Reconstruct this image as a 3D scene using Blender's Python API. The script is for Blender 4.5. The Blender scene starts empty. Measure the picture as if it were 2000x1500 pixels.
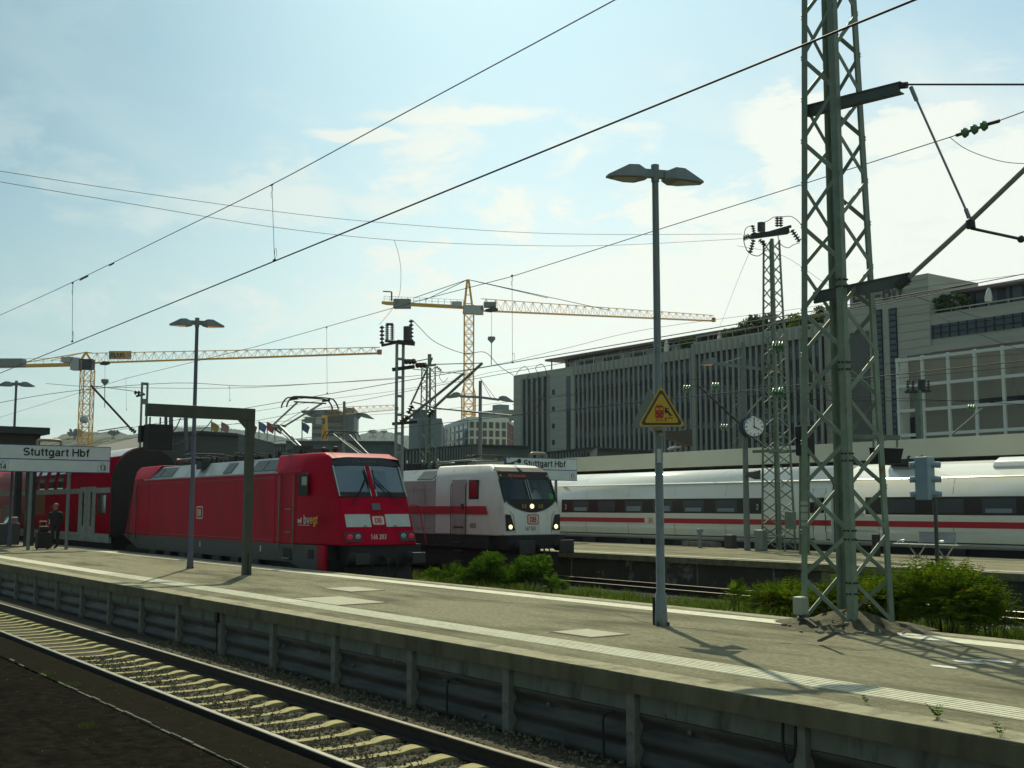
import bpy, math, random
from mathutils import Vector, Matrix
R = math.radians
random.seed(11)
scn = bpy.context.scene
COL = scn.collection
# ---------------------------------------------------------------- camera
CAM_H, PITCH = 2.4585, 6.063
FWD = Vector((-0.81019, 0.58616, 0)); RGT = Vector((0.58616, 0.81019, 0))
cd = bpy.data.cameras.new('camera'); cam = bpy.data.objects.new('camera', cd); COL.objects.link(cam)
cam.location = (0, 0, CAM_H)
_f = (FWD * math.cos(R(PITCH)) + Vector((0, 0, math.sin(R(PITCH))))).normalized()
_u = RGT.cross(_f).normalized()
cam.rotation_euler = Matrix((RGT, _u, -_f)).transposed().to_euler()
cd.sensor_width = 36; cd.lens = 36 * 2250 / 2000; cd.clip_start = 0.1; cd.clip_end = 9000
scn.camera = cam
scn.render.resolution_x = 1024; scn.render.resolution_y = 768
scn.view_settings.view_transform = 'Standard'; scn.view_settings.look = 'None'
scn.view_settings.exposure = 0.0; scn.view_settings.gamma = 1.0
# ---------------------------------------------------------------- sun and sky
SUN = Vector((-4.96, 2.88, 6.35)).normalized()
sl = bpy.data.lights.new('sun', 'SUN'); sl.energy = 4.3; sl.angle = R(0.55); sl.color = (1.0, 0.93, 0.68)
so = bpy.data.objects.new('sun', sl); COL.objects.link(so)
so.rotation_euler = SUN.to_track_quat('Z', 'Y').to_euler()
w = bpy.data.worlds.new('World'); scn.world = w; w.use_nodes = True
nt = w.node_tree; nt.nodes.clear()
def N(t, **k):
    n = nt.nodes.new(t)
    for a, b in k.items(): setattr(n, a, b)
    return n
def L(a, b): nt.links.new(a, b)
def MATH(op, a, b=None, c=None, clamp=False):
    n = N('ShaderNodeMath', operation=op); n.use_clamp = clamp
    for i, v in enumerate((a, b, c)):
        if v is None: continue
        if isinstance(v, (int, float)): n.inputs[i].default_value = v
        else: L(v, n.inputs[i])
    return n.outputs[0]
def MIX(f, a, b, mode='MIX'):
    n = N('ShaderNodeMix', data_type='RGBA', blend_type=mode)
    for i, v in ((0, f), (6, a), (7, b)):
        if isinstance(v, (int, float)): n.inputs[i].default_value = v
        elif isinstance(v, tuple): n.inputs[i].default_value = (*v, 1)
        else: L(v, n.inputs[i])
    return n.outputs[2]
sky = N('ShaderNodeTexSky', sky_type='NISHITA'); sky.sun_disc = False
sky.sun_elevation = math.asin(SUN.z); sky.sun_rotation = math.atan2(SUN.x, SUN.y)
sky.air_density = 1.0; sky.dust_density = 1.2; sky.ozone_density = 1.5
tc = N('ShaderNodeTexCoord'); sep = N('ShaderNodeSeparateXYZ'); L(tc.outputs['Generated'], sep.inputs[0])
dx, dy, dz = sep.outputs
def DOT(v):
    n = N('ShaderNodeVectorMath', operation='DOT_PRODUCT'); L(tc.outputs['Generated'], n.inputs[0]); n.inputs[1].default_value = v
    return n.outputs['Value']
cr, cf = DOT(RGT), DOT(FWD)                     # compass bearings of the sky: east-ish and toward the station
zz = MATH('MAXIMUM', MATH('ADD', dz, 0.06), 0.02)
comb = N('ShaderNodeCombineXYZ'); L(MATH('DIVIDE', cr, zz), comb.inputs[0]); L(MATH('DIVIDE', cf, zz), comb.inputs[1])
def NOISE(vec, scale, detail, rough, stretch=(1, 1, 1), off=(0, 0, 0), dist=0.0):
    m = N('ShaderNodeMapping'); L(vec, m.inputs[0]); m.inputs['Scale'].default_value = stretch; m.inputs['Location'].default_value = off
    n = N('ShaderNodeTexNoise'); L(m.outputs[0], n.inputs['Vector']); n.inputs['Scale'].default_value = scale
    n.inputs['Detail'].default_value = detail; n.inputs['Roughness'].default_value = rough; n.inputs['Distortion'].default_value = dist
    return n.outputs['Fac']
def RAMP(v, a, b, lo=0.0, hi=1.0):
    n = N('ShaderNodeMapRange', interpolation_type='SMOOTHSTEP')
    n.inputs['From Min'].default_value = a; n.inputs['From Max'].default_value = b
    n.inputs['To Min'].default_value = lo; n.inputs['To Max'].default_value = hi
    L(v, n.inputs['Value']); return n.outputs[0]
veil = RAMP(NOISE(comb.outputs[0], 0.55, 8, 0.62, (1.0, 0.55, 1), (3.1, 0.4, 0), 0.8), 0.40, 0.66)
low = RAMP(dz, 0.46, 0.06)
right = RAMP(cr, -0.42, 0.42)
# cumulus low in the sky, on the direction sphere itself
puff = RAMP(NOISE(tc.outputs['Generated'], 9.0, 9, 0.60, (1, 1, 2.0), (0.35, 0.2, 0.1), 0.3), 0.48, 0.66)
band = MATH('MULTIPLY', RAMP(dz, 0.40, 0.26), RAMP(dz, 0.07, 0.17))
puff = MATH('MULTIPLY', MATH('MULTIPLY', puff, band), RAMP(cr, -0.34, 0.05, 0.35, 1.0))
def STREAK(px, py, rx, ry, tilt, amp):
    v = (RGT * (px - 1000) + _f * 2250 + _u * (750 - py)).normalized()
    az, el = v.dot(RGT), v.z
    a = MATH('SUBTRACT', cr, az); b = MATH('SUBTRACT', MATH('SUBTRACT', dz, el), MATH('MULTIPLY', a, tilt))
    wob = MATH('MULTIPLY', MATH('SUBTRACT', NOISE(tc.outputs['Generated'], 26.0, 5, 0.6, (1, 1, 3)), 0.5), ry * 2.2)
    b = MATH('ADD', b, wob)
    d = MATH('ADD', MATH('POWER', MATH('DIVIDE', a, rx), 2), MATH('POWER', MATH('DIVIDE', b, ry), 2))
    return MATH('MULTIPLY', RAMP(d, 1.3, 0.0), amp)
st = [STREAK(710, 266, 0.052, 0.0065, 0.0, 1.0), STREAK(900, 226, 0.09, 0.011, 0.03, 0.8), STREAK(870, 246, 0.03, 0.007, -0.2, 0.6),
      STREAK(60, 60, 0.09, 0.012, 0.5, 0.22), STREAK(1560, 250, 0.06, 0.03, -0.2, 0.9), STREAK(1790, 250, 0.06, 0.022, 0.15, 0.85), STREAK(1900, 330, 0.10, 0.03, 0.1, 0.8), STREAK(1760, 390, 0.07, 0.02, 0.1, 0.7),
      STREAK(1560, 470, 0.12, 0.03, 0.0, 0.5), STREAK(560, 385, 0.06, 0.022, 0.0, 0.5), STREAK(760, 400, 0.05, 0.012, 0.0, 0.45)]
cl = MATH('MULTIPLY', MATH('MULTIPLY', veil, RAMP(cr, -0.5, 0.1, 0.45, 1.0)), 0.62)
for s in [MATH('MULTIPLY', puff, 1.0)] + st: cl = MATH('MAXIMUM', cl, s)
cl = MATH('ADD', cl, MATH('MULTIPLY', low, MATH('ADD', MATH('MULTIPLY', right, 0.30), 0.55)), clamp=True)
cl = MATH('MINIMUM', cl, 0.93)
base = MIX(1.0, sky.outputs[0], (0.98, 1.22, 1.06), 'MULTIPLY')
glow = RAMP(DOT(SUN), -0.35, 0.75)                # clouds and haze are brighter toward the sun, dim behind the camera
side = RAMP(cr, -0.55, 0.05)
cloudc = MIX(glow, (3.4, 4.3, 4.0), MIX(side, (5.0, 6.2, 6.0), (8.0, 8.3, 7.5)))
colr = MIX(cl, MIX(1.0, base, MIX(side, (0.30, 0.42, 0.48), (0.92, 0.92, 0.90)), 'MULTIPLY'), cloudc)
colr = MIX(1.0, colr, MIX(glow, (1.0, 1.0, 0.95), (1, 1, 1)), 'MULTIPLY')
bg = N('ShaderNodeBackground'); L(colr, bg.inputs[0]); bg.inputs[1].default_value = 0.12
wo = N('ShaderNodeOutputWorld'); L(bg.outputs[0], wo.inputs[0])
# ---------------------------------------------------------------- measuring helpers: photograph pixel -> point in the place
def ray(px, py): return RGT * (px - 1000) + _f * 2250 + _u * (750 - py)
def onY(px, py, Y):
    r = ray(px, py); t = Y / r.y; return Vector((r.x * t, Y, CAM_H + r.z * t))
def onX(px, py, X):
    r = ray(px, py); t = X / r.x; return Vector((X, r.y * t, CAM_H + r.z * t))
def onZ(px, py, z=0.0):
    r = ray(px, py); t = (z - CAM_H) / r.z; return Vector((r.x * t, r.y * t, z))
def dep(px, py, d):
    r = ray(px, py); t = d / r.dot(FWD); return Vector((r.x * t, r.y * t, CAM_H + r.z * t))
# ---------------------------------------------------------------- materials
MATS = {}
def mat(name, col, rough=0.6, metal=0.0, var=0.0, vs=3.0, bump=0.0, bs=40.0, emit=0.0, spec=0.5, dirt=None, ds=1.5, stretch=(1, 1, 1), dlo=0.5, dhi=0.7):
    if name in MATS: return MATS[name]
    m = bpy.data.materials.new(name); m.use_nodes = True; t = m.node_tree; b = t.nodes['Principled BSDF']
    b.inputs['Roughness'].default_value = rough; b.inputs['Metallic'].default_value = metal
    b.inputs['Base Color'].default_value = (*col, 1); b.inputs['Specular IOR Level'].default_value = spec
    co = t.nodes.new('ShaderNodeTexCoord').outputs['Object']
    def noise(s, d, st=(1, 1, 1), r=0.6):
        mp = t.nodes.new('ShaderNodeMapping'); t.links.new(co, mp.inputs[0]); mp.inputs['Scale'].default_value = st
        n = t.nodes.new('ShaderNodeTexNoise'); t.links.new(mp.outputs[0], n.inputs['Vector'])
        n.inputs['Scale'].default_value = s; n.inputs['Detail'].default_value = d; n.inputs['Roughness'].default_value = r
        return n.outputs['Fac']
    def rng(v, a, b_, c, d):
        n = t.nodes.new('ShaderNodeMapRange'); t.links.new(v, n.inputs[0])
        for i, q in zip((1, 2, 3, 4), (a, b_, c, d)): n.inputs[i].default_value = q
        return n.outputs[0]
    out = None
    if var:
        mx = t.nodes.new('ShaderNodeMix'); mx.data_type = 'RGBA'
        t.links.new(rng(noise(vs, 8, stretch), 0.3, 0.7, 0, 1), mx.inputs[0])
        mx.inputs[6].default_value = (*[c * (1 - var) for c in col], 1); mx.inputs[7].default_value = (*[min(c * (1 + var), 1) for c in col], 1)
        out = mx.outputs[2]
    if dirt:
        mx = t.nodes.new('ShaderNodeMix'); mx.data_type = 'RGBA'
        t.links.new(rng(noise(ds, 9, stretch, 0.68), dlo, dhi, 0, 1), mx.inputs[0])
        if out: t.links.new(out, mx.inputs[6])
        else: mx.inputs[6].default_value = (*col, 1)
        mx.inputs[7].default_value = (*dirt, 1); out = mx.outputs[2]
    if out: t.links.new(out, b.inputs['Base Color'])
    if bump:
        bp = t.nodes.new('ShaderNodeBump'); bp.inputs['Strength'].default_value = bump; bp.inputs['Distance'].default_value = 0.02
        t.links.new(noise(bs, 4), bp.inputs['Height']); t.links.new(bp.outputs[0], b.inputs['Normal'])
    if emit:
        b.inputs['Emission Color'].default_value = (*col, 1); b.inputs['Emission Strength'].default_value = emit
    MATS[name] = m; return m
def glassmat(name, tint, refl=0.25):
    m = bpy.data.materials.new(name); m.use_nodes = True; t = m.node_tree; t.nodes.clear()
    tr = t.nodes.new('ShaderNodeBsdfTransparent'); tr.inputs[0].default_value = (*tint, 1)
    gl = t.nodes.new('ShaderNodeBsdfGlossy'); gl.inputs['Roughness'].default_value = 0.06; gl.inputs[0].default_value = (0.8, 0.95, 0.92, 1)
    fr = t.nodes.new('ShaderNodeLayerWeight'); fr.inputs[0].default_value = refl
    mx = t.nodes.new('ShaderNodeMixShader'); o = t.nodes.new('ShaderNodeOutputMaterial')
    ad = t.nodes.new('ShaderNodeMath'); ad.operation = 'MAXIMUM'; ad.inputs[1].default_value = refl; t.links.new(fr.outputs['Fresnel'], ad.inputs[0]); t.links.new(ad.outputs[0], mx.inputs[0]); t.links.new(tr.outputs[0], mx.inputs[1]); t.links.new(gl.outputs[0], mx.inputs[2]); t.links.new(mx.outputs[0], o.inputs[0])
    return m
def leafmat(name, a, b, c=None, trans=0.35):
    m = bpy.data.materials.new(name); m.use_nodes = True; t = m.node_tree; t.nodes.clear()
    co = t.nodes.new('ShaderNodeTexCoord'); n = t.nodes.new('ShaderNodeTexNoise'); t.links.new(co.outputs['Object'], n.inputs['Vector']); n.inputs['Scale'].default_value = 5.0; n.inputs['Detail'].default_value = 6
    rp = t.nodes.new('ShaderNodeValToRGB'); t.links.new(n.outputs['Fac'], rp.inputs[0])
    rp.color_ramp.elements[0].position = 0.35; rp.color_ramp.elements[0].color = (*a, 1)
    rp.color_ramp.elements[1].position = 0.6; rp.color_ramp.elements[1].color = (*b, 1)
    if c:
        e = rp.color_ramp.elements.new(0.70); e.color = (*c, 1)
    d = t.nodes.new('ShaderNodeBsdfDiffuse'); tl = t.nodes.new('ShaderNodeBsdfTranslucent'); mx = t.nodes.new('ShaderNodeMixShader'); o = t.nodes.new('ShaderNodeOutputMaterial')
    mx.inputs[0].default_value = trans
    t.links.new(rp.outputs[0], d.inputs[0]); t.links.new(rp.outputs[0], tl.inputs[0])
    t.links.new(d.outputs[0], mx.inputs[1]); t.links.new(tl.outputs[0], mx.inputs[2]); t.links.new(mx.outputs[0], o.inputs[0])
    return m
# ---------------------------------------------------------------- objects
def props(o, label=None, cat=None, group=None, kind=None):
    for k, v in (('label', label), ('category', cat), ('group', group), ('kind', kind)):
        if v: o[k] = v
    return o
def thing(name, label, cat, loc=(0, 0, 0), group=None, rot=0.0):
    o = bpy.data.objects.new(name, None); COL.objects.link(o); o.empty_display_size = 0.3
    o.location = loc; o.rotation_euler = (0, 0, rot); return props(o, label, cat, group)
class MB:
    """collects shapes in place coordinates; build() links them as ONE mesh object"""
    def __init__(s): s.v = []; s.f = []; s.sm = set()
    def add(s, vs, fs, smooth=False):
        n = len(s.v); s.v += [Vector(p) for p in vs]
        for f in fs:
            if smooth: s.sm.add(len(s.f))
            s.f.append([i + n for i in f])
        return s
    def box(s, a, b, c, d, e, f):
        a, b = sorted((a, b)); c, d = sorted((c, d)); e, f = sorted((e, f))
        return s.add([(a, c, e), (b, c, e), (b, d, e), (a, d, e), (a, c, f), (b, c, f), (b, d, f), (a, d, f)],
                     [(3, 2, 1, 0), (4, 5, 6, 7), (0, 1, 5, 4), (1, 2, 6, 5), (2, 3, 7, 6), (3, 0, 4, 7)])
    def hexa(s, p): return s.add(p, [(3, 2, 1, 0), (4, 5, 6, 7), (0, 1, 5, 4), (1, 2, 6, 5), (2, 3, 7, 6), (3, 0, 4, 7)])
    def frame(s, p, q, up=None):
        d = (Vector(q) - Vector(p)).normalized(); up = Vector(up or (0, 0, 1))
        if abs(d.dot(up)) > 0.98: up = Vector((1, 0, 0))
        x = d.cross(up).normalized(); return x, x.cross(d).normalized()
    def bar(s, p, q, w, h=None, up=None, w2=None, h2=None):
        h = h or w; p, q = Vector(p), Vector(q); x, y = s.frame(p, q, up); w2 = w2 or w; h2 = h2 or h
        vs = [p - x * w / 2 - y * h / 2, p + x * w / 2 - y * h / 2, p + x * w / 2 + y * h / 2, p - x * w / 2 + y * h / 2,
              q - x * w2 / 2 - y * h2 / 2, q + x * w2 / 2 - y * h2 / 2, q + x * w2 / 2 + y * h2 / 2, q - x * w2 / 2 + y * h2 / 2]
        return s.hexa(vs)
    def tube(s, pts, r, n=8, r2=None, caps=True):
        pts = [Vector(p) for p in pts]; rs = []; m = len(pts)
        for i, p in enumerate(pts):
            a = pts[max(i - 1, 0)]; b = pts[min(i + 1, m - 1)]; x, y = s.frame(a, b)
            rr = r if r2 is None else r + (r2 - r) * i / (m - 1)
            rs.append([p + x * rr * math.cos(2 * math.pi * k / n) + y * rr * math.sin(2 * math.pi * k / n) for k in range(n)])
        vs = [v for q in rs for v in q]; fs = []
        for i in range(m - 1):
            for k in range(n): fs.append((i * n + k, i * n + (k + 1) % n, (i + 1) * n + (k + 1) % n, (i + 1) * n + k))
        s.add(vs, fs, True)
        if caps: s.add(rs[0], [tuple(range(n))[::-1]]); s.add(rs[-1], [tuple(range(n))])
        return s
    def lathe(s, p, q, prof, n=12):
        p, q = Vector(p), Vector(q); d = q - p; x, y = s.frame(p, q); vs = []; fs = []
        for t, r in prof: vs += [p + d * t + x * r * math.cos(2 * math.pi * k / n) + y * r * math.sin(2 * math.pi * k / n) for k in range(n)]
        for i in range(len(prof) - 1):
            for k in range(n): fs.append((i * n + k, i * n + (k + 1) % n, (i + 1) * n + (k + 1) % n, (i + 1) * n + k))
        s.add(vs, fs, True); m = len(prof)
        s.add(vs[:n], [tuple(range(n))[::-1]]); return s.add(vs[-n:], [tuple(range(n))])
    def insul(s, p, q, n, r, core=0.3):
        pr = [(0, r * core)]
        for i in range(n):
            t = (i + .5) / n; h = .34 / n
            pr += [(t - h, r * core), (t - h * .4, r), (t + h * .5, r * .8), (t + h, r * core)]
        pr.append((1, r * core)); return s.lathe(p, q, pr, 10)
    def prism(s, poly, a, b, ax='y'):
        """poly in the plane across axis ax, drawn out from a to b along it"""
        f = {'y': lambda u, v, t: (u, t, v), 'x': lambda u, v, t: (t, u, v), 'z': lambda u, v, t: (u, v, t)}[ax]
        n = len(poly); vs = [f(u, v, a) for u, v in poly] + [f(u, v, b) for u, v in poly]
        return s.add(vs, [tuple(range(n))[::-1], tuple(range(n, 2 * n))] + [(i, (i + 1) % n, n + (i + 1) % n, n + i) for i in range(n)])
    def loft(s, rings, closed=True, caps=True, smooth=False):
        n = len(rings[0]); vs = [p for r in rings for p in r]; fs = []
        for i in range(len(rings) - 1):
            for k in range(n if closed else n - 1): fs.append((i * n + k, i * n + (k + 1) % n, (i + 1) * n + (k + 1) % n, (i + 1) * n + k))
        s.add(vs, fs, smooth)
        if caps: s.add(rings[0], [tuple(range(n))[::-1]]); s.add(rings[-1], [tuple(range(n))])
        return s
    def blob(s, c, r, n=8, m=6):
        c = Vector(c); r = (r, r, r) if isinstance(r, (int, float)) else r; rings = []
        for i in range(m + 1):
            t = math.pi * i / m
            rings.append([c + Vector((r[0] * math.sin(t) * math.cos(2 * math.pi * k / n), r[1] * math.sin(t) * math.sin(2 * math.pi * k / n), -r[2] * math.cos(t))) for k in range(n)])
        return s.loft(rings, True, False, True)
    def build(s, name, m, parent=None, label=None, cat=None, group=None, kind=None, bevel=0.0, seg=2, fix=True):
        if parent is not None:
            root = parent
            while root.parent: root = root.parent
            inv = (Matrix.Translation(root.location) @ Matrix.Rotation(root.rotation_euler.z, 4, 'Z')).inverted()
            loc = (0, 0, 0); vs = [inv @ p for p in s.v]
        else:
            lo = [min(p[i] for p in s.v) for i in range(3)]; hi = [max(p[i] for p in s.v) for i in range(3)]
            loc = Vector(((lo[0] + hi[0]) / 2, (lo[1] + hi[1]) / 2, lo[2])) if kind != 'structure' else Vector((0, 0, 0))
            vs = [p - loc for p in s.v]
        me = bpy.data.meshes.new(name); me.from_pydata([tuple(p) for p in vs], [], s.f)
        if s.sm: me.polygons.foreach_set('use_smooth', [i in s.sm for i in range(len(s.f))])
        me.materials.append(m); me.update()
        if fix and len(s.f) < 4000:
            import bmesh
            b = bmesh.new(); b.from_mesh(me); bmesh.ops.recalc_face_normals(b, faces=b.faces); b.to_mesh(me); b.free()
        o = bpy.data.objects.new(name, me); COL.objects.link(o); o.location = loc
        if parent is not None: o.parent = parent
        if bevel:
            bv = o.modifiers.new('bevel', 'BEVEL'); bv.width = bevel; bv.segments = seg; bv.limit_method = 'ANGLE'; bv.angle_limit = R(20)
        return props(o, label, cat, group, kind)
def dup(o, loc=None, rot=None, label=None, parent=None):
    c = o.copy(); COL.objects.link(c)
    if parent is not None: c.parent = parent
    if loc is not None: c.location = loc
    if rot is not None: c.rotation_euler = (0, 0, rot)
    if label: c['label'] = label
    for ch in [x for x in list(o.children)]: dup(ch, parent=c)
    return c
def arc(cx, cy, rx, ry, a0, a1, n=9): return [(cx + rx * math.cos(R(a0 + (a1 - a0) * i / n)), cy + ry * math.sin(R(a0 + (a1 - a0) * i / n))) for i in range(n + 1)]
GL = {'S': (.68, [arc(.33, .71, .25, .215, 25, 270) + arc(.33, .285, .265, .21, 90, -155)]), 't': (.38, [[(.17, .92), (.17, .22)] + arc(.29, .19, .12, .12, 180, 280), [(.02, .68), (.34, .68)]]),
 'u': (.63, [[(.09, .74)] + arc(.27, .26, .18, .19, 180, 300) + [(.48, .24)], [(.49, .74), (.49, 0)]]), 'g': (.65, [arc(.28, .38, .2, .31, 0, 360, 16), [(.50, .74), (.50, -.04)] + arc(.29, -.04, .21, .17, 0, -155)]),
 'a': (.62, [arc(.27, .52, .18, .16, 160, 0) + [(.45, .1), (.53, .04)], [(.45, .42), (.3, .41)] + arc(.25, .235, .175, .165, 90, 300) + [(.45, .22)]]), 'r': (.42, [[(.09, .74), (.09, 0)], arc(.33, .42, .24, .26, 180, 85)]),
 'H': (.76, [[(.09, 1), (.09, 0)], [(.62, 1), (.62, 0)], [(.09, .53), (.62, .53)]]), 'b': (.63, [[(.09, 1), (.09, 0)], arc(.31, .37, .2, .31, 0, 360, 16)]), 'f': (.36, [[(.36, .93), (.28, .93), (.2, .87), (.18, .78), (.18, 0)], [(.03, .68), (.34, .68)]]),
 'D': (.74, [[(.09, 1), (.09, 0)], [(.09, .925)] + arc(.27, .5, .33, .425, 80, -80, 12) + [(.09, .075)]]), 'B': (.70, [[(.09, 1), (.09, 0)], [(.09, .925)] + arc(.36, .73, .2, .195, 90, -90) + [(.09, .535)], [(.09, .53)] + arc(.37, .30, .23, .225, 90, -90) + [(.09, .075)]]),
 'w': (.78, [[(.04, .72), (.2, .07), (.37, .62), (.54, .07), (.70, .72)]]), 'e': (.60, [[(.08, .4), (.47, .4)] + arc(.275, .38, .195, .31, 5, 320, 12)]), 'W': (.96, [[(.04, 1), (.25, .06), (.47, .9), (.69, .06), (.90, 1)]]),
 'O': (.80, [arc(.39, .5, .31, .425, 0, 360, 18)]), 'L': (.60, [[(.09, 1), (.09, .075), (.55, .075)]]), 'F': (.62, [[(.09, 0), (.09, .925), (.57, .925)], [(.09, .51), (.5, .51)]]), 'R': (.7, [[(.09, 0), (.09, .925)] + arc(.36, .71, .21, .215, 90, -90) + [(.09, .495)], [(.38, .49), (.58, 0)]]),
 'E': (.64, [[(.57, .925), (.09, .925), (.09, .075), (.57, .075)], [(.09, .51), (.5, .51)]]), 'M': (.86, [[(.09, 0), (.09, .95), (.42, .15), (.75, .95), (.75, 0)]]), 'n': (.62, [[(.09, .74), (.09, 0)], arc(.28, .48, .19, .2, 180, 0) + [(.47, 0)]]), 'h': (.62, [[(.09, 1), (.09, 0)], arc(.28, .48, .19, .2, 180, 0) + [(.47, 0)]]),
 'i': (.26, [[(.12, .72), (.12, 0)], [(.12, 1), (.12, .87)]]), 'l': (.26, [[(.12, 1), (.12, 0)]]), 'm': (.9, [[(.09, .74), (.09, 0)], arc(.26, .5, .16, .18, 180, 0) + [(.42, 0)], arc(.59, .5, .16, .18, 180, 0) + [(.75, 0)]]), 's': (.54, [arc(.26, .53, .18, .15, 30, 270) + arc(.26, .22, .19, .15, 90, -150)]), 'K': (.7, [[(.09, 1), (.09, 0)], [(.6, 1), (.12, .42)], [(.28, .6), (.62, 0)]]), 'G': (.8, [arc(.39, .5, .31, .425, 40, 320, 14) + [(.66, .42), (.42, .42)]]),
 '0': (.62, [arc(.28, .5, .2, .425, 0, 360, 16)]), '1': (.62, [[(.1, .74), (.2, .78), (.33, .97), (.33, 0)]]), '2': (.62, [arc(.28, .71, .2, .215, 170, -40) + [(.09, .075), (.5, .075)]]), '3': (.62, [arc(.26, .73, .19, .195, 150, -90) + arc(.26, .30, .22, .225, 90, -150)]),
 '4': (.62, [[(.4, 0), (.4, .93), (.06, .3), (.54, .3)]]), '5': (.62, [[(.48, .925), (.15, .925), (.1, .5)] + arc(.27, .32, .22, .245, 120, -150)]), '6': (.62, [arc(.28, .33, .2, .255, 0, 360, 14), [(.45, .86), (.3, .92), (.15, .75), (.08, .5), (.08, .33)]]), '7': (.62, [[(.07, .925), (.5, .925), (.3, .5), (.2, 0)]]), '8': (.62, [arc(.28, .73, .18, .195, 0, 360, 14), arc(.28, .3, .21, .225, 0, 360, 14)]), ' ': (.3, [])}
def text(s, pos, size, m, parent, name='lettering', right=(0, 1, 0), up=(0, 0, 1), bold=0.0, align='LEFT', xs=1.0, thick=0.004, label=None):
    """letters drawn as plain sans strokes; size is about 1.4 times the capital height"""
    cap = size * .70; t = .145 + (.045 if bold else 0); r = Vector(right).normalized(); u = Vector(up).normalized(); n = r.cross(u); b = MB(); W_ = sum(GL[c][0] for c in s); x = -W_ / 2 if align == 'CENTER' else 0; O = Vector(pos); k = 0
    for c in s:
        for st in GL[c][1]:
            k += 1; A, B = [], []
            for i, (px, py) in enumerate(st):
                p = Vector((px * xs, py)); a = Vector((st[max(i - 1, 0)][0] * xs, st[max(i - 1, 0)][1])); d = Vector((st[min(i + 1, len(st) - 1)][0] * xs, st[min(i + 1, len(st) - 1)][1]))
                d1 = (p - a).normalized() if i else (d - p).normalized(); d2 = (d - p).normalized() if i < len(st) - 1 else d1
                m_ = (Vector((-d1.y, d1.x)) + Vector((-d2.y, d2.x))); m_ = m_.normalized() if m_.length > .1 else Vector((-d1.y, d1.x)); w_ = t / 2 / max(.5, m_.dot(Vector((-d1.y, d1.x))))
                for Q, sg in ((A, 1), (B, -1)): q = p + m_ * w_ * sg; Q.append(O + r * (x * xs + q.x) * cap + u * q.y * cap + n * (thick + .0007 * (k % 3)))
            b.loft([[a, c_] for a, c_ in zip(A, B)], False, False)
        x += GL[c][0]
    return b.build(name, m, parent, label=label, fix=False)
def bez(pts, n=12):
    """smooth chain through the points"""
    P = [Vector(p) for p in pts]; out = []
    for i in range(len(P) - 1):
        a = P[max(i - 1, 0)]; b = P[i]; c = P[i + 1]; d = P[min(i + 2, len(P) - 1)]
        for k in range(n):
            t = k / n; out.append(0.5 * ((2 * b) + (c - a) * t + (2 * a - 5 * b + 4 * c - d) * t * t + (3 * b - a - 3 * c + d) * t ** 3))
    return out + [P[-1]]
def sag(p, q, s, n=16):
    p, q = Vector(p), Vector(q); return [p.lerp(q, i / n) - Vector((0, 0, 4 * s * (i / n) * (1 - i / n))) for i in range(n + 1)]
def rough_edge(v): return v
# shared materials
M_asph = mat('platform_asphalt', (0.225, 0.217, 0.14), 0.95, var=0.42, vs=30, bump=0.9, bs=95, dirt=(0.10, 0.096, 0.058), ds=0.7, stretch=(0.4, 1.4, 1), dlo=0.46, dhi=0.64, spec=0.15)
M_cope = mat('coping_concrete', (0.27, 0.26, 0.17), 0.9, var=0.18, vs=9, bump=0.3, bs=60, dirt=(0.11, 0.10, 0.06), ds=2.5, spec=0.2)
M_white = mat('marking_paint', (0.56, 0.56, 0.43), 0.85, var=0.10, vs=14, dirt=(0.34, 0.33, 0.24), ds=5, spec=0.2)
M_galv = mat('galvanised_steel', (0.20, 0.24, 0.225), 0.5, 0.35, var=0.15, vs=5)
M_greenst = mat('green_painted_steel', (0.145, 0.195, 0.145), 0.55, 0.1, var=0.22, vs=4, dirt=(0.13, 0.075, 0.03), ds=3.2, dlo=0.60, dhi=0.70)
M_dark = mat('dark_steel', (0.03, 0.034, 0.034), 0.6, 0.2, var=0.25, vs=6)
M_black = mat('black_underframe', (0.012, 0.012, 0.012), 0.75, var=0.4, vs=5)
M_wire = mat('copper_wire', (0.028, 0.028, 0.042), 0.6, 0.1, spec=0.2)
M_ins = mat('green_glass_insulator', (0.06, 0.17, 0.08), 0.3)
M_brownins = mat('dark_porcelain', (0.035, 0.03, 0.035), 0.25)
M_blacktxt = mat('black_lettering', (0.015, 0.017, 0.02), 0.6)
M_glassblk = mat('dark_window_glass', (0.012, 0.016, 0.018), 0.06, spec=0.8)
M_tube = mat('lit_tube', (1.0, 0.95, 0.8), emit=1.2)
# ================================================================ GROUND AND TRACK BEDS
MB().add([(-4000, -4000, -.42), (4000, -4000, -.42), (4000, 4000, -.42), (-4000, 4000, -.42)], [(0, 1, 2, 3)]).build('ground', mat('yard_ground', (0.07, 0.065, 0.05), 0.95, var=0.3, vs=0.4), kind='structure')
M_ballast = mat('ballast', (0.075, 0.07, 0.05), 0.95, var=0.6, vs=26, bump=1.0, bs=24, dirt=(0.02, 0.018, 0.013), ds=9, spec=0.1)
M_ballastd = mat('oily_ballast', (0.035, 0.03, 0.023), 0.95, var=0.6, vs=26, bump=1.0, bs=24, spec=0.1)
def sheet(name, x0, x1, prof, m, nx=1, jit=0.0):
    """strip along the track: prof = (y, z) pairs"""
    b = MB(); rs = []
    for i in range(nx + 1):
        x = x0 + (x1 - x0) * i / nx
        rs.append([(x, y + random.uniform(-jit, jit) * .3, z + random.uniform(-jit, jit)) for y, z in prof])
    b.loft(rs, False, False); return b.build(name, m, kind='structure', fix=False)
sheet('ballast_bed', -22, -3, [(5.25, -.22), (5.45, -.205), (5.7, -.205), (6.1, -.215), (6.5, -.205), (6.8, -.205), (6.98, -.2), (7.4, -.15), (7.8, -.17), (8.12, -.2)], M_ballast, 190, .012)
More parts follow.
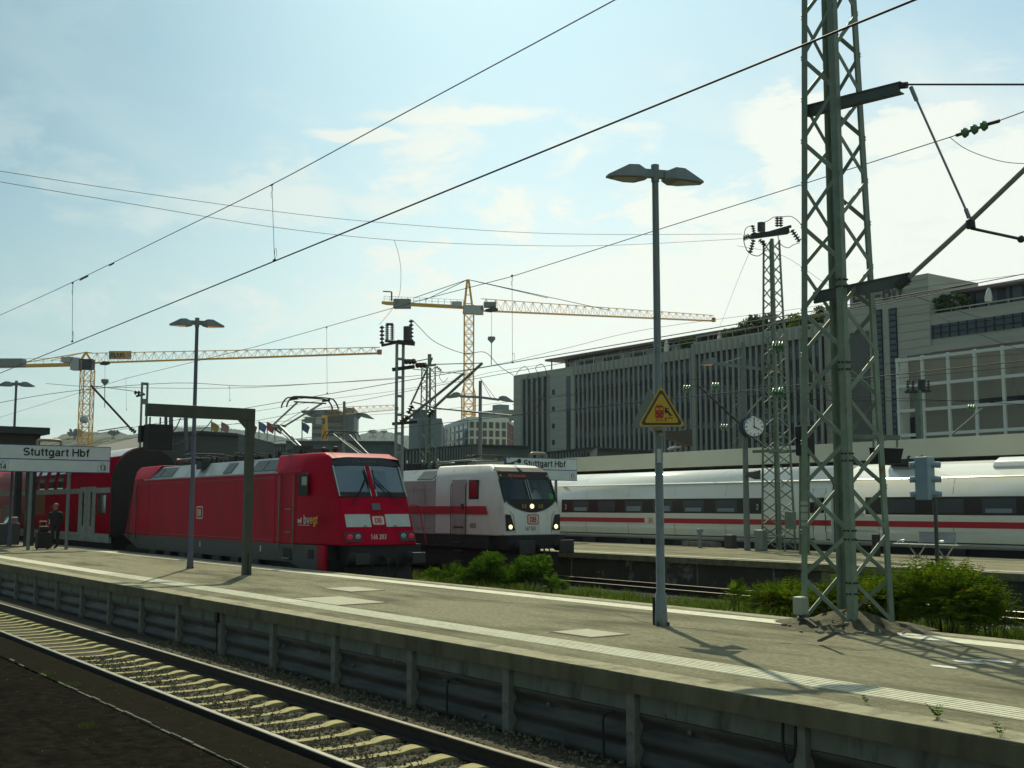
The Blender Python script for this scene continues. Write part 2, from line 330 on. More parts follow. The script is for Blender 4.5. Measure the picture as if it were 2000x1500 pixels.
sheet('far_ballast_bed', -150, -22, [(5.25, -.21), (6.98, -.21), (7.4, -.15), (8.12, -.2)], M_ballast, 40, .0)
sheet('loco_track_bed', -160, 20, [(14.1, -.24), (14.6, -.2), (17.4, -.2), (18.2, -.3), (23.2, -.3), (23.7, -.17), (26.6, -.17), (27.4, -.2)], M_ballastd, 30, .0)
sheet('far_track_bed', -160, 30, [(36.0, -.24), (36.6, -.2), (44, -.2)], M_ballastd, 3)
# loose stones between the near rails and under the wall
b = MB()
for i in range(11000):
    if i < 8200: x = -4.3 - 17 * random.random() ** 1.3; y = random.uniform(5.5, 6.86); z = -.205
    else: x = -4.5 - 18 * random.random(); y = random.uniform(7.0, 8.1); z = -.16
    s = random.uniform(.016, .036); a = random.random() * 6.28; c, d = math.cos(a), math.sin(a)
    q = [(1, 0, 0), (0, .7, 0), (-1, 0, 0), (0, -.7, 0)]; k = random.uniform(.7, 1.2)
    vs = [(x + s * (u * c - v * d), y + s * (u * d + v * c), z + random.uniform(-.3, .3) * s) for u, v, _ in q] + [(x + s * .2, y, z + s * k), (x, y, z - s)]
    b.add(vs, [(0, 1, 4), (1, 2, 4), (2, 3, 4), (3, 0, 4)])
b.build('ballast_stones', mat('ballast_stone', (0.12, 0.11, 0.07), 0.9, var=0.8, vs=16, spec=0.2), kind='stuff', label='loose brown ballast stones between and beside the near rails', cat='ballast', fix=False)
# near asphalt walkway in front of the track; dark asphalt colour deepened for window vignetting
M_walk = mat('vignetted_dark_asphalt', (0.014, 0.013, 0.010), 0.97, var=0.5, vs=7, bump=0.6, bs=70, dirt=(0.008, 0.0075, 0.006), ds=1.2, spec=0.0)
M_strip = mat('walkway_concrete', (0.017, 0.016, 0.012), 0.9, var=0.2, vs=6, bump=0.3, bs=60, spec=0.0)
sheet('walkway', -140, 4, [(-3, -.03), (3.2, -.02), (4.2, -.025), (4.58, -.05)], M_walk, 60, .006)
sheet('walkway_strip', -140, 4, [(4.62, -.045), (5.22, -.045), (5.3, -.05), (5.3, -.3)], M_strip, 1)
b = MB()
for i in range(60):   # worn pale kerb seam
    x = -22 + i * .33; z = -.045
    if -17.6 < x < -9.5 or random.random() < .3:
        w_ = random.uniform(.012, .035); b.box(x, x + .31, 4.585, 4.585 + w_, z, z + random.uniform(.012, .03))
b.build('worn_kerb_edge', mat('worn_kerb', (0.07, 0.072, 0.05), 0.9, var=0.7, vs=20), kind='structure')
b = MB()
for i in range(900):
    x, y = -4.5 - 22 * random.random() ** 1.4, random.uniform(2.2, 5.2); s = random.uniform(.006, .018); z = -.028
    if random.random() < .35: b.add([(x - .003, y, z), (x + .003, y, z), (x + random.uniform(-.07, .07), y + random.uniform(-.05, .05), z + random.uniform(.01, .05))], [(0, 1, 2)])
    else: b.add([(x - s, y, z), (x, y - s, z), (x + s, y, z), (x, y + s, z), (x, y, z + s)], [(0, 1, 4), (1, 2, 4), (2, 3, 4), (3, 0, 4)])
b.build('walkway_grit', mat('grit', (0.09, 0.085, 0.06), .9, var=.6, vs=9, spec=0), kind='stuff', label='loose grit and dry stalks scattered over the dark walkway', cat='grit', fix=False)
# rails -----------------------------------------------------------
M_railtop = mat('rail_steel', (0.30, 0.27, 0.2), 0.32, 0.8, var=0.15, vs=8)
M_railside = mat('rusty_rail_side', (0.013, 0.010, 0.007), 0.85, var=0.3, vs=10)
def rail(y, x0, x1, label, group, dull=False):
    t = thing('rail', label, 'rail', ((x0 + x1) / 2, y, -.172), group)
    pr = [(-.075, -.172), (.075, -.172), (.075, -.160), (.012, -.145), (.009, -.045), (.034, -.03), (.036, -.006), (-.036, -.006), (-.034, -.03), (-.009, -.045), (-.012, -.145), (-.075, -.160)]
    MB().prism([(y + a, c) for a, c in pr], x0, x1, 'x').build('rail_web', M_railside, t)
    MB().prism([(y - .036, -.006), (y + .036, -.006), (y + .028, .0), (y - .028, .0)], x0, x1, 'x').build('rail_head', M_railside if dull else M_railtop, t)
rail(5.42, -140, 4, 'shiny-topped near rail of the empty track, beside the dark walkway', 'rails of the near track')
rail(6.92, -140, 4, 'far rail of the empty near track, running closest below the corrugated platform wall', 'rails of the near track')
M_railpale = mat('pale_rail_steel', (0.20, 0.18, 0.12), 0.5, 0.5)
rail(24.3, -140, 6, 'near rail of the sunken track in front of the white locomotive', 'rails of the white locomotive track')
rail(25.8, -140, 6, 'far rail of the sunken track, beside the stained platform wall', 'rails of the white locomotive track')
rail(15.25, -140, -27.2, 'near rail under the red locomotive', 'rails of the red locomotive track', True)
rail(16.75, -140, -27.2, 'far rail under the red locomotive', 'rails of the red locomotive track', True)
# sleepers --------------------------------------------------------
M_sleep = mat('sleeper_concrete', (0.30, 0.27, 0.125), 0.85, var=0.25, vs=7, bump=0.25, bs=50, spec=0.2)
b = MB(); rings = []
for y, w_, top in ((-1.3, .13, -.19), (-1.28, .14, -.165), (-.9, .14, -.158), (-.72, .14, -.156), (-.56, .13, -.158), (-.42, .105, -.182), (-.2, .088, -.192), (0, .085, -.194), (.2, .088, -.192), (.38, .10, -.184), (.48, .125, -.158), (.6, .13, -.152), (.66, .13, -.165), (.72, .13, -.175), (.9, .14, -.158), (1.28, .14, -.165), (1.3, .13, -.19)):
    rings.append([(-w_, 6.17 + y, -.36), (w_, 6.17 + y, -.36), (w_ * .8, 6.17 + y, top), (-w_ * .8, 6.17 + y, top)])
b.loft(rings); s0 = b.build('sleeper', M_sleep, label='x', cat='sleeper', group='concrete sleepers of the near track')
s0['label'] = 'pale concrete sleeper lying between the two near rails'
x0s = onZ(671.5, 1410, -.17).x; k0 = -int((x0s + 60) / .6)
s0.location.x = x0s; zl = s0.location.z; yl = s0.location.y
first = True
for k in range(-90, 16):
    x = x0s + k * .6
    if not (-62 < x < -2.5) or k == 0: continue
    dup(s0, (x, yl + random.uniform(-.008, .008), zl + random.uniform(-.006, .004)), random.uniform(-.012, .012))
# ================================================================ MAIN PLATFORM
PX0, PX1 = -150, 4
sheet('platform_surface', PX0, PX1, [(8.36, .755), (13.78, .755)], M_asph, 1)
def band(name, y0, y1, z, m, x0=PX0, x1=PX1):
    return MB().add([(x0, y0, z), (x1, y0, z), (x1, y1, z), (x0, y1, z)], [(0, 1, 2, 3)]).build(name, m, kind='structure')
yw0 = onZ(1200, 1280, .76).y; yw1 = onZ(1200, 1264, .76).y
band('tactile_line', yw0, yw1, .759, mat('ribbed_white_line', (0.50, 0.50, 0.38), 0.85, var=0.12, vs=8, dirt=(0.33, 0.32, 0.22), ds=3, stretch=(.5, 8, 1), spec=0.2))
b = MB(); n = 6
for i in range(n):
    y = yw0 + (yw1 - yw0) * (i + .5) / n; b.box(-30, PX1, y - .020, y + .020, .7595, .764)
b.build('tactile_ribs', M_white, kind='structure')
band('far_platform_line', onZ(1500, 1216, .76).y, onZ(1500, 1208.5, .76).y, .759, M_white)
# white repaint splash and small survey marks
b = MB()
for (px, py, s) in ((555, 1171, .16), (568, 1174, .13), (590, 1173, .18), (1893, 1293, .12), (1945, 1291, .12), (1845, 1302, .1)):
    p = onZ(px, py, .760); n_ = 9
    b.add([(p.x + s * 2.0 * math.cos(6.28 * i / n_) * random.uniform(.6, 1), p.y + s * .8 * math.sin(6.28 * i / n_) * random.uniform(.6, 1), .7605) for i in range(n_)], [tuple(range(n_))])
b.build('paint_marks', mat('fresh_white_paint', (0.55, 0.56, 0.52), 0.7), kind='structure', fix=False)
# cracks and tar seams in the asphalt
b = MB()
def crack(pts, w_=.012, z=.7592):
    P = [onZ(a, c, .76) for a, c in pts]; Q = []
    for i in range(len(P) - 1):
        for k in range(6):
            q = P[i].lerp(P[i + 1], k / 6); Q.append(Vector((q.x + random.uniform(-.03, .03), q.y + random.uniform(-.03, .03), z)))
    for i in range(len(Q) - 1):
        p, q = Q[i], Q[i + 1]; d = (q - p).normalized(); nn = Vector((-d.y, d.x, 0)) * w_ * random.uniform(.5, 1.3)
        b.add([p - nn, q - nn, q + nn, p + nn], [(0, 1, 2, 3)])
crack([(1510, 1254), (1570, 1258), (1625, 1262), (1680, 1270), (1800, 1264), (1840, 1261)], .012)
crack([(600, 1140), (700, 1160), (790, 1178)], .01); crack([(1220, 1216), (1290, 1221), (1380, 1230), (1480, 1245)], .012)
crack([(270, 1092), (330, 1101), (420, 1115)], .012); crack([(640, 1148), (760, 1150), (930, 1166), (1010, 1171)], .012)
crack([(1180, 1190), (1230, 1205), (1275, 1219)], .01); crack([(1740, 1262), (1860, 1275), (1990, 1296)], .012)
b.build('asphalt_cracks', mat('tar_seam', (0.06, 0.058, 0.042), 0.9), kind='structure', fix=False)
# inspection slabs let into the platform
M_slab = mat('cover_slab_concrete', (0.36, 0.355, 0.265), 0.85, var=0.12, vs=6, bump=0.2, bs=40, spec=0.2)
M_seam = mat('slab_joint', (0.06, 0.06, 0.045), 0.9)
def slab(pix, label):
    P = [onZ(a, c, .76) for a, c in pix]; x0, x1 = min(p.x for p in P), max(p.x for p in P); y0, y1 = min(p.y for p in P), max(p.y for p in P)
    t = thing('cover_slab', label, 'cover slab', ((x0 + x1) / 2, (y0 + y1) / 2, .756), 'inspection slabs in the platform')
    MB().box(x0 - .04, x1 + .04, y0 - .035, y1 + .035, .74, .7605).build('joint', M_seam, t)
    b = MB(); b.box(x0, x1, y0, y1, .74, .767); b.build('slab', M_slab, t, bevel=.006)
slab([(1085, 1235), (1145, 1229), (1215, 1238), (1155, 1245)], 'square pale concrete cover slab left of the foot of the big lamp post')
slab([(590, 1172), (665, 1165), (740, 1176), (660, 1182)], 'largest pale cover slab, beside the white paint splash on the platform line')
slab([(640, 1150), (680, 1147), (735, 1151), (700, 1155)], 'smallest cover slab, in the middle of the platform in front of the red locomotive')
# near retaining wall: coping, posts, concrete strips, corrugated sheets
WX = [-6.88 - 2.2 * i for i in range(-4, 30)]
wall = thing('platform_wall', 'grey retaining wall of corrugated sheets between posts under the coping, facing the empty near track', 'wall', (-20, 8.1, -.3))
cz = mat('olive_coping_face', (0.13, 0.12, 0.075), 0.9, var=0.25, vs=5, dirt=(0.06, 0.055, 0.035), ds=1.8, stretch=(1, 1, .3), spec=0.15)  # coping face coloured darker than the coping top
b = MB(); b.prism([(7.98, .575), (8.34, .575), (8.36, .758), (8.0, .758), (7.98, .74)], PX0, PX1, 'x'); b.build('coping', cz, wall, label='olive coping face')
b = MB()
for i in range(60):
    x1_ = 3.9 - 1.5 * i; b.box(x1_ - 1.494, x1_, 7.985, 8.352, .752, .7625)
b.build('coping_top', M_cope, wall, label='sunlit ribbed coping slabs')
M_post = mat('wall_post_concrete', (0.18, 0.185, 0.155), 0.9, var=0.25, vs=6, dirt=(0.04, 0.038, 0.03), ds=4, spec=0.15)
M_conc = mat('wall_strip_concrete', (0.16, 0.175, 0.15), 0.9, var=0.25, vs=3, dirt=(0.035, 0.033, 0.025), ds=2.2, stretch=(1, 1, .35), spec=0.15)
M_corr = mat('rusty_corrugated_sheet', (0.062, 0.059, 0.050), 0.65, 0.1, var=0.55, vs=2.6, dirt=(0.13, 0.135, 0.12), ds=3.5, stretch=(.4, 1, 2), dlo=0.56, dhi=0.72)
pz = MB(); pz.box(-6.88 - .065, -6.88 + .065, 8.06, 8.2, -.32, .572); p0 = pz.build('post', M_post, wall, bevel=.008)
cz0 = MB(); cz0.box(-6.88 - 2.13, -6.88 - .07, 8.125, 8.2, .36, .57); c0 = cz0.build('concrete_strip', M_conc, wall, bevel=.006)
prof = [(8.18 - .05 * (0.5 + .5 * math.sin(v * 6.2832 / .235 + 1.0)) ** .8, .355 - v) for v in [i * .0165 for i in range(42)]]
cb = MB(); rr = []
for i in range(13):
    x = -6.88 - .07 - 2.06 * i / 12; rr.append([(x, y + random.uniform(-.004, .004), z) for y, z in prof])
cb.loft(rr, False, False, True); q0 = cb.build('corrugated_sheet', M_corr, wall, fix=False)
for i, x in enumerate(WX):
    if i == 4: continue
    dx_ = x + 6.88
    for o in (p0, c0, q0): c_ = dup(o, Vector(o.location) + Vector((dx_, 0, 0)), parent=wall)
# cables and bolt rosettes on the wall
def wallcable(pts, name, label):
    P = [onY(a, c, 8.05) for a, c in pts]; MB().tube(bez(P, 6), .014, 6).build(name, M_black, label=label, cat='cable', group='cables hanging on the platform wall')
wallcable([(892, 1328), (880, 1326), (874, 1340), (873, 1395)], 'hanging_cable', 'short black cable curving out of the corrugated wall between its middle posts')
wallcable([(1200, 1390), (1180, 1396), (1178, 1430), (1180, 1480)], 'hanging_cable', 'black cable dropping down the wall left of the post below the lamp')
wallcable([(1529, 1412), (1530, 1460), (1540, 1488), (1552, 1470), (1553, 1418)], 'hanging_cable', 'black cable loop hanging beside the rightmost visible wall post')
t = thing('cable_box', 'small dark cable box with wires, clipped to a wall post below the platform coping', 'box', onY(527, 1225, 8.03))
MB().box(-20.1 - .1, -20.1 + .02, 8.0, 8.055, .38, .56).build('housing', M_black, t); MB().tube([(-20.15, 8.03, .38), (-20.13, 8.03, .1), (-20.16, 8.04, -.1)], .012, 6).build('cable', M_black, t)
M_ros = mat('bolt_rosette', (0.11, 0.115, 0.09), 0.7, var=.3)
for i, (a, c) in enumerate([(555, 1262), (625, 1275), (690, 1300), (772, 1293), (1072, 1376), (945, 1398), (870, 1330), (1300, 1400), (1348, 1432), (395, 1222), (458, 1255)]):
    p = onY(a, c, 8.135); MB().lathe(p, p - Vector((0, .02, 0)), [(0, .03), (.5, .032), (1, .014)], 9).build('drain_rosette', M_ros, wall)
# far coping
fc = thing('far_platform_edge', 'low kerb along the far side of the sunlit main platform, next to the grass strip', 'kerb', (-20, 13.95, -.3))
MB().prism([(13.78, .5), (14.06, .5), (14.06, .756), (13.78, .756)], PX0, PX1, 'x').build('coping', M_cope, fc); MB().box(PX0, PX1, 13.8, 13.98, -.4, .5).build('wall_face', M_post, fc)
# ================================================================ SECOND PLATFORM
X0, X1 = -150, 30
def e2(x): return 27.25 + (x + 34) * .028 if x > -34 else 27.25
XS = [X0, -34, X1]
b = MB(); rs = [[(x, e2(x) + .3, .755), (x, 35.75, .755)] for x in XS]; b.loft(rs, False, False).build('second_platform_surface', M_asph, kind='structure')
b = MB(); rs = [[(x, e2(x) + .75, .76), (x, e2(x) + 1.0, .76)] for x in XS]; b.loft(rs, False, False).build('second_platform_line', M_white, kind='structure')
MB().add([(X0, 35.2, .76), (X1, 35.2, .76), (X1, 35.35, .76), (X0, 35.35, .76)], [(0, 1, 2, 3)]).build('second_platform_back_line', M_white, kind='structure')
w2 = thing('stained_platform_wall', 'stained concrete retaining wall of the second platform, behind the sunken track', 'wall', (-25, 27.4, -.3))
b = MB(); b.loft([[(x, e2(x), .56), (x, e2(x) + .31, .56), (x, e2(x) + .31, .757), (x, e2(x), .757)] for x in XS]).build('coping', mat('mossy_coping', (0.16, 0.15, 0.085), 0.9, var=0.3, vs=4, dirt=(0.07, 0.08, 0.03), ds=3), w2)
b = MB(); b.loft([[(x, e2(x) + .12, -.5), (x, e2(x) + .3, -.5), (x, e2(x) + .3, .56), (x, e2(x) + .12, .56)] for x in XS]).build('wall_face', mat('stained_wall', (0.05, 0.046, 0.032), 0.9, var=0.3, vs=1.5, dirt=(0.19, 0.19, 0.155), ds=.9, stretch=(.7, 1, .8), dlo=.56, dhi=.62), w2)
for x in [-34 + 3.2 * i for i in range(8)]: MB().box(x - .03, x + .03, e2(x) + .09, e2(x) + .13, -.4, .55).build('joint_strip', M_post, w2)
sheet('second_platform_back', X0, X1, [(35.75, .755), (35.9, .74), (35.9, -.4)], M_cope, 1)
# ================================================================ TRAINS
M_red = mat('red_paint', (0.37, 0.001, 0.022), 0.42, spec=0.06, var=0.12, vs=1.2, dirt=(0.24, 0.006, 0.014), ds=1.1, stretch=(1, 1, .3), dlo=.46, dhi=.75)
M_pink = M_red
M_silver = mat('silver_roof_paint', (0.30, 0.34, 0.34), 0.4, 0.2, var=0.1, vs=3, dirt=(0.2, 0.22, 0.21), ds=2)
M_louv = mat('roof_louvre', (0.055, 0.075, 0.075), 0.5, 0.3, var=.2)
M_skirt = mat('grey_frame_paint', (0.05, 0.052, 0.05), 0.6, var=0.2, vs=3, dirt=(0.025, 0.024, 0.02), ds=3)
M_chrome = mat('dull_handrail', (0.16, 0.15, 0.13), 0.4, 0.6)
M_dred = mat('dark_red_lower', (0.10, 0.006, 0.012), .4, var=.15)
M_stripe = mat('white_front_panel', (0.42, 0.46, 0.43), 0.5, var=0.08, vs=4)
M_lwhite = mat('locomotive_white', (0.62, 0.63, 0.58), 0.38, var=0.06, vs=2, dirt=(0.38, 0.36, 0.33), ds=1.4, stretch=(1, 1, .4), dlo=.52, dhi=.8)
M_lside = mat('darker_white_side', (0.36, 0.335, 0.32), 0.5, var=0.1, vs=2, dirt=(0.27, 0.24, 0.225), ds=1.4, stretch=(1, 1, .3))  # sides coloured darker than the white cab front
M_tred = mat('traffic_red_stripe', (0.42, 0.004, 0.024), 0.4, var=.08)
M_glass = glassmat('windscreen_glass', (0.30, 0.38, 0.37), 0.25)
M_cabin = mat('cab_interior', (0.05, 0.06, 0.06), 0.8)
M_wtxt = mat('white_lettering', (0.55, 0.57, 0.53), 0.6); M_gtxt = mat('grey_lettering', (0.13, 0.14, 0.14), 0.6); M_ytxt = mat('yellow_lettering', (0.62, 0.40, 0.03), 0.6)
M_logor = mat('logo_red', (0.42, 0.01, 0.025), 0.5)
M_lamp = mat('headlamp_lit', (1.0, 0.80, 0.45), emit=1.5); M_tail = mat('tail_lamp_red', (0.75, 0.012, 0.05), 0.3, emit=0.05); M_lens = mat('lamp_lens', (0.30, 0.34, 0.33), 0.15, 0.4)
M_copper = mat('bogie_iron', (0.02, 0.018, 0.016), 0.8, var=.3)
def wheelset(T, x, yc, r=.58):
    for s in (-1, 1):
        w_ = MB().lathe((x, yc + s * .70, r), (x, yc + s * .84, r), [(0, r), (.25, r), (.3, r * .94), (1, r * .92)], 24).build('wheel', M_copper, T)
        MB().lathe((x, yc + s * .84, r), (x, yc + s * .98, r), [(0, .14), (1, .12)], 10).build('axle_box', M_black, w_)
def bogie(T, x, yc, r=.58, wb=1.3):
    for k in (-1, 1): wheelset(T, x + k * wb, yc, r)
    b = MB()
    for s in (-1, 1):
        b.prism([(x - wb - .6, .62), (x - wb + .3, .5), (x - .5, .42), (x + .5, .42), (x + wb - .3, .5), (x + wb + .6, .62), (x + wb + .6, .78), (x - wb - .6, .78)], yc + s * 1.0, yc + s * 1.12)
        for k in (-1, 1): b.lathe((x + k * .35, yc + s * 1.06, .5), (x + k * .35, yc + s * 1.06, .95), [(0, .12), (1, .12)], 10)
    b.build('bogie_frame', M_copper, T)
def buffers(T, x, yc, sgn=1, bx=.62, w_=.42, h_=.30):
    for s in (-1, 1):
        o = MB().lathe((x, yc + s * .875, 1.04), (x + sgn * bx, yc + s * .875, 1.04), [(0, .17), (.5, .15), (.51, .11), (.9, .11)], 12).build('buffer', M_black, T)
        MB().box(x + sgn * (bx - .07), x + sgn * bx, yc + s * .875 - w_ / 2, yc + s * .875 + w_ / 2, 1.04 - h_ / 2, 1.04 + h_ / 2).build('buffer_plate', M_dark, o, bevel=.02)
    b = MB(); b.box(x, x + sgn * .25, yc - .06, yc + .06, .95, 1.1); b.tube(bez([(x + sgn * .2, yc, 1.05), (x + sgn * .42, yc, .95), (x + sgn * .4, yc, .55)], 5), .035, 6); b.build('coupling_hook', M_black, T)
    for s in (-.4, .4): MB().tube(bez([(x, yc + s, 1.0), (x + sgn * .22, yc + s, .9), (x + sgn * .2, yc + s * .9, .55), (x, yc + s * .7, .5)], 5), .025, 6).build('brake_hose', M_black, T)
def pantograph(T, xb, xk, xh, yc, zb, zk, zh, hs=1.0):
    b = MB()
    for s in (-1, 1):
        b.bar((xb - .9, yc + s * .45, zb), (xb + .9, yc + s * .45, zb), .06)
        for k in (-.8, .8): b.insul((xb + k, yc + s * .45, zb - .26), (xb + k, yc + s * .45, zb - .02), 4, .10)
    for k in (-.8, 0, .8): b.bar((xb + k, yc - .5, zb), (xb + k, yc + .5, zb), .06)
    b.box(xb - .3, xb + .3, yc - .2, yc + .2, zb, zb + .16); r = b.build('pantograph', M_dark, T)
    MB().tube([(xb, yc, zb + .05), (xk, yc, zk)], .055, 8, .045).build('lower_arm', M_galv, r)
    MB().tube([(xb - .25, yc + .1, zb + .02), (xk - .12, yc, zk - .12)], .018, 6).build('coupling_rod', M_galv, r)
    up = MB(); up.tube([(xk, yc - .25, zk), (xk, yc + .25, zk)], .05, 8)
    for s in (-1, 1): up.tube([(xk, yc + s * .22, zk), (xh, yc + s * .42, zh - .16)], .032, 7)
    up.tube([(xk, yc, zk), (xh - .1, yc, zh - .3)], .01, 5); up.build('upper_arm', M_galv, r)
    hd = MB()
    for k in (-.19, .19):
        pts = [(xh + k, yc - .88, zh - .40 * hs), (xh + k, yc - .86, zh - .27 * hs), (xh + k, yc - .75, zh - .09 * hs), (xh + k, yc - .6, zh - .015), (xh + k, yc, zh), (xh + k, yc + .6, zh - .015), (xh + k, yc + .75, zh - .09 * hs), (xh + k, yc + .86, zh - .27 * hs), (xh + k, yc + .88, zh - .40 * hs)]
        hd.tube(bez(pts, 3), .024, 6)
    for s in (-.55, .55): hd.bar((xh - .24, yc + s, zh - .07), (xh + .24, yc + s, zh - .07), .05, .06)
    hd.tube([(xh, yc - .55, zh - .16), (xh, yc + .55, zh - .16)], .025, 6); hd.build('contact_head', M_dark, r)
def ring(lv, yc, s):
    """outline of the cab at one level: lv = z, front x, corner half-width, shoulder x, half-width, rear x; s=+1 front toward +X"""
    z, xf, cw, xs, hw, xr = lv; xm = xf - s * (abs(xf - xs) * .16)
    P = [(xr, -hw), (xs, -hw), (xm, -(cw + (hw - cw) * .22)), (xf, -cw), (xf + s * .03, -cw * .5), (xf + s * .03, cw * .5), (xf, cw), (xm, cw + (hw - cw) * .22), (xs, hw), (xr, hw)]
    return [Vector((x, yc + y, z)) for x, y in P]
def cab(T, lvs, yc, s, m, hole, name='cab'):
    rs = [ring(l, yc, s) for l in lvs]; b = MB(); n = 10; b.add([p for r in rs for p in r], [])
    for i in range(len(rs) - 1):
        for k in range(n):
            if i in hole and k in (3, 4, 5): continue
            b.f.append([i * n + k, i * n + (k + 1) % n, (i + 1) * n + (k + 1) % n, (i + 1) * n + k])
    b.f.append(list(range(n))[::-1]); b.f.append([(len(rs) - 1) * n + k for k in range(n)])
    o = b.build(name, m, T); me = o.data; me.polygons.foreach_set('use_smooth', [True] * len(me.polygons)); me.set_sharp_from_angle(angle=R(24))
    bv = o.modifiers.new('bevel', 'BEVEL'); bv.width = .05; bv.segments = 3; bv.limit_method = 'ANGLE'; bv.angle_limit = R(24); bv.harden_normals = True
    g = MB()
    for i in hole:
        for k in (3, 4, 5): g.add([rs[i][k], rs[i][k + 1], rs[i + 1][k + 1], rs[i + 1][k]], [(0, 1, 2, 3)])
    return o, g, rs
def front_pt(lvs, yc, s, y, z, off=0.0):
    for a, c in zip(lvs, lvs[1:]):
        if a[0] <= z <= c[0] + 1e-6:
            t = (z - a[0]) / (c[0] - a[0]); return Vector((a[1] + (c[1] - a[1]) * t + s * (.03 + off), yc + y, z))
def fquad(lvs, yc, s, y0, y1, z0, z1, th=.012, off=.002):
    a, c, d, e = [front_pt(lvs, yc, s, y, z, off) for y, z in ((y0, z0), (y1, z0), (y1, z1), (y0, z1))]
    n = Vector((s * th, 0, 0)); return [a, c, d, e, a + n, c + n, d + n, e + n]
def dblogo(T, org, right, up, h, mred, mback, nm='logo'):
    """red rounded frame with two red letters, on a pale field"""
    rt, u = Vector(right).normalized(), Vector(up).normalized(); n = rt.cross(u); w_ = h * 1.42; b = MB(); O = Vector(org)
    def rr(w0, h0, t): return [O + rt * x + u * y + n * t for x, y in ((-w0, -h0 * .75), (-w0 * .86, -h0), (w0 * .86, -h0), (w0, -h0 * .75), (w0, h0 * .75), (w0 * .86, h0), (-w0 * .86, h0), (-w0, h0 * .75))]
    b.add(rr(w_ / 2, h / 2, .004), [tuple(range(8))]); o = b.build(nm, mred, T, fix=False)
    MB().add(rr(w_ / 2 - h * .09, h / 2 - h * .09, .008), [tuple(range(8))]).build('logo_field', mback, o, fix=False)
    text('DB', O - u * h * .27 + n * .002, h * .76, mred, o, 'letters', rt, u, bold=h * .018, align='CENTER', thick=.012)
    return o
def rails_v(T, x, y, z0, z1, m=None): return MB().tube([(x, y, z0), (x, y - .05, z0 + .05), (x, y - .05, z1 - .05), (x, y, z1)], .016, 6).build('handrail', m or M_chrome, T)
# ---------------------------------------------------------------- red locomotive
YC = 15.99; YN = 14.5
T = thing('red_locomotive', 'red electric locomotive with raised pantograph, white front stripes and lit red tail lamps', 'locomotive', (-37.7, YC, 0))
FL = [(1.38, -28.28, 1.15, -30.4, 1.49, -32.1), (2.72, -28.77, 1.10, -30.4, 1.49, -32.1), (3.48, -29.18, 1.11, -30.35, 1.49, -32.1), (3.86, -29.40, 1.10, -30.5, 1.26, -32.45), (3.99, -29.75, 1.06, -30.7, 1.17, -32.55)]
o, g, rs = cab(T, FL, YC, 1, M_red, (1, 2), 'front_cab')
g.build('windscreen', M_glass, T, fix=False)
cb_ = MB(); cb_.box(-31.9, -30.0, YC - 1.05, YC + 1.05, 1.6, 1.62); cb_.box(-31.4, -31.35, YC - 1.15, YC + 1.15, 1.6, 3.8); cb_.box(-29.9, -29.2, YC - .9, YC + .9, 2.4, 2.62); cb_.build('cab_interior', M_cabin, T)
f = MB(); f.hexa(fquad(FL, YC, 1, -1.10, 1.10, 3.62, 3.85)); f.build('destination_display', mat('display_black', (0.014, 0.017, 0.017), 0.25), T)
text('RE 10 Mannheim', front_pt(FL, YC, 1, -.45, 3.69, .016), .13, mat('dim_display_text', (0.08, 0.11, 0.085), 0.7), T, 'display_lettering', xs=1.05)
f = MB(); f.hexa(fquad(FL, YC, 1, -.05, .05, 2.72, 3.62, .03)); f.build('windscreen_divider', M_red, T)
for y in (-1.08, -.085, .085, 1.06):
    MB().bar(front_pt(FL, YC, 1, y, 2.74, .02), front_pt(FL, YC, 1, y * .995, 3.6, .02), .025).build('windscreen_trim', M_stripe, T)
f = MB(); f.hexa(fquad(FL, YC, 1, -1.08, 1.08, 2.73, 2.86)); f.build('windscreen_lower_frame', M_black, T)
for y in (-.55, .60):   # wipers
    s_ = 1 if y > 0 else -1
    f = MB(); f.tube([front_pt(FL, YC, 1, y + .22 * s_, 2.52, .06), front_pt(FL, YC, 1, y, 2.70, .08), front_pt(FL, YC, 1, .12 * s_, 3.28, .05)], .016, 6); f.tube([front_pt(FL, YC, 1, y + .1 * s_, 2.70, .08), front_pt(FL, YC, 1, .2 * s_, 3.1, .05)], .01, 5); f.bar(front_pt(FL, YC, 1, .08 * s_, 2.95, .05), front_pt(FL, YC, 1, .13 * s_, 3.5, .05), .03); f.box(-28.82, -28.72, YC + y + .14 * s_, YC + y + .3 * s_, 2.48, 2.56); f.build('wiper', M_black, T)
for y0, y1 in ((-1.02, -.24), (.24, 1.02)):
    f = MB(); f.hexa(fquad(FL, YC, 1, y0, y1, 1.89, 2.24)); f.build('white_stripe', M_stripe, T)
dblogo(T, front_pt(FL, YC, 1, 0, 2.065, .012), (0, 1, 0), (FL[0][1] * 0 - .35, 0, 1), .29, M_logor, mat('logo_cream', (0.55, 0.52, 0.45), .6))
text('146 203', front_pt(FL, YC, 1, -.34, 1.55, .012), .20, M_wtxt, T, 'number', xs=.9)
f = MB(); f.hexa(fquad(FL, YC, 1, -.13, .13, 2.36, 2.54, .03)); f.build('top_headlight', mat('dull_lamp_glass', (0.09, 0.10, 0.11), .3), T)
for y in (-.85, .85):
    h = MB(); h.hexa(fquad(FL, YC, 1, y - .26, y + .26, 1.49, 1.75, .02)); h = h.build('lamp_cluster', mat('lamp_housing', (0.05, 0.006, 0.01), .4), T)
    for dy, mm, nm in ((-.12 if y < 0 else .12, M_tail, 'tail_lamp'), (.13 if y < 0 else -.13, M_lens, 'headlight')):
        p = front_pt(FL, YC, 1, y + dy, 1.62, .02); MB().lathe(p, p + Vector((.025, 0, 0)), [(0, .085), (.7, .085), (1, .05)], 14).build(nm, mm, h)
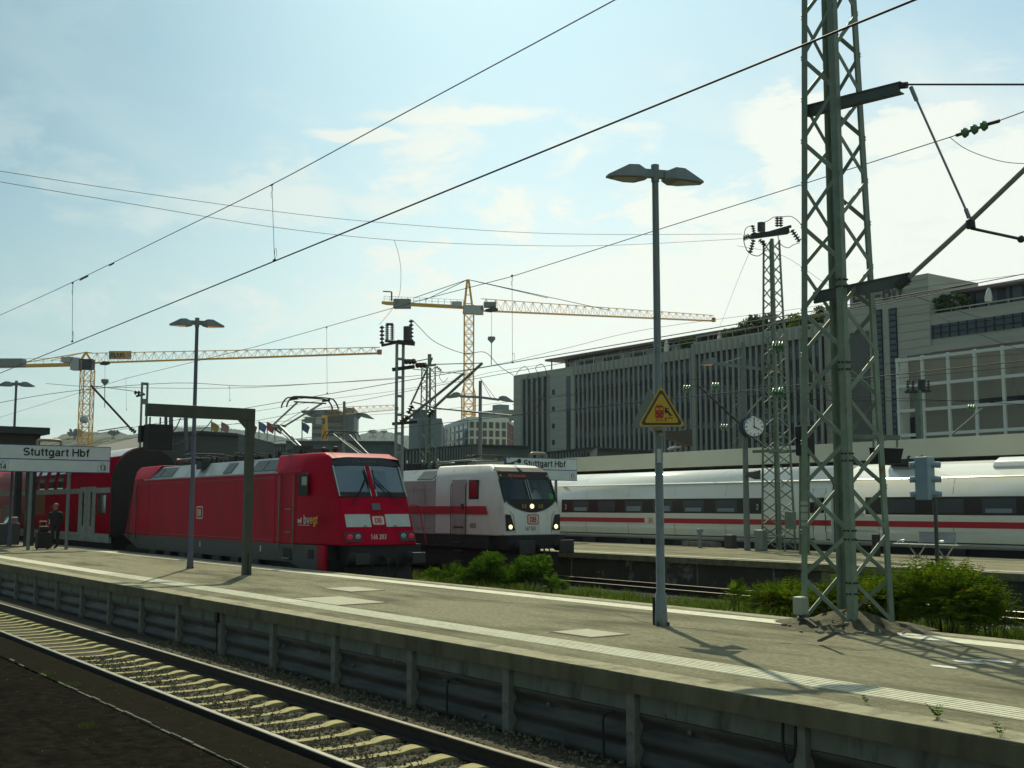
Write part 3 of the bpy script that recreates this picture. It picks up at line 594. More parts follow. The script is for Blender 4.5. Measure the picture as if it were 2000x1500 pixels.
for y in (-.45, .5): MB().tube([front_pt(FL, YC, 1, y - .04, 1.88, .02), front_pt(FL, YC, 1, y - .03, 1.93, .05), front_pt(FL, YC, 1, y + .03, 1.93, .05), front_pt(FL, YC, 1, y + .04, 1.88, .02)], .008, 5).build('lifting_eye', M_black, T)
MB().tube(bez([front_pt(FL, YC, 1, 1.10, 2.5, .05), front_pt(FL, YC, 1, 1.3, 2.48, .12), front_pt(FL, YC, 1, 1.33, 2.3, .14), front_pt(FL, YC, 1, 1.36, 1.4, .14)], 5), .016, 6).build('handrail', M_red, T)
RL = [(z, -47.2 - (-28.28 - xf), cw, -47.2 + (-28.28 - xs), hw, -47.2 + (-28.28 - xr)) for z, xf, cw, xs, hw, xr in FL]
RL = [(z, -47.2 + (-28.28 - xf), cw, -47.2 + (-28.28 - xs), hw, -47.2 + (-28.28 - xr)) for z, xf, cw, xs, hw, xr in FL]
o2, g2, _ = cab(T, RL, YC, -1, M_red, (1, 2), 'rear_cab'); g2.build('windscreen', M_glassblk, T, fix=False)
xa, xb = -32.1, -43.38
b = MB(); b.box(xb, xa, YN, YC + 1.49, 1.38, 3.48); b.build('side_body', M_red, T)
b = MB(); b.prism([(YN + .02, 3.48), (YC + 1.47, 3.48), (YC + 1.12, 3.93), (YC - 1.12, 3.93)], -43.6, -32.2, 'x'); b.build('roof', M_silver, T)
b = MB(); b.box(-44.0, -31.9, YN - .012, YN + .03, 3.44, 3.485); b.build('cantrail_strip', M_silver, T)
def slope(y0f, x0, x1, t0, t1, off=.006):
    """patch on the near roof slope between heights t0..t1 (0 at the cantrail, 1 at the flat)"""
    a = Vector((0, YN + .02, 3.48)); c = Vector((0, YC - 1.12, 3.93)); n = Vector((0, -(c.z - a.z), c.y - a.y)).normalized() * off
    p = a.lerp(c, t0) + n; q = a.lerp(c, t1) + n
    return [(x0, p.y, p.z), (x1, p.y, p.z), (x1, q.y, q.z), (x0, q.y, q.z)]
def roofx(px, py=925): return onY(px, py, YN).x
for px0, px1 in ((285, 309), (311, 332), (432, 448), (487, 509), (512, 545)):
    b = MB(); q = slope(0, roofx(px0), roofx(px1), .12, .85, .02); q2 = slope(0, roofx(px0), roofx(px1), .12, .85, -.01); b.hexa([Vector(v) for v in q2] + [Vector(v) for v in q]); b.build('roof_louvre', M_louv, T)
for px in (272, 335, 360, 440, 478, 510, 552):
    q = slope(0, roofx(px) - .015, roofx(px) + .015, 0.0, 1, .012); MB().add(q, [(0, 1, 2, 3)]).build('roof_seam', M_skirt, T, fix=False)
b = MB(); p = onY(394, 912, YN + .15); b.box(p.x - .25, p.x + .25, p.y - .1, p.y + .25, p.z - .08, p.z + .2); b.build('roof_box', M_dark, T)
# frame below the red
b = MB(); b.prism([(onY(619, 1080, YN).x, 1.38), (onY(619, 1080, YN).x, .45), (-29.95, .45), (-30.5, .75), (-31.0, .86), (-44.6, .86), (-46.5, 1.38)], YN + .02, YC + 1.47); b.build('frame_skirt', M_skirt, T)
b = MB(); b.box(-46.6, -29.0, YN + .25, YC + 1.3, .35, .95); b.build('underframe', M_black, T)
b = MB(); b.prism([(YN - .01, 1.38), (YN + .10, 1.38), (YN + .10, .42), (YN - .01, .42)], onY(619, 1080, YN).x, onY(633, 1080, YN).x, 'x'); b.build('front_corner_skirt', M_red, T, bevel=.02)
b = MB(); b.box(onY(620, 1080, YN).x + .05, onY(632, 1080, YN).x - .05, YN - .02, YN, .45, .56); b.build('corner_plate', M_stripe, T)
b = MB(); b.box(-28.9, -28.32, YC - 1.0, YC + 1.3, .88, 1.4); b.build('buffer_beam', M_black, T); b = MB(); b.hexa([Vector(p) for p in ((-28.5, YC - .95, .2), (-28.2, YC, .2), (-28.2, YC, .2), (-28.5, YC + 1.2, .2), (-28.7, YC - .95, .8), (-28.4, YC, .8), (-28.4, YC, .8), (-28.7, YC + 1.2, .8))]); b.build('snow_plough', M_black, T)
buffers(T, -28.32, YC); bogie(T, -32.5, YC); bogie(T, -42.9, YC)
# side details
for px in (548, 576): x = onY(px, 1000, YN).x; MB().tube([(x, YN - .04, 1.15), (x, YN - .06, 1.25), (x, YN - .06, 3.3), (x, YN - .01, 3.4)], .02, 6).build('handrail', M_chrome, T)
xd0, xd1 = onY(551, 1000, YN).x, onY(573, 1000, YN).x
b = MB(); b.box(xd0, xd1, YN - .008, YN + .01, 1.4, 3.4); d = b.build('cab_door', M_red, T)
for z in (2.28, 1.62): MB().bar((xd1 - .42, YN - .05, z + .1), (xd1 - .02, YN - .05, z + .1), .05, .03).build('door_handle', M_chrome, d)
for px in (254, 268): x = onY(px, 1000, YN).x; MB().tube([(x, YN - .01, 1.2), (x, YN - .05, 1.3), (x, YN - .05, 3.2), (x, YN - .01, 3.3)], .02, 6).build('handrail', M_dark, T)
p = onY(583, 925, YN); q = onY(602, 968, YN)
b = MB(); b.box(p.x, q.x - .03, YN - .012, YN + .02, q.z, 3.40); wv = b.build('cab_side_window', M_black, T, bevel=.03)
b = MB(); b.box(p.x + .25, q.x - .08, YN - .016, YN - .01, q.z + .30, 3.3); b.build('pane', mat('pale_pane', (0.17, 0.19, 0.14), .2), wv)
p = onY(375 + 15, 1001, YN - .004); dblogo(T, p, (1, 0, 0), (0, 0, 1), .42, M_wtxt, M_red)
p = onY(590, 1023, YN - .02); text('bw', (p.x + .08, YN - .012, p.z), .36, M_wtxt, T, 'lettering', (1, 0, 0), xs=1.15); text('egt', (p.x + .50, YN - .012, p.z), .36, M_ytxt, T, 'lettering', (1, 0, 0), xs=1.15)
b = MB(); bx_, bz_ = p.x - .06, p.z + .03
for (u, v, r_) in ((-.04, .06, .045), (-.12, .055, .04), (-.2, .05, .035), (-.02, .12, .03), (-.24, .09, .02)): b.lathe((bx_ + u, YN - .008, bz_ + v), (bx_ + u, YN - .014, bz_ + v), [(0, r_), (1, r_)], 10)
for u in (-.02, -.08, -.16, -.22): b.box(bx_ + u - .012, bx_ + u + .012, YN - .014, YN - .008, bz_ - .02, bz_ + .05)
b.box(bx_ - .2, bx_ + .52, YN - .013, YN - .008, bz_ - .075, bz_ - .06); b.build('leaping_animal_emblem', M_wtxt, T)
for px, py in ((508, 1066), (390, 1056)): p = onY(px, py, YN + .0); MB().box(p.x - .03, p.x + .03, YN + .005, YN + .03, 1.1, 1.28).build('frame_label', M_wtxt, T)
for px in (561,):
    x = onY(px, 1080, YN).x
    b = MB(); b.box(x - .3, x + .25, YN + .0, YN + .03, .92, 1.26); st_ = b.build('step_recess', M_black, T)
    for z in (.95, .42): MB().box(x - .27, x + .22, YN - .06, YN + .12, z, z + .035).build('step', M_chrome, st_)
x = onY(607, 1080, YN).x; MB().box(x - .2, x + .12, YN + .0, YN + .03, 1.0, 1.25).build('step_recess', M_black, T)
for px in (300, 345, 430, 505, 630):
    x = onY(px, 1000, YN).x if px < 600 else -30.5
    MB().box(x - .012, x + .012, YN - .004, YN + .01, 1.42, 3.42).build('panel_seam', M_dred, T)
for z in (1.46, 3.3): MB().box(-44.5, -32.2, YN - .004, YN + .01, z, z + .018).build('panel_seam', M_dred, T)
for i in range(7): x = -33.5 - 1.55 * i; MB().box(x - .35, x + .3, YN - .0, YN + .1, .62, .85).build('underfloor_box', M_dark, T)
# roof gear
pantograph(T, onY(592, 880, YC).x, onY(545, 831, YC).x, onY(606, 776, YC).x, YC, 4.2, onY(545, 831, YC).z, 5.86, .9)
pantograph(T, -42.6, -44.0, -41.6, YC, 4.12, 4.25, 4.4, .4)
b = MB()
for i in range(16):
    x = -35.4 - .42 * i; y = YC + random.uniform(-.7, .7); b.insul((x, y, 3.93), (x, y, 4.22), 4, .09)
for i in range(5):
    x = -35.6 - 1.3 * i; b.tube([(x, YC - .6, 4.25), (x - 1.2, YC - .3, 4.3), (x - 1.5, YC + .4, 4.22)], .025, 6)
b.box(-38.6, -37.2, YC - .35, YC + .4, 3.93, 4.15); b.build('roof_equipment', M_black, T)
for px, py in ((632, 880), (655, 880)): p = onY(px, py, YC - .3); MB().lathe((p.x, p.y, 3.97), (p.x, p.y, 4.22), [(0, .05), (.4, .05), (.5, .10), (.9, .10), (1, .04)], 10).build('roof_horn', M_dark, T)
# ---------------------------------------------------------------- red double-deck coach
T = thing('double_deck_coach', 'red double-deck railway coach with grey doors, coupled behind the red locomotive', 'railway coach', (-61.5, 16, 0), 'red double-deck coaches')
def coachprof(yc, hw, zt, zs, z0, n=7):
    P = [(yc - hw, z0), (yc - hw, zs)]
    for i in range(1, n): a = math.pi * i / n; P.append((yc - hw * math.cos(a) * (1.0), zs + (zt - zs) * math.sin(a) ** .8))
    return P + [(yc + hw, zs), (yc + hw, z0)]
CE = -48.45
P = coachprof(16.0, 1.42, 4.95, 3.25, 1.2, 16)
b = MB(); b.prism(P, CE - 26.4, CE - .02, 'x'); 
for i in range(len(b.f)):
    if len(b.f[i]) == 4: b.sm.add(i)
bd = b.build('body', M_red, T); T_coach = T
Pd = [(y * .994 + 16 * .006, z if z < 1.3 else z * .995) for y, z in P]
b = MB(); b.prism(Pd, CE - .05, CE + .10, 'x'); b.build('end_wall', mat('dark_end_wall', (0.010, 0.007, 0.007), .7, var=.2), T)  # end wall coloured almost black
b = MB(); b.box(CE, CE + .16, 15.55, 16.45, 1.2, 3.3); b.build('gangway', M_black, T)
b = MB(); rr = []
for x in (CE - 26.4, CE - .1):
    rr.append([(x, y - (.012 if y < 16 else -.012) * 0, z + .014) for y, z in P[5:13]])
b.loft(rr, False, False, True); b.build('roof', mat('coach_roof', (0.40, 0.42, 0.42), .35, .1, var=.1), T, fix=False)
yn = 14.58
def sidebox(nm, px0, px1, z0, z1, m, T, th=.012, yn=yn, bevel=0, parent=None):
    x0, x1 = onY(px0, 990, yn).x, onY(px1, 990, yn).x
    return MB().box(x0, x1, yn - th, yn + .01, z0, z1).build(nm, m, parent or T, bevel=bevel)
M_cgrey = mat('coach_grey_band', (0.24, 0.28, 0.27), .5, var=.12, vs=3, dirt=(0.10, 0.09, 0.08), ds=4)
b = MB(); b.box(CE - 26.4, CE - .03, yn - .006, yn, 3.02, 3.24); b.build('middle_band', M_cgrey, T)
b = MB(); b.box(CE - 26.4, CE - .03, yn - .008, yn + .1, .95, 1.32); b.build('lower_band', M_cgrey, T)
for px0, px1 in ((156, 170), (171, 186.5)):
    d = sidebox('door', px0, px1, 1.05, 3.3, M_cgrey, T, .02)
    xm = (onY(px0, 990, yn).x + onY(px1, 990, yn).x) / 2; pts = []
    for i in range(16): a = 2 * math.pi * i / 16; pts.append((xm + .11 * math.cos(a), 2.35 + (.62 if math.sin(a) > 0 else -.62) + .12 * math.sin(a)))
    MB().prism(pts, yn - .03, yn - .005).build('door_window', M_glassblk, d)
sidebox('door_edge', 153.5, 155.5, 1.3, 3.0, M_cgrey, T, .01)
wf = sidebox('side_window', 189, 209, 2.15, 2.98, M_black, T, .015, bevel=.05); sidebox('pane', 191, 207, 2.2, 2.93, M_glassblk, T, .02, parent=wf)
sidebox('information_panel', 70, 88, 2.1, 3.0, mat('orange_panel', (0.16, 0.05, 0.008), .5), T, .02)
for px0, px1 in ((62, 72), (78, 88), (96, 106), (113, 124), (130, 136)):  # curved upper-deck windows
    x0, x1 = onY(px0, 940, yn).x, onY(px1, 940, yn).x; b = MB(); pr = [(y - .012, z + .005) for y, z in P[1:6]]; b.loft([[(x0, y, z) for y, z in pr], [(x1, y, z) for y, z in pr]], False, False, True); b.build('upper_window', mat('sky_reflecting_window', (0.05, 0.07, 0.07), .05, spec=1.0), T, fix=False)
for px0, px1 in ((2, 20), (24, 42)): sidebox('lower_window', px0, px1, 1.75, 2.5, M_glassblk, T, .012)
b = MB(); b.box(CE - 26, CE - .1, 14.8, 17.2, .4, 1.2); b.build('underframe', M_black, T); bogie(T, CE - 3.3, 16.0, .46, 1.25)
# ---------------------------------------------------------------- white locomotive
YC = 25.05; YN = YC - 1.49
T = thing('white_locomotive', 'white electric locomotive with a red side stripe, lit headlights and a driver in the cab', 'locomotive', (-43, YC, 0))
FL = [(1.42, -33.34, 1.22, -34.0, 1.49, -37.6), (2.15, -33.38, 1.22, -34.1, 1.49, -37.6), (2.68, -33.50, 1.20, -34.3, 1.49, -37.6), (3.45, -33.86, 1.17, -34.8, 1.47, -37.6), (3.72, -34.02, 1.12, -35.0, 1.36, -37.7), (3.96, -34.5, 1.0, -35.5, 1.15, -37.9), (4.0, -35.0, .8, -36.0, 1.0, -38.0)]
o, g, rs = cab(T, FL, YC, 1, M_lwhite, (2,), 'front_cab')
g.build('windscreen', glassmat('windscreen_glass_pale', (0.85, 0.92, 0.88), .07), T, fix=False)
b = MB(); b.box(-37.4, -34.5, YC - 1.1, YC + 1.1, 1.9, 1.93); b.box(-36.6, -36.5, YC - 1.3, YC + 1.3, 1.9, 3.8); b.box(-34.6, -33.8, YC - 1, YC + 1, 2.45, 2.62); b.build('cab_interior', M_cabin, T)
f = MB(); f.hexa(fquad(FL, YC, 1, -1.14, 1.14, 3.45, 3.72)); f.hexa(fquad(FL, YC, 1, -1.10, 1.10, 3.72, 3.88)); dsp = f.build('display_panel', M_black, T)
text('RE Karlsruhe', front_pt(FL, YC, 1, -.72, 3.52, .016), .14, mat('amber_display', (0.30, 0.07, 0.03), emit=.35), dsp, 'display_lettering', xs=1.25)
for y in (-1.06, 1.06): p = front_pt(FL, YC, 1, y, 3.56, .02); MB().lathe(p, p + Vector((.02, 0, 0)), [(0, .04), (1, .03)], 8).build('marker_lamp', M_ytxt, T)
for y in (-1.17, 1.17): MB().bar(front_pt(FL, YC, 1, y, 2.60, .02), front_pt(FL, YC, 1, y * .985, 3.45, .02), .05, .03).build('windscreen_trim', M_black, T)
f = MB(); f.bar(front_pt(FL, YC, 1, 0, 2.7, .02), front_pt(FL, YC, 1, -.0, 3.45, .02), .09, .03); f.build('windscreen_divider', M_black, T)
for k in (-.055, .055): MB().bar(front_pt(FL, YC, 1, k, 2.7, .05), front_pt(FL, YC, 1, k, 3.42, .05), .02).build('windscreen_strip', M_stripe, T)
# black smile panel with small lamps
pts = []; n = 14
top = [front_pt(FL, YC, 1, -1.12 + 2.24 * i / n, 2.72, .02) for i in range(n + 1)]
bot = [front_pt(FL, YC, 1, -1.12 + 2.24 * i / n, 2.68 - .44 * math.sin(math.pi * i / n) ** .7, .02) for i in range(n + 1)]
b = MB(); b.loft([[a for a in top], [a for a in bot]], False, False); sm_ = b.build('black_mask', M_black, T, fix=False)
for y, m_, r_ in ((-.42, M_ytxt, .05), (-.30, M_ytxt, .05), (0, M_lamp, .07), (.33, M_ytxt, .05), (.45, M_ytxt, .05)):
    p = front_pt(FL, YC, 1, y, 2.46, .022)
    if m_ is M_lamp: MB().lathe(p, p + Vector((.03, 0, 0)), [(0, .09), (.7, .085), (1, .05)], 12).build('top_headlight', M_lamp, sm_)
    else: MB().box(p.x, p.x + .02, p.y - .035, p.y + .035, p.z - .07, p.z + .07).build('marker_lamp', mat('dim_yellow_lamp', (0.25, 0.17, 0.04), .4), sm_)
for s in (-1, 1):
    ys = [(.99, 1.46), (1.18, 1.46), (1.20, 2.12), (.93, 2.17), (.80, 1.85)] if True else 0
    ysl = [(.74, 1.50), (1.20, 1.46), (1.22, 2.10), (.98, 2.14), (.78, 1.8)]
    a = [front_pt(FL, YC, 1, s * y, z, .012) for y, z in ([(.83, 1.62), (1.2, 1.60), (1.22, 2.18), (1.0, 2.16)])]
    b = MB(); b.add(a + [p + Vector((.02, 0, 0)) for p in a], [(0, 1, 2, 3), (4, 5, 6, 7), (0, 1, 5, 4), (1, 2, 6, 5), (2, 3, 7, 6), (3, 0, 4, 7)]); hl = b.build('headlight', M_black, T)
    p = front_pt(FL, YC, 1, s * 1.02, 1.73, .03); MB().lathe(p, p + Vector((.02, 0, 0)), [(0, .085), (.6, .08), (1, .03)], 14).build('lit_bulb', M_lamp, hl)
    MB().tube([front_pt(FL, YC, 1, s * .80, 1.5, .012), front_pt(FL, YC, 1, s * .86, 2.12, .012), front_pt(FL, YC, 1, s * 1.0, 2.3, .012)], .007, 4).build('panel_joint', M_skirt, T)
dblogo(T, front_pt(FL, YC, 1, 0, 1.99, .008), (0, 1, 0), (0, 0, 1), .36, M_logor, mat('logo_cream', (0.55, 0.52, 0.45), .6))
text('147 551', front_pt(FL, YC, 1, -.38, 1.60, .010), .2, M_gtxt, T, 'number', xs=.9)
b = MB(); p = front_pt(FL, YC, 1, .95, 2.82, .03); b.lathe(p, p + Vector((.008, 0, 0)), [(0, .11), (1, .11)], 20); b.build('green_sticker', mat('green_disc', (0.03, 0.30, 0.05), .6), T)
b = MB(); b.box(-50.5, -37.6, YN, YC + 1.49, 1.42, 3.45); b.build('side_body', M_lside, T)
b = MB(); b.prism([(YN + .03, 3.45), (YC + 1.46, 3.45), (YC + 1.0, 3.9), (YC - 1.0, 3.9)], -50.6, -37.7, 'x'); b.build('roof', M_silver, T)
for i in range(8):
    x = -38.35 - .82 * i; b = MB(); b.box(x - .025, x + .025, YN - .02, YN, 1.6, 3.3); b.build('side_rib', M_lside, T)
b = MB(); b.box(-44.5, -37.9, YN - .02, YN, 3.1, 3.16); b.box(-44.5, -37.9, YN - .02, YN, 1.62, 1.67); b.build('side_rib', M_lside, T)
def nb(nm, px0, px1, py0, py1, m, th=.012, bevel=0, parent=None):
    a, c = onY(px0, (py0 + py1) / 2, YN), onY(px1, (py0 + py1) / 2, YN); z0 = onY((px0 + px1) / 2, py1, YN).z; z1 = onY((px0 + px1) / 2, py0, YN).z
    return MB().box(a.x, c.x, YN - th, YN + .01, z0, z1).build(nm, m, parent or T, bevel=bevel)
p0_, p1_ = onY(806, 988, YN), onY(953, 988, YN)
sa, sb = onY(900, 988.5, YN).z, onY(900, 1004, YN).z
b = MB(); b.prism([(-50, sb), (onY(953, 1000, YN).x, sb), (onY(949, 990, YN).x, sa), (-50, sa)], YN - .042, YN - .004); b.build('red_stripe', M_tred, T)
nb('door', 884, 911, 937, 1042, M_lside, .034)
for px in (883.5, 912): x = onY(px, 990, YN).x; MB().tube([(x, YN - .03, 1.35), (x, YN - .07, 1.45), (x, YN - .07, 3.2), (x, YN - .03, 3.3)], .018, 6).build('handrail', M_skirt, T)
nb('door_handle', 903, 907, 984, 995, M_dark, .07); nb('door_handle', 888, 906, 1028, 1031, M_dark, .06)
wv = nb('cab_side_window', 916, 935, 937, 975, M_black, .016, .05); nb('pane', 918, 932, 939, 972, mat('painted_red_reflection', (0.20, 0.010, 0.015), .15), .024, .04, wv)  # red reflection put into the pane's own colour
p = onY(918, 1031, YN); text('4802', (p.x, YN - .012, p.z), .26, mat('faint_grey_lettering', (0.16, 0.155, 0.155), .6), T, 'number', (1, 0, 0), xs=.95)
for px in (840, 868): MB().box(onY(px, 900, YN).x - .01, onY(px, 900, YN).x + .01, YN + .1, YN + .12, 3.5, 3.52).build('roof_catch', M_dark, T)
for px0, px1 in ((812, 843), (846, 877)):
    x0, x1 = onY(px0, 925, YN).x, onY(px1, 925, YN).x; a = Vector((0, YN + .03, 3.45)); c = Vector((0, YC - 1.0, 3.9)); b = MB(); pp = a.lerp(c, .1); qq = a.lerp(c, .8)
    b.hexa([Vector(v) for v in ((x0, pp.y, pp.z - .02), (x1, pp.y, pp.z - .02), (x1, qq.y, qq.z - .02), (x0, qq.y, qq.z - .02), (x0, pp.y - .01, pp.z + .02), (x1, pp.y - .01, pp.z + .02), (x1, qq.y - .01, qq.z + .02), (x0, qq.y - .01, qq.z + .02))]); b.build('roof_louvre', M_louv, T)
b = MB(); b.box(-50.4, -34.0, YN + .03, YC + 1.46, .95, 1.42); b.build('frame_skirt', M_black, T)
b = MB(); b.box(-50.4, -34.6, YN + .25, YC + 1.3, .3, .95); b.build('underframe', M_black, T)
b = MB(); b.box(-34.2, -33.1, YC - 1.28, YC + 1.28, .95, 1.44); b.box(-34.0, -33.3, YC - 1.1, YC + 1.1, .3, .8); b.build('buffer_beam', M_black, T)
for z in (1.12, .82, .45): 
    x = onY(896, 1060, YN).x; MB().box(x - .28, x + .25, YN - .06, YN + .1, z, z + .035).build('step', M_skirt, T)
buffers(T, -33.1, YC, 1, .62, .66, .46); bogie(T, -37.6, YC); bogie(T, -46.9, YC)
pantograph(T, -47.6, -45.9, -48.2, YC, 4.05, 4.75, 5.95)
pantograph(T, -37.9, -39.9, -36.2, YC, 4.08, 4.2, 4.4, .3)
b = MB()
for i in range(14): x = -39.3 - .5 * i; y = YC + random.uniform(-.8, .6); b.insul((x, y, 3.9), (x, y, 4.25), 4, .09)
for i in range(6): x = -38.6 - 1.2 * i; b.tube([(x, YC - .7, 4.2), (x - .7, YC - .3, 4.34), (x - 1.4, YC + .3, 4.25)], .028, 6)
b.box(-42.5, -41.2, YC - .5, YC + .4, 3.9, 4.2); b.build('roof_equipment', M_black, T)
b = MB(); b.tube([(-34.9, YC + .1, 4.05), (-34.5, YC + .1, 4.12)], .03, 8); b.lathe((-34.5, YC + .1, 4.12), (-34.3, YC + .1, 4.12), [(0, .03), (1, .09)], 10); b.tube([(-34.9, YC - .12, 4.05), (-34.9, YC + .3, 4.05)], .03, 6); b.build('roof_horn', M_black, T)
RLx = [(z, -51.6 + (-33.34 - xf), cw, -51.6 + (-33.34 - xs), hw, -51.6 + (-33.34 - xr) + .2) for z, xf, cw, xs, hw, xr in FL]
cab(T, RLx, YC, -1, M_lwhite, (), 'rear_cab')
# ---------------------------------------------------------------- white high-speed coaches
M_ice = mat('glossy_white_coach', (0.78, 0.80, 0.75), 0.13, var=.02, spec=.7)
M_icel = mat('lower_white_coach', (0.70, 0.71, 0.60), 0.3, var=.05, vs=2)
YI = 36.3; YCI = YI + 1.48
prof = [(YI + .16, .98), (YI + .05, 1.12), (YI - .0, 1.5), (YI - .005, 2.1), (YI + .02, 2.85), (YI + .10, 3.20), (YI + .22, 3.44)]
top_ = [(YI + .27, 3.50), (YI + .36, 3.60), (YI + .55, 3.80), (YI + .85, 3.97), (YI + 1.15, 4.06), (YI + 1.48, 4.09)]
def yat(z, o=0.0):
    for a, c in zip(prof, prof[1:]):
        if a[1] <= z <= c[1]: return a[0] + (c[0] - a[0]) * (z - a[1]) / (c[1] - a[1]) - o
def icepatch(nm, x0, x1, z0, z1, m, T, o=.006, n=3):
    b = MB(); zs = [z0 + (z1 - z0) * i / n for i in range(n + 1)]; b.loft([[(x, yat(z, o), z) for z in zs] for x in (x0, x1)], False, False); return b.build(nm, m, T, fix=False)
def icecoach(x0, x1, label, wins, doors, nums, twos):
    T = thing('white_coach', label, 'railway coach', ((x0 + x1) / 2, YCI, 0), 'white high-speed train coaches')
    h = prof + top_; P = h + [(2 * YCI - y, z) for y, z in h[-2::-1]]
    b = MB(); b.prism(P, x0, x1, 'x')
    for i in range(len(b.f)):
        if len(b.f[i]) == 4: b.sm.add(i)
    o = b.build('body', M_ice, T)
    icepatch('lower_panel', x0 + .01, x1 - .01, 1.13, 2.12, M_icel, T, .003)
    icepatch('window_band', wins[0], wins[1], 2.155, 2.80, mat('coach_window_band', (0.012, 0.016, 0.018), .2, spec=.3), T, .008)
    x = wins[0] + .9
    while x < wins[1] - 1.3:
        icepatch('window', x, x + 1.25, 2.22, 2.72, mat('tinted_coach_window', (0.03, 0.05, 0.06), .25, spec=.4), T, .012); 
        if random.random() < .75: icepatch('window_reflection', x + .12, x + 1.1, 2.24, 2.24 + random.uniform(.12, .24), mat('painted_pale_reflection', (0.16, 0.21, 0.25), .3), T, .015)  # pale lower strip paints a reflection onto the glass
        x += 1.95
    b = MB(); b.loft([[(x, YI + .16, 3.44), (x, YI + .14, 3.47), (x, YI + .19, 3.505), (x, YI + .27, 3.51)] for x in (x0 + .05, x1 - .05)], False, False); b.build('highlight_ledge', M_ice, T, fix=False)  # ledge added to catch the sun as a bright line
    segs = [x0 + .02] + sum([[a, c] for a, c in doors], []) + [x1 - .02]
    icepatch('red_stripe', x0 + .02, x1 - .02, 1.71, 1.925, M_tred, T, .010)
    for a, c in doors:
        d = icepatch('door', a, c, 1.15, 3.15, M_ice, T, .016, 8); icepatch('door_stripe', a, c, 1.71, 1.925, M_tred, d, .020)
        for q in (a, c): b = MB(); b.loft([[(q + e, yat(z, .018), z) for z in (1.15, 1.6, 2.1, 2.6, 3.15)] for e in (-.02, .02)], False, False); b.build('door_seam', M_skirt, d, fix=False)
        icepatch('door_window', (a + c) / 2 - .25, (a + c) / 2 + .25, 2.2, 2.8, M_glassblk, d, .022)
    for q in nums:
        icepatch('logo_gap', q - .4, q + .4, 1.70, 1.935, M_icel, T, .012); dblogo(T, (q, yat(1.82, .014), 1.82), (1, 0, 0), (0, 0, 1), .22, M_logor, M_icel)
    for q in twos: text('2', (q, yat(2.4, .02), 2.32), .34, M_wtxt, T, 'class_number', (1, 0, 0), xs=.9)
    b = MB(); b.box(x0 + .1, x1 - .1, YI + .25, YCI + 1.2, .3, 1.0); b.build('underframe', M_black, T)
    for k in range(8):
        q = x0 + 1.6 + 3.1 * k; icepatch('panel_seam', q, q + .02, 1.14, 1.69, M_skirt, T, .012); icepatch('roof_seam', q, q + .025, 2.9, 3.42, mat('faint_seam', (0.42, 0.44, 0.42), .5), T, .006)
    b = MB(); b.loft([[(x, yat(1.16, .008), 1.15), (x, yat(1.22, .008), 1.2)] for x in (x0 + .1, x1 - .1)], False, False); b.build('sill_seam', M_skirt, T, fix=False)
    for k in range(7):
        xx = x1 - 2 - 3.2 * k; b = MB(); b.box(xx - .5, xx + .5, YI + .12, YI + .3, .72, .98); b.build('underfloor_box', M_dark, T)
    for q in (x0 + 3, x1 - 3): bogie(T, q, YCI, .46, 1.25)
    return T
jx = onY(1628, 990, YI).x; lx = onY(1600, 990, YI).x
Tc = icecoach(jx - 25.9, jx - .12, 'white high-speed coach with a dark window band, left of the clock pole', (-45.9, onY(1489, 985, YI).x), [(onY(1588, 990, YI).x, onY(1612, 990, YI).x)], [onY(1271, 1015, YI).x], [-45.6, onY(1484, 985, YI).x - .18])
Td = icecoach(jx + .45, jx + 26.2, 'white high-speed coach on the right edge, behind the metal bench and the traffic signal', (onY(1690, 985, YI).x, jx + 24), [], [], [])
b = MB(); b.box(jx - .15, jx + .48, YI + .15, YCI + 1.2, 1.0, 3.6); b.build('gangway', M_black, Td)
b = MB(); bx0, bx1 = onY(1920, 905, YI).x, onY(1920, 905, YI).x + 14; b.prism([(YI + .5, 3.8), (YI + .62, 4.0), (YI + .95, 4.16), (YI + 2.0, 4.16), (YI + 2.4, 3.8)], bx0, bx1, 'x'); b.build('roof_hood', M_ice, Td, bevel=.06)
b = MB()
for px in (1745, 1775, 1800): p = onY(px, 912, YI + .9); b.insul((p.x, p.y, 4.0), (p.x, p.y, 4.35), 4, .1)
p = onY(1770, 910, YI + .9); b.box(p.x - .7, p.x + .6, p.y - .4, p.y + .4, 4.0, 4.2); b.build('roof_equipment', M_dark, Td)
icepatch('side_display', onY(1571, 985, YI).x, onY(1598, 985, YI).x - .1, 2.2, 2.62, M_black, Tc, .02)
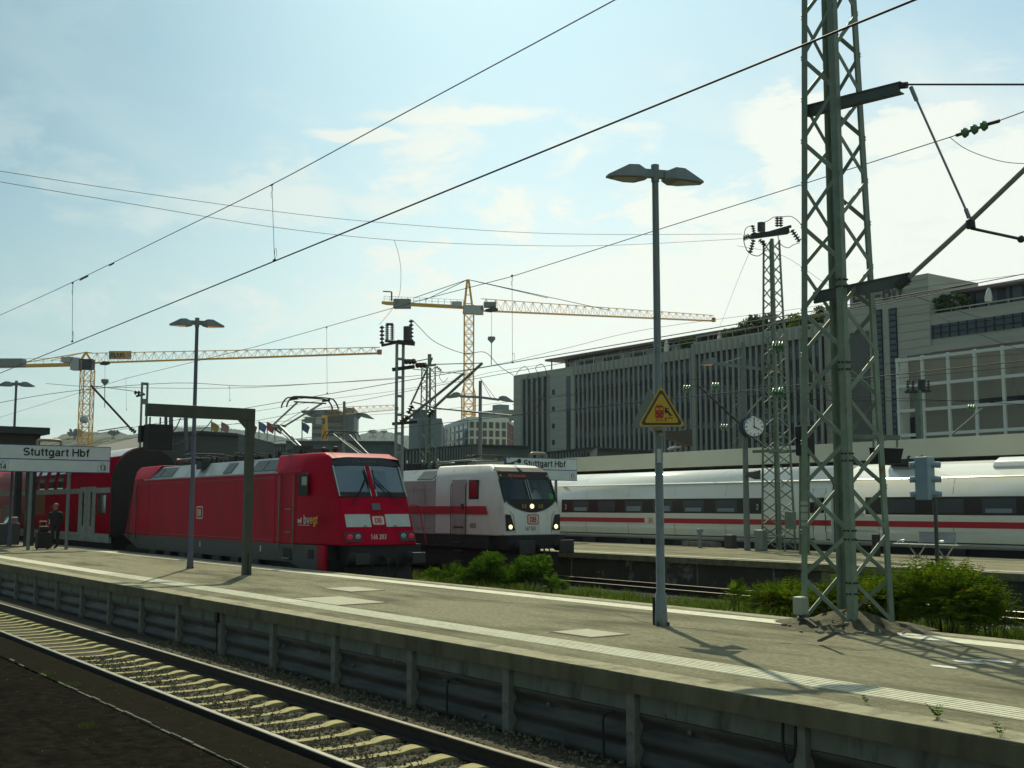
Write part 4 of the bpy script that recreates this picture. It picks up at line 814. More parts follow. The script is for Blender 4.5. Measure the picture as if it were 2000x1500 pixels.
# ================================================================ LAMPS, SIGNS, MASTS
M_pole = mat('grey_lamp_pole', (0.16, 0.19, 0.185), 0.55, 0.2, var=.14, vs=3, dirt=(0.09, 0.085, 0.065), ds=3)
M_purp = mat('violet_lamp_pole', (0.085, 0.088, 0.115), 0.55, 0.1, var=.12, vs=3)
M_head = mat('lamp_head_grey', (0.16, 0.195, 0.19), 0.5, 0.2, var=.1)
M_sod = mat('sodium_lens', (0.80, 0.34, 0.08), .4, emit=.32); M_lensg = mat('lamp_lens_grey', (0.25, 0.25, 0.18), .3)
def head(T, c, d, L_, w_, h_, lens, tilt=0.0, lift=0.0):
    """flat pointed luminaire: c = inner end, d = direction out"""
    c = Vector(c); d = Vector(d).normalized(); sd = d.cross(Vector((0, 0, 1))).normalized(); up = Vector((0, 0, 1))
    def P(u, v, z): return c + d * (u * L_) + sd * (v * w_) + up * (z * h_ + u * L_ * tilt)
    rings = [[P(0, -.22, 0), P(0, .22, 0), P(0, .16, .6), P(0, -.16, .6)], [P(.22, -.5, -.1), P(.22, .5, -.1), P(.26, .3, 1), P(.26, -.3, 1)],
             [P(.5, -.48, -.1), P(.5, .48, -.1), P(.5, .27, 1), P(.5, -.27, 1)], [P(1, -.18, -.02), P(1, .18, -.02), P(1, .16, .14), P(1, -.16, .14)]]
    o = MB().loft(rings).build('lamp_head', M_head, T)
    MB().add([P(.28, -.36, -.14), P(.28, .36, -.14), P(.86, .2, -.1), P(.86, -.2, -.1)], [(0, 1, 2, 3)]).build('lens', lens, o, fix=False)
def lamp(x, y, zt, label, lens, pole=M_pole, r=(.095, .048), hl=.62, dirv=(.365, .931, 0), gap=.13, z0=.755, group='double-headed platform lamps', tilt=-.02):
    T = thing('platform_lamp', label, 'lamp', (x, y, z0), group)
    b = MB(); b.tube([(x, y, z0), (x, y, z0 + .45), (x, y, z0 + .46), (x, y, zt - .1)], r[0], 16, r[1]); b.build('pole', pole, T)
    for a_ in range(4): MB().lathe((x + (r[0] + .02) * math.cos(a_ * 1.57 + .4), y + (r[0] + .02) * math.sin(a_ * 1.57 + .4), z0), (x + (r[0] + .02) * math.cos(a_ * 1.57 + .4), y + (r[0] + .02) * math.sin(a_ * 1.57 + .4), z0 + .05), [(0, .02), (1, .015)], 6).build('foot_bolt', M_dark, T)
    b = MB(); b.tube([(x, y, zt - .26), (x, y, zt)], r[1] + .014, 12); d = Vector(dirv).normalized(); c = Vector((x, y, zt - .14)); b.bar(c - d * (gap + .12), c + d * (gap + .12), .09, .12); b.build('lamp_bracket', M_head, T)
    for s in (-1, 1): head(T, c + d * s * gap - Vector((0, 0, .08)), d * s, hl, .40, .18, lens, tilt)
    return T
t1 = lamp(-12.43, 11.65, onY(1280, 322, 11.65).z, 'tall grey double-headed lamp on the main platform carrying the yellow warning sign', M_lensg, hl=.63)
b = MB(); b.box(-12.43 - .115, -12.43 - .085, 11.65 - .06, 11.65 + .03, .76, 1.15); b.build('cable_cover', M_black, t1)
p = onY(1279, 890, 11.5); b = MB(); b.box(p.x - .01, p.x + .06, 11.55, 11.575, p.z - .1, p.z + .1); b.build('sticker', M_stripe, t1); 
lamp(-31.27, 11.65, onY(385, 621, 11.65).z, 'double-headed lamp with glowing orange lenses standing beside the steel portal on the main platform', M_sod, M_purp)
lamp(-52.6, 11.65, 7.85, 'most distant double-headed lamp of the main platform, above the dark canopy at the left edge', M_head, M_purp)
# arm lamps of the second platform
def armlamp(px, pybase, pytop, pyarm, Y, heads, label, lens, extra=False):
    b0 = onY(px, pyarm, Y); zt = onY(px, pytop, Y).z
    T = thing('arm_lamp', label, 'lamp', (b0.x, Y, .755), 'long-armed lamps of the second platform')
    MB().tube([(b0.x, Y, .755), (b0.x, Y, zt)], .125 if extra else .12, 14, .085).build('pole', M_pole, T)
    for (hx, hy, tx, ty) in heads:
        dd = (b0).dot(FWD); a = dep(hx, hy, dd); e = dep(tx, ty, dd)
        MB().bar(b0, a, .09, .12).build('arm', M_head, T); head(T, a - (e - a).normalized() * .05, (e - a), (e - a).length, .42, .24, lens, 0)
    return T, b0
T6, q6 = armlamp(1452, 1074, 668, 716, 34.0, [(1398, 710, 1366, 713), (1500, 722, 1530, 728)], 'long-armed lamp on the second platform with the round clock on its pole', M_sod, True)
MB().bar(dep(1412, 709, q6.dot(FWD)), dep(1449, 697, q6.dot(FWD) - .3), .05, .03).build('bracing_strip', M_stripe, T6)
for k in (0, 6): MB().tube([(q6.x, 34, 8.0), dep(1490 + k, 722, q6.dot(FWD))], .012, 5).build('stay_wire', M_wire, T6)
T4, q4 = armlamp(938, 885, 744, 776, 34.0, [(898, 774, 871, 778), (976, 781, 1006, 786)], 'long-armed lamp in front of the white hotel block, beside the middle crane mast', M_head)
for s in (-14, 0): MB().tube([(q4.x, 34, q4.z + 1.0), dep(968 + s * .6, 779, q4.dot(FWD))], .012, 5).build('stay_wire', M_wire, T4)
T5, q5 = armlamp(672, 884, 784, 812, 34.0, [(632, 809, 604, 814), (704, 813, 732, 819)], 'long-armed lamp in front of the striped tower, above the cab of the red locomotive', M_head)
# warning signs and loudspeaker on the big lamp
def tri(cx, cy, cz, rt, up, s):   # rounded triangle corners in a plane
    P = []; base = [(-s / 2, -s * .289), (s / 2, -s * .289), (0, s * .577)]
    for i, (u, v) in enumerate(base):
        a0 = (-150, -30, 90)[i]; c = (u * .9, v * .9)
        for k in (-60, -30, 0, 30, 60): a = R(a0 + k); P.append((c[0] + s * .058 * math.cos(a), c[1] + s * .058 * math.sin(a)))
    return [Vector((cx, cy, cz)) + rt * u + up * v for u, v in P]
def warning(px, py, rt, label, face):
    c = onY(px, py, 11.38); up = Vector((0, 0, 1)); rt = Vector(rt).normalized(); n = rt.cross(up); S = .62
    T = thing('warning_sign', label, 'sign', c - Vector((0, 0, .25)))
    def plate(nm, s, o, m, th=.012, par=None): P = tri(c.x, c.y, c.z, rt, up, s); P = [p + n * o for p in P]; k = len(P); return MB().add(P + [p - n * th for p in P], [tuple(range(k)), tuple(range(k, 2 * k))[::-1]] + [(i, (i + 1) % k, k + (i + 1) % k, k + i) for i in range(k)]).build(nm, m, par or T, fix=False)
    M_yel = mat('warning_yellow', (0.46, 0.30, 0.012), .5, var=.08)
    if not face: plate('sign_back', S, 0, mat('sign_back_grey', (0.16, 0.19, 0.18), .5, .2)); return T, c, rt, n
    plate('sign_plate', S, 0, M_yel, .02); plate('black_border', S * .90, .004, mat('faded_black', (0.045, 0.035, 0.028), .6), .004); plate('yellow_field', S * .74, .008, M_yel, .004)
    M_pic = mat('pictogram_red', (0.30, 0.012, 0.008), .6)
    def q(nm, shapes, m):
        b = MB()
        for poly in shapes: k = len(poly); b.add([c + rt * u + up * v + n * .011 for u, v in poly] + [c + rt * u + up * v + n * .008 for u, v in poly], [tuple(range(k)), tuple(range(k, 2 * k))[::-1]])
        return b.build(nm, m, T, fix=False)
    q('train_pictogram', [[(-.09, -.06), (-.085, -.075), (.015, -.075), (.03, -.06), (.03, .08), (.015, .1), (-.075, .1), (-.09, .08)], [(-.075, .107), (.015, .107), (.015, .112), (-.075, .112)], [(-.03, .1), (-.025, .1), (-.025, .108), (-.03, .108)]], M_pic)
    q('train_window_pictogram', [[(-.078, .035), (-.038, .035), (-.038, .07), (-.078, .07)], [(-.025, .035), (.018, .035), (.018, .07), (-.025, .07)]], M_yel).location = n * .002
    q('train_lamp_pictogram', [[(-.075, -.045), (-.06, -.045), (-.06, -.03), (-.075, -.03)], [(0, -.045), (.015, -.045), (.015, -.03), (0, -.03)], [(-.04, .0), (-.025, .0), (-.025, .015), (-.04, .015)]], M_yel).location = n * .002
    q('rail_pictogram', [[(-.075, -.125), (-.06, -.08), (-.053, -.08), (-.066, -.125)], [(.015, -.125), (.0, -.08), (-.007, -.08), (.006, -.125)], [(-.08, -.115), (.02, -.115), (.02, -.11), (-.08, -.11)], [(-.072, -.095), (.01, -.095), (.01, -.09), (-.072, -.09)]], M_pic)
    q('platform_pictogram', [[(.045, -.125), (.065, -.125), (.065, -.085), (.16, -.085), (.16, -.072), (.045, -.072)]], M_pic)
    q('falling_person_pictogram', [[(.045, .06), (.055, .065), (.09, .03), (.13, -.055), (.12, -.06), (.08, .005), (.06, -.02), (.05, -.01)], [(.09, .03), (.145, -.035), (.165, -.04), (.14, -.05), (.08, .01)], [(.05, .06), (.11, .07), (.105, .055), (.06, .05)], [(.04, .07), (.055, .08), (.065, .07), (.055, .058)], [(.07, .05), (.04, .015), (.048, .01), (.08, .04)]], M_blacktxt)
    return T, c, rt, n
T, c, rt, n = warning(1292, 806, (.62, .78, 0), 'yellow triangular warning sign with red train and falling person on the big lamp post', True)
T2, c2, rt2, n2 = warning(1269, 808, (.97, .24, 0), 'grey back of a second triangular sign, on the left side of the big lamp post', False)
b = MB(); pc = Vector((-12.43, 11.65, c.z - .2)); b.tube([pc - Vector((0, 0, .03)), pc + Vector((0, 0, .03))], .12, 14); b.tube([pc + Vector((0, 0, .4)), pc + Vector((0, 0, .45))], .11, 14); b.build('sign_clamp', M_galv, t1)
def speaker(px, py, Y, d, s, label, dirv):
    c = onY(px, py, Y); d = Vector(dirv).normalized(); T = thing('loudspeaker', label, 'loudspeaker', c - Vector((0, 0, s * .5)), 'horn loudspeakers')
    up = Vector((0, 0, 1)); sd = d.cross(up)
    def rg(u, w_, h_): return [c + d * u + sd * a * w_ + up * e * h_ for a, e in ((-1, -1), (1, -1), (1, 1), (-1, 1))]
    MB().loft([rg(-.5 * s, .22 * s, .22 * s), rg(0, .3 * s, .28 * s), rg(.75 * s, .62 * s, .48 * s)]).build('horn', mat('speaker_housing', (0.07, 0.065, 0.055), .6, var=.1), T)
    MB().add([p + d * .004 for p in rg(.75 * s, .56 * s, .42 * s)], [(0, 1, 2, 3)]).build('horn_mouth', M_black, T, fix=False); MB().bar(c - d * .5 * s, c - d * .9 * s, .05 * s * 2).build('bracket', M_galv, T)
speaker(1318, 852, 11.65, 0, .26, 'brown horn loudspeaker just below the yellow warning sign', (.35, .93, -.1))
speaker(1467, 927, 34.0, 0, .38, 'small horn loudspeaker on the clock pole above the white coach', (.35, .93, 0))
# clock
cc = onY(1472, 834, 33.9); T = thing('platform_clock', 'round white-faced clock reading four o\'clock, fixed to a lamp pole on the second platform', 'clock', cc - Vector((0, 0, .45)))
n = Vector((.80, -.60, 0)).normalized(); rt = Vector((0, 0, 1)).cross(n).normalized() * -1; rt = Vector((.60, .80, 0)); up = Vector((0, 0, 1)); r_ = .41
b = MB().lathe(cc - n * .12, cc + n * .12, [(0, r_ * .9), (.1, r_), (.9, r_), (1, r_ * .95)], 32); b.build('case', mat('clock_case', (0.05, 0.06, 0.09), .4), T)
fo = MB().lathe(cc + n * .12, cc + n * .128, [(0, r_ * .9), (1, r_ * .9)], 32).build('dial', mat('clock_face', (0.80, 0.84, 0.82), .5), T)
b = MB()
for i in range(12):
    a = R(30 * i); o1, o2_ = (r_ * .66, r_ * .84); d = rt * math.sin(a) + up * math.cos(a); b.bar(cc + n * .132 + d * o1, cc + n * .132 + d * o2_, .028 if i % 3 else .045, .006, n)
b.build('hour_marks', M_blacktxt, fo)
b = MB(); b.bar(cc + n * .136 - up * .06, cc + n * .136 + up * r_ * .78, .03, .006, n); a = R(120); d = rt * math.sin(a) + up * math.cos(a); b.bar(cc + n * .139 - d * .06, cc + n * .139 + d * r_ * .55, .04, .006, n); b.build('clock_hands', M_blacktxt, fo)
c2_ = cc - Vector((.25, .0, 0)); MB().lathe(c2_ - n * .1, c2_ + n * .0, [(0, r_ * .95), (1, r_)], 28).build('rear_case', mat('clock_case', (0, 0, 0)), T)
for z in (-.2, .2): MB().bar(cc + up * z, Vector((q6.x, 34, cc.z + z)), .05).build('bracket', M_galv, T)
# station name signs -------------------------------------------------
M_sface = mat('sign_face_white', (0.50, 0.56, 0.56), .5, var=.06, vs=2); M_sblue = mat('sign_frame_blue', (0.02, 0.06, 0.19), .5)
def namesign(X, y0, y1, z0, z1, nums, label, poles):
    T = thing('station_sign', label, 'station sign', (X, (y0 + y1) / 2, z0), 'station name signs')
    MB().box(X - .14, X, y0, y1, z0, z1).build('sign_frame', M_sblue, T)
    zm = z0 + (z1 - z0) * .47
    f = MB(); f.box(X, X + .012, y0 + .03, y1 - .03, zm + .02, z1 - .03); f.box(X, X + .012, y0 + .03, y1 - .03, z0 + .03, zm - .02); f = f.build('sign_face', M_sface, T)
    text('Stuttgart Hbf', (X + .016, y0 + (y1 - y0) * (.225 if poles == 'L' else .24), zm + .14), .44, M_blacktxt, T, 'lettering', bold=.012, xs=1.25)
    for yb, s in nums:
        b = MB(); b.box(X + .012, X + .016, yb, yb + .40, z0 + .04, zm - .06); o = b.build('number_frame', mat('thin_grey_line', (0.16, 0.20, 0.22), .6), T)
        MB().box(X + .016, X + .02, yb + .012, yb + .388, z0 + .052, zm - .072).build('number_field', M_sface, o)
        text(s, (X + .024, yb + .2, z0 + .10), .31, M_blacktxt, o, 'number', bold=.012, align='CENTER'); text('Gleis', (X + .024, yb + .2, zm - .15), .07, M_blacktxt, o, 'small_lettering', align='CENTER')
    b = MB(); yc = y0 + (y1 - y0) * .45
    pts = [(X - .05, yc - .45, z1), (X - .05, yc - .45, z1 + .12), (X - .05, yc - .33, z1 + .2), (X - .05, yc + .33, z1 + .2), (X - .05, yc + .45, z1 + .12), (X - .05, yc + .45, z1)]
    b.tube(bez(pts, 4), .06 if poles == 'L' else .075, 8); b.build('sign_lamp', mat('beige_tube', (0.22, 0.20, 0.13), .4), T)
    for yb in ((11.3, 12.74) if poles == 'L' else (32.9, 34.5)): MB().tube([(X - .06, yb, .755), (X - .06, yb, z0)], .07, 10).build('post', M_pole, T)
yl0 = onX(0, 866, -47.8).y - .12
namesign(-47.8, yl0, 14.33, 3.80, 4.87, ((yl0 + .06, '14'), (13.83, '13')), 'blue-framed white station name sign at the left edge, numbered 14 and 13', 'L')
namesign(-44.0, 31.48, 35.77, 3.70, 4.77, ((35.28, '11'),), 'blue-framed white station name sign behind the white locomotive, numbered 11', 'R')
# portal with hanging box --------------------------------------------
M_port = mat('brown_green_steel', (0.05, 0.055, 0.042), .65, .1, var=.2, vs=4)
T = thing('steel_portal', 'dark steel portal post with a horizontal arm reaching out over the near track', 'gantry', (-27.5, 11.65, .755))
b = MB(); b.box(-27.59, -27.41, 11.60, 11.80, .755, 4.62); b.build('post', M_port, T, bevel=.01)
b = MB(); b.box(-27.60, -27.40, 9.05, 11.80, 4.62, 4.92); b.prism([(11.60, 4.62), (11.40, 4.62), (11.60, 4.42)], -27.585, -27.415, 'x'); b.build('arm', M_port, T, bevel=.01)
b = MB()
for y in (9.15, 9.4): b.tube([(-27.5, y, 4.6), (-27.5, y, 4.42)], .02, 6)
b.tube(bez([(-27.5, 9.9, 4.6), (-27.5, 9.75, 4.3), (-27.5, 9.5, 4.15)], 5), .015, 5); b.tube(bez([(-27.5, 10.7, 4.6), (-27.5, 10.5, 4.35), (-27.5, 10.1, 4.1), (-27.5, 9.7, 3.9)], 5), .012, 5); b.build('hanger', M_black, T)
b = MB(); b.box(-27.595, -27.405, 11.68, 11.72, .757, 1.3); b.build('post_seam', M_black, T)
T = thing('hanging_signal_box', 'black box hanging under the left end of the steel portal arm', 'signal box', (-27.5, 9.35, 3.8))
b = MB(); b.box(-27.7, -27.3, 9.06, 9.66, 3.80, 4.42); b.build('housing', M_black, T, bevel=.015); b = MB(); b.box(-27.9, -27.7, 9.0, 9.1, 4.0, 4.4); b.build('hood', M_black, T)
for px in (324, 334, 363):  # short posts seen below the arm
    p = onY(px, 870, 13.4); 
# lattice masts --------------------------------------------------------
def lattice(T, cx, cy, a0, a1, z0, z1, n, lw, bw, m, double=True, bm=None):
    def cor(s, t, z): k = (z - z0) / (z1 - z0); a = a0 + (a1 - a0) * k; return Vector((cx + s * a, cy + t * a, z))
    for s, t in ((-1, -1), (1, -1), (1, 1), (-1, 1)):
        b = MB(); p, q = cor(s, t, z0), cor(s, t, z1)
        for dx_, dy_, wx, wy in ((-s * lw / 2, 0, lw, lw * .12), (0, -t * lw / 2, lw * .12, lw)):
            v = [(wx / 2, wy / 2), (-wx / 2, wy / 2), (-wx / 2, -wy / 2), (wx / 2, -wy / 2)]; o = Vector((dx_, dy_, 0))
            b.hexa([p + o + Vector((x, y, 0)) for x, y in v] + [q + o + Vector((x, y, 0)) for x, y in v])
        b.build('leg', m, T)
    b = MB(); zs = [z0 + (z1 - z0) * (1 - (1 - i / n) ** 1.0) for i in range(n + 1)]
    C = [(-1, -1), (1, -1), (1, 1), (-1, 1)]
    for k in range(4):
        A, B = C[k], C[(k + 1) % 4]; up = Vector((A[0] + B[0], A[1] + B[1], 0))
        for i in range(n):
            za, zb = zs[i], zs[i + 1]; fl = i % 2
            p, q = (A, B) if fl else (B, A)
            b.bar(cor(*p, za), cor(*q, zb), bw, bw * .2, up)
            if double: b.bar(cor(*q, za) * .985 + Vector((cx, cy, za)) * .015, cor(*p, zb) * .985 + Vector((cx, cy, zb)) * .015, bw, bw * .2, up)
    b.build('bracing', bm or m, T)
MX, MY = -10.77, 13.73
T = thing('lattice_mast', 'big green lattice mast on a stony mound, rising out of the top of the frame', 'mast', (-10.8, 13.68, .755), 'lattice catenary masts')
lattice(T, -10.77, 13.73, .455, .275, .80, 10.5, 15, .102, .062, M_greenst, False)
b = MB(); ca, cb2 = dep(1572, 218, 16.95), dep(1757, 172, 15.9); b.bar(ca, cb2, .05, .17); b.bar(ca + Vector((.03, .02, .075)), cb2 + Vector((.03, .02, .075)), .12, .015); b.bar(ca + Vector((.03, .02, -.075)), cb2 + Vector((.03, .02, -.075)), .12, .015); b.build('upper_crossbeam', mat('dark_green_beam', (0.075, 0.095, 0.085), .55, .1, var=.2), T)
b = MB(); cc_, cd_ = dep(1590, 582, 16.95), dep(1775, 545, 15.9); b.bar(cc_, cd_, .05, .17); b.bar(cc_ + Vector((.03, .02, .08)), cd_ + Vector((.03, .02, .08)), .12, .015); b.build('lower_crossbeam', mat('dark_green_beam', (0, 0, 0)), T)
b = MB(); b.tube(bez([(-11.24, 13.27, 1.0), (-11.25, 13.24, .88), (-11.15, 13.14, .85), (-10.9, 12.98, .88), (-10.6, 12.85, .80)], 4), .026, 8); b.build('cable_conduit', M_black, T)
c = dep(1566, 1183, 16.75); b = MB(); b.box(c.x - .09, c.x + .07, c.y - .1, c.y + .08, c.z - .13, c.z + .13); b.build('connection_box', mat('pale_box_plastic', (0.30, 0.32, 0.26), .6, var=.08), T, bevel=.025)
c = dep(1577, 986, 16.8); b = MB()
for k, h_ in ((0, .05), (.08, .1), (.2, .07), (.3, .05)): b.box(c.x - .05, c.x + .055, c.y - .09, c.y - .06, c.z - .3 + k, c.z - .3 + k + h_)
b.build('number_plate', mat('pale_plate', (0.30, 0.34, 0.29), .6, var=.2), T)
# bolts on the nearest leg
for z in (1.25, 1.4, 2.0, 2.12, 3.1, 3.2, 4.4, 4.5, 5.6, 5.7):
    a = .455 - .175 * (z - .8) / 9.7
    for y_ in (.03, .09): b = MB(); b.lathe((MX + a + .004, MY - a + y_, z), (MX + a + .03, MY - a + y_, z), [(0, .016), (1, .014)], 6); b.build('bolt', M_dark, T); b = MB(); b.lathe((MX + a - y_, MY - a - .004, z), (MX + a - y_, MY - a - .03, z), [(0, .016), (1, .014)], 6); b.build('bolt', M_dark, T)

# cantilever carried by the big mast
T = thing('cantilever', 'steel tube cantilever with hanger rods at the right edge, beside the big lattice mast', 'cantilever', dep(1770, 545, 15.8))
D1 = 15.6
b = MB(); b.tube([dep(1772, 545, 15.9), dep(1895, 432, 15.2), dep(2010, 322, 14.5), dep(2080, 255, 14.1)], .036, 10); b.build('diagonal_tube', M_galv, T)
b = MB(); b.tube([dep(1757, 165, 15.9), dep(2010, 165, 14.5), dep(2080, 165, 14.1)], .014, 6); b.build('top_rod', M_wire, T)
b = MB(); b.tube([dep(1779, 170, 15.8), dep(1892, 422, 15.2)], .017, 8); b.tube([dep(1779, 170, 15.8), dep(1790, 196, 15.75)], .03, 6); b.tube([dep(1886, 408, 15.2), dep(1893, 426, 15.2)], .028, 6); b.build('hanger_rod', M_galv, T)
b = MB(); b.tube([dep(1897, 446, 15.2), dep(1990, 466, 14.6), dep(2060, 480, 14.2)], .02, 8); b.blob(dep(1994, 467, 14.6), .05); b.build('steady_arm', M_dark, T)
for q_, r_ in (([1895, 430, 15.2], [1897, 446, 15.2]), .06), (([1752, 560, 16], [1775, 542, 15.9]), .07), (([1752, 168, 15.95], [1772, 166, 15.85]), .05): MB().tube([dep(*v) for v in q_], r_, 8).build('clamp', M_dark, T)
# stony mound
b = MB(); n = 40; rings = []
for j, (rr_, z) in enumerate(((1.25, .757), (1.05, .77), (.86, .79), (.70, .82), (.5, .88), (.25, .95), (.02, .98))):
    rings.append([Vector((-10.62 + rr_ * .92 * math.cos(6.283 * k / n) * (1 + .16 * math.sin(3.1 * k * .5 + j * .3)), 13.62 + rr_ * .80 * math.sin(6.283 * k / n) * (1 + .12 * math.cos(k * .9)), z + (random.uniform(-.04, .04) if j else 0))) for k in range(n)])
b.loft(rings, True, False, True)
md = b.build('mast_mound', mat('mound_mortar', (0.075, 0.07, 0.036), .95, var=.5, vs=9, bump=1.0, bs=30, dirt=(0.03, 0.034, 0.013), ds=3), label='rough mortar and stone mound round the foot of the big lattice mast', cat='mound', fix=False)
b = MB()
for i in range(46):
    a, rr_ = random.random() * 6.28, random.uniform(.3, 1.2); z = 1.12 - rr_ * .30; s = random.uniform(.015, .05)
    b.blob((-10.62 + rr_ * .9 * math.cos(a), 13.52 + rr_ * .85 * math.sin(a), max(z - .14, .77)), (s * 1.3, s, s * .7), 6, 4)
b.build('stones', mat('mound_stone', (0.20, 0.19, 0.14), .9, var=.4, vs=14), md, kind='stuff')
b = MB(); p = onZ(1600, 1252, .8); q = onZ(1634, 1236, .98); b.bar(p, q, .05, .02); b.build('broken_strip', M_dark, label='short dark metal strip with a shiny tip lying on the mound', cat='metal strip')
# mast of the second platform with switchgear
def mast2():
    T = thing('lattice_mast', 'slim lattice mast behind the clock, with switchgear and insulators on its crossarm', 'mast', (-31.0, 35.2, .755), 'lattice catenary masts')
    Y = 34.9; c = onY(1521, 1060, Y); cx = c.x; zt = onY(1505, 470, Y).z
    lattice(T, cx, Y, .47, .24, .78, zt, 26, .10, .05, M_greenst, False)
    d = Vector((cx, Y, 0)).dot(FWD)
    b = MB(); b.bar(dep(1466, 462, d), dep(1540, 452, d), .35, .16); b.bar(dep(1500, 455, d), dep(1545, 442, d), .12, .10); b.build('crossarm', M_dark, T)
    b = MB(); b.tube([dep(1487, 435, d), dep(1487, 452, d)], .16, 10); b.build('transformer', M_brownins, T)
    for (a, c_, e, f_, n_, r_) in ((1518, 424, 1518, 443, 4, .10), (1525, 424, 1525, 443, 4, .10), (1470, 440, 1474, 462, 5, .09), (1472, 468, 1465, 494, 5, .10), (1483, 468, 1495, 480, 4, .11), (1546, 449, 1562, 472, 5, .12)):
        MB().insul(dep(a, c_, d), dep(e, f_, d), n_, r_).build('insulator', M_brownins, T)
    MB().insul(dep(1452, 465, d), dep(1464, 461, d), 3, .13).build('insulator', M_ins, T)
    b = MB(); b.tube(bez([dep(a, c_, d) for a, c_ in ((1452, 465), (1455, 480), (1463, 494), (1480, 500), (1492, 492), (1500, 486))]), .018, 5); b.tube(bez([dep(a, c_, d) for a, c_ in ((1470, 440), (1457, 446), (1453, 462))]), .015, 5); b.tube(bez([dep(a, c_, d) for a, c_ in ((1493, 434), (1502, 430), (1512, 424), (1530, 423), (1548, 424), (1565, 440), (1573, 468))]), .015, 5); b.tube(bez([dep(a, c_, d) for a, c_ in ((1519, 458), (1524, 476), (1538, 484), (1550, 478), (1562, 474))]), .015, 5); b.build('jumper_cable', M_wire, T)
    b = MB(); b.box(cx - .75, cx + .75, Y - .55, Y - .40, 4.55, 4.66); b.box(cx - .75, cx + .75, Y + .4, Y + .55, 4.55, 4.66); b.build('collar', M_greenst, T)
    for py, n_, r_ in ((677, 4, .22), (767, 4, .22)):
        b = MB(); b.insul(dep(1508, py, d - 1.4), dep(1531, py, d - 1.4), n_, r_); b.build('insulator', M_ins, T); MB().tube([dep(1498, py, d - 1.4), dep(1541, py, d - 1.4)], .03, 6).build('insulator_rod', M_greenst, T)
    p = onY(1544, 1015, Y - .7); b = MB(); b.box(p.x - .2, p.x + .2, p.y - .1, p.y + .1, p.z - .35, p.z + .3); b.build('switch_box', M_greenst, T, bevel=.02)
    p = onY(1490, 1040, Y - .7); b = MB(); b.box(p.x - .32, p.x + .1, p.y - .15, p.y + .15, .76, 1.55); b.build('cabinet', M_galv, T, bevel=.02)
    b = MB(); 
    for s in (-1, 1): b.bar((cx + s * .95, Y - .75, .76), (cx + s * .95, Y - .75, 1.35), .04)
    b.bar((cx - .95, Y - .75, 1.35), (cx + .95, Y - .75, 1.35), .04); b.build('guard_rail', M_galv, T)
mast2()
def smallmast(px, pyt, Y, zb, label, a0=.4, a1=.28, n=16):
    c = onY(px, pyt, Y); T = thing('lattice_mast', label, 'mast', (c.x, Y, zb), 'lattice catenary masts')
    lattice(T, c.x, Y, a0, a1, zb, c.z, n, .10, .055, M_greenst, False); return T, c
T, c = smallmast(837, 716, 44, .5, 'slim lattice mast standing left of the middle crane, in front of the grey office block', .50, .38, 18)
d = c.dot(FWD); b = MB(); b.bar(dep(826, 716, d), dep(852, 712, d), .2, .15); b.box(dep(843, 705, d).x - .1, dep(843, 705, d).x + .1, 43.9, 44.1, c.z, c.z + .9); b.insul(dep(852, 716, d), dep(862, 724, d), 3, .12); b.tube(bez([dep(a, e, d) for a, e in ((862, 726), (858, 736), (866, 746), (875, 738))]), .02, 5); b.build('crossarm', M_greenst, T)
smallmast(1442, 768, 70, .5, 'pale distant lattice mast in front of the ribbed facade, just left of the clock pole', .42, .38, 16)
# H-section mast with switchgear between the locomotives
T = thing('steel_mast', 'ladder-like steel mast with porcelain switchgear on top, rising behind the red locomotive cab', 'mast', (-35.1, 20.5, -.2))
Yh = 20.5; hx = -35.1; zt = onY(780, 672, Yh).z; dh = Vector((hx, Yh, 0)).dot(FWD)
for s in (-1, 1): MB().box(hx - .03, hx + .03, Yh + s * .13 - .045, Yh + s * .13 + .045, -.3, zt).build('leg', M_galv, T)
b = MB(); z = 1.0
while z < zt: b.box(hx - .025, hx + .025, Yh - .09, Yh + .09, z, z + .09); z += .66
b.build('battens', M_galv, T)
b = MB(); b.bar(dep(745, 675, dh), dep(779, 668, dh), .1, .08); b.bar(dep(776, 668, dh), dep(810, 671, dh), .22, .14); b.bar(dep(752, 666, dh), dep(782, 668, dh), .08, .08); b.build('switchgear_frame', M_dark, T)
for (a, c_, e, f_, n_, r_) in ((746, 673, 746, 636, 5, .09), (756, 664, 756, 634, 8, .085), (766, 664, 766, 634, 8, .085), (803, 668, 803, 624, 6, .09)): MB().insul(dep(a, c_, dh), dep(e, f_, dh), n_, r_).build('insulator', M_brownins, T)
MB().tube([dep(796, 666, dh), dep(796, 638, dh)], .15, 12).build('transformer', M_brownins, T); MB().bar(dep(754, 633, dh), dep(768, 633, dh), .06, .07).build('switch_blade', M_dark, T)
MB().bar(dep(766, 722, dh), dep(810, 716, dh), .12, .12).build('crossarm', M_dark, T); MB().bar(dep(766, 828, dh), dep(815, 824, dh), .12, .10).build('crossarm', M_dark, T)
for y_, x0, x1 in ((706, 791, 812), (713, 813, 833)): MB().insul(dep(x0, y_, dh), dep(x1, y_, dh - .4), 3, .11).build('insulator', M_brownins, T)
b = MB()
for pts, r_ in (([(788, 824), (906, 729)], .05), ([(846, 798), (942, 709)], .05), ([(800, 795), (844, 700)], .035), ([(811, 706), (845, 699)], .018), ([(833, 712), (942, 709)], .018), ([(806, 721), (905, 730)], .014), ([(808, 785), (850, 797), (1000, 812)], .03), ([(812, 787), (822, 788)], .02)):
    b.tube([dep(a, c_, dh - .8 * (a - 780) / 100) for a, c_ in pts], r_, 7)
b.build('cantilever_tubes', M_galv, T)
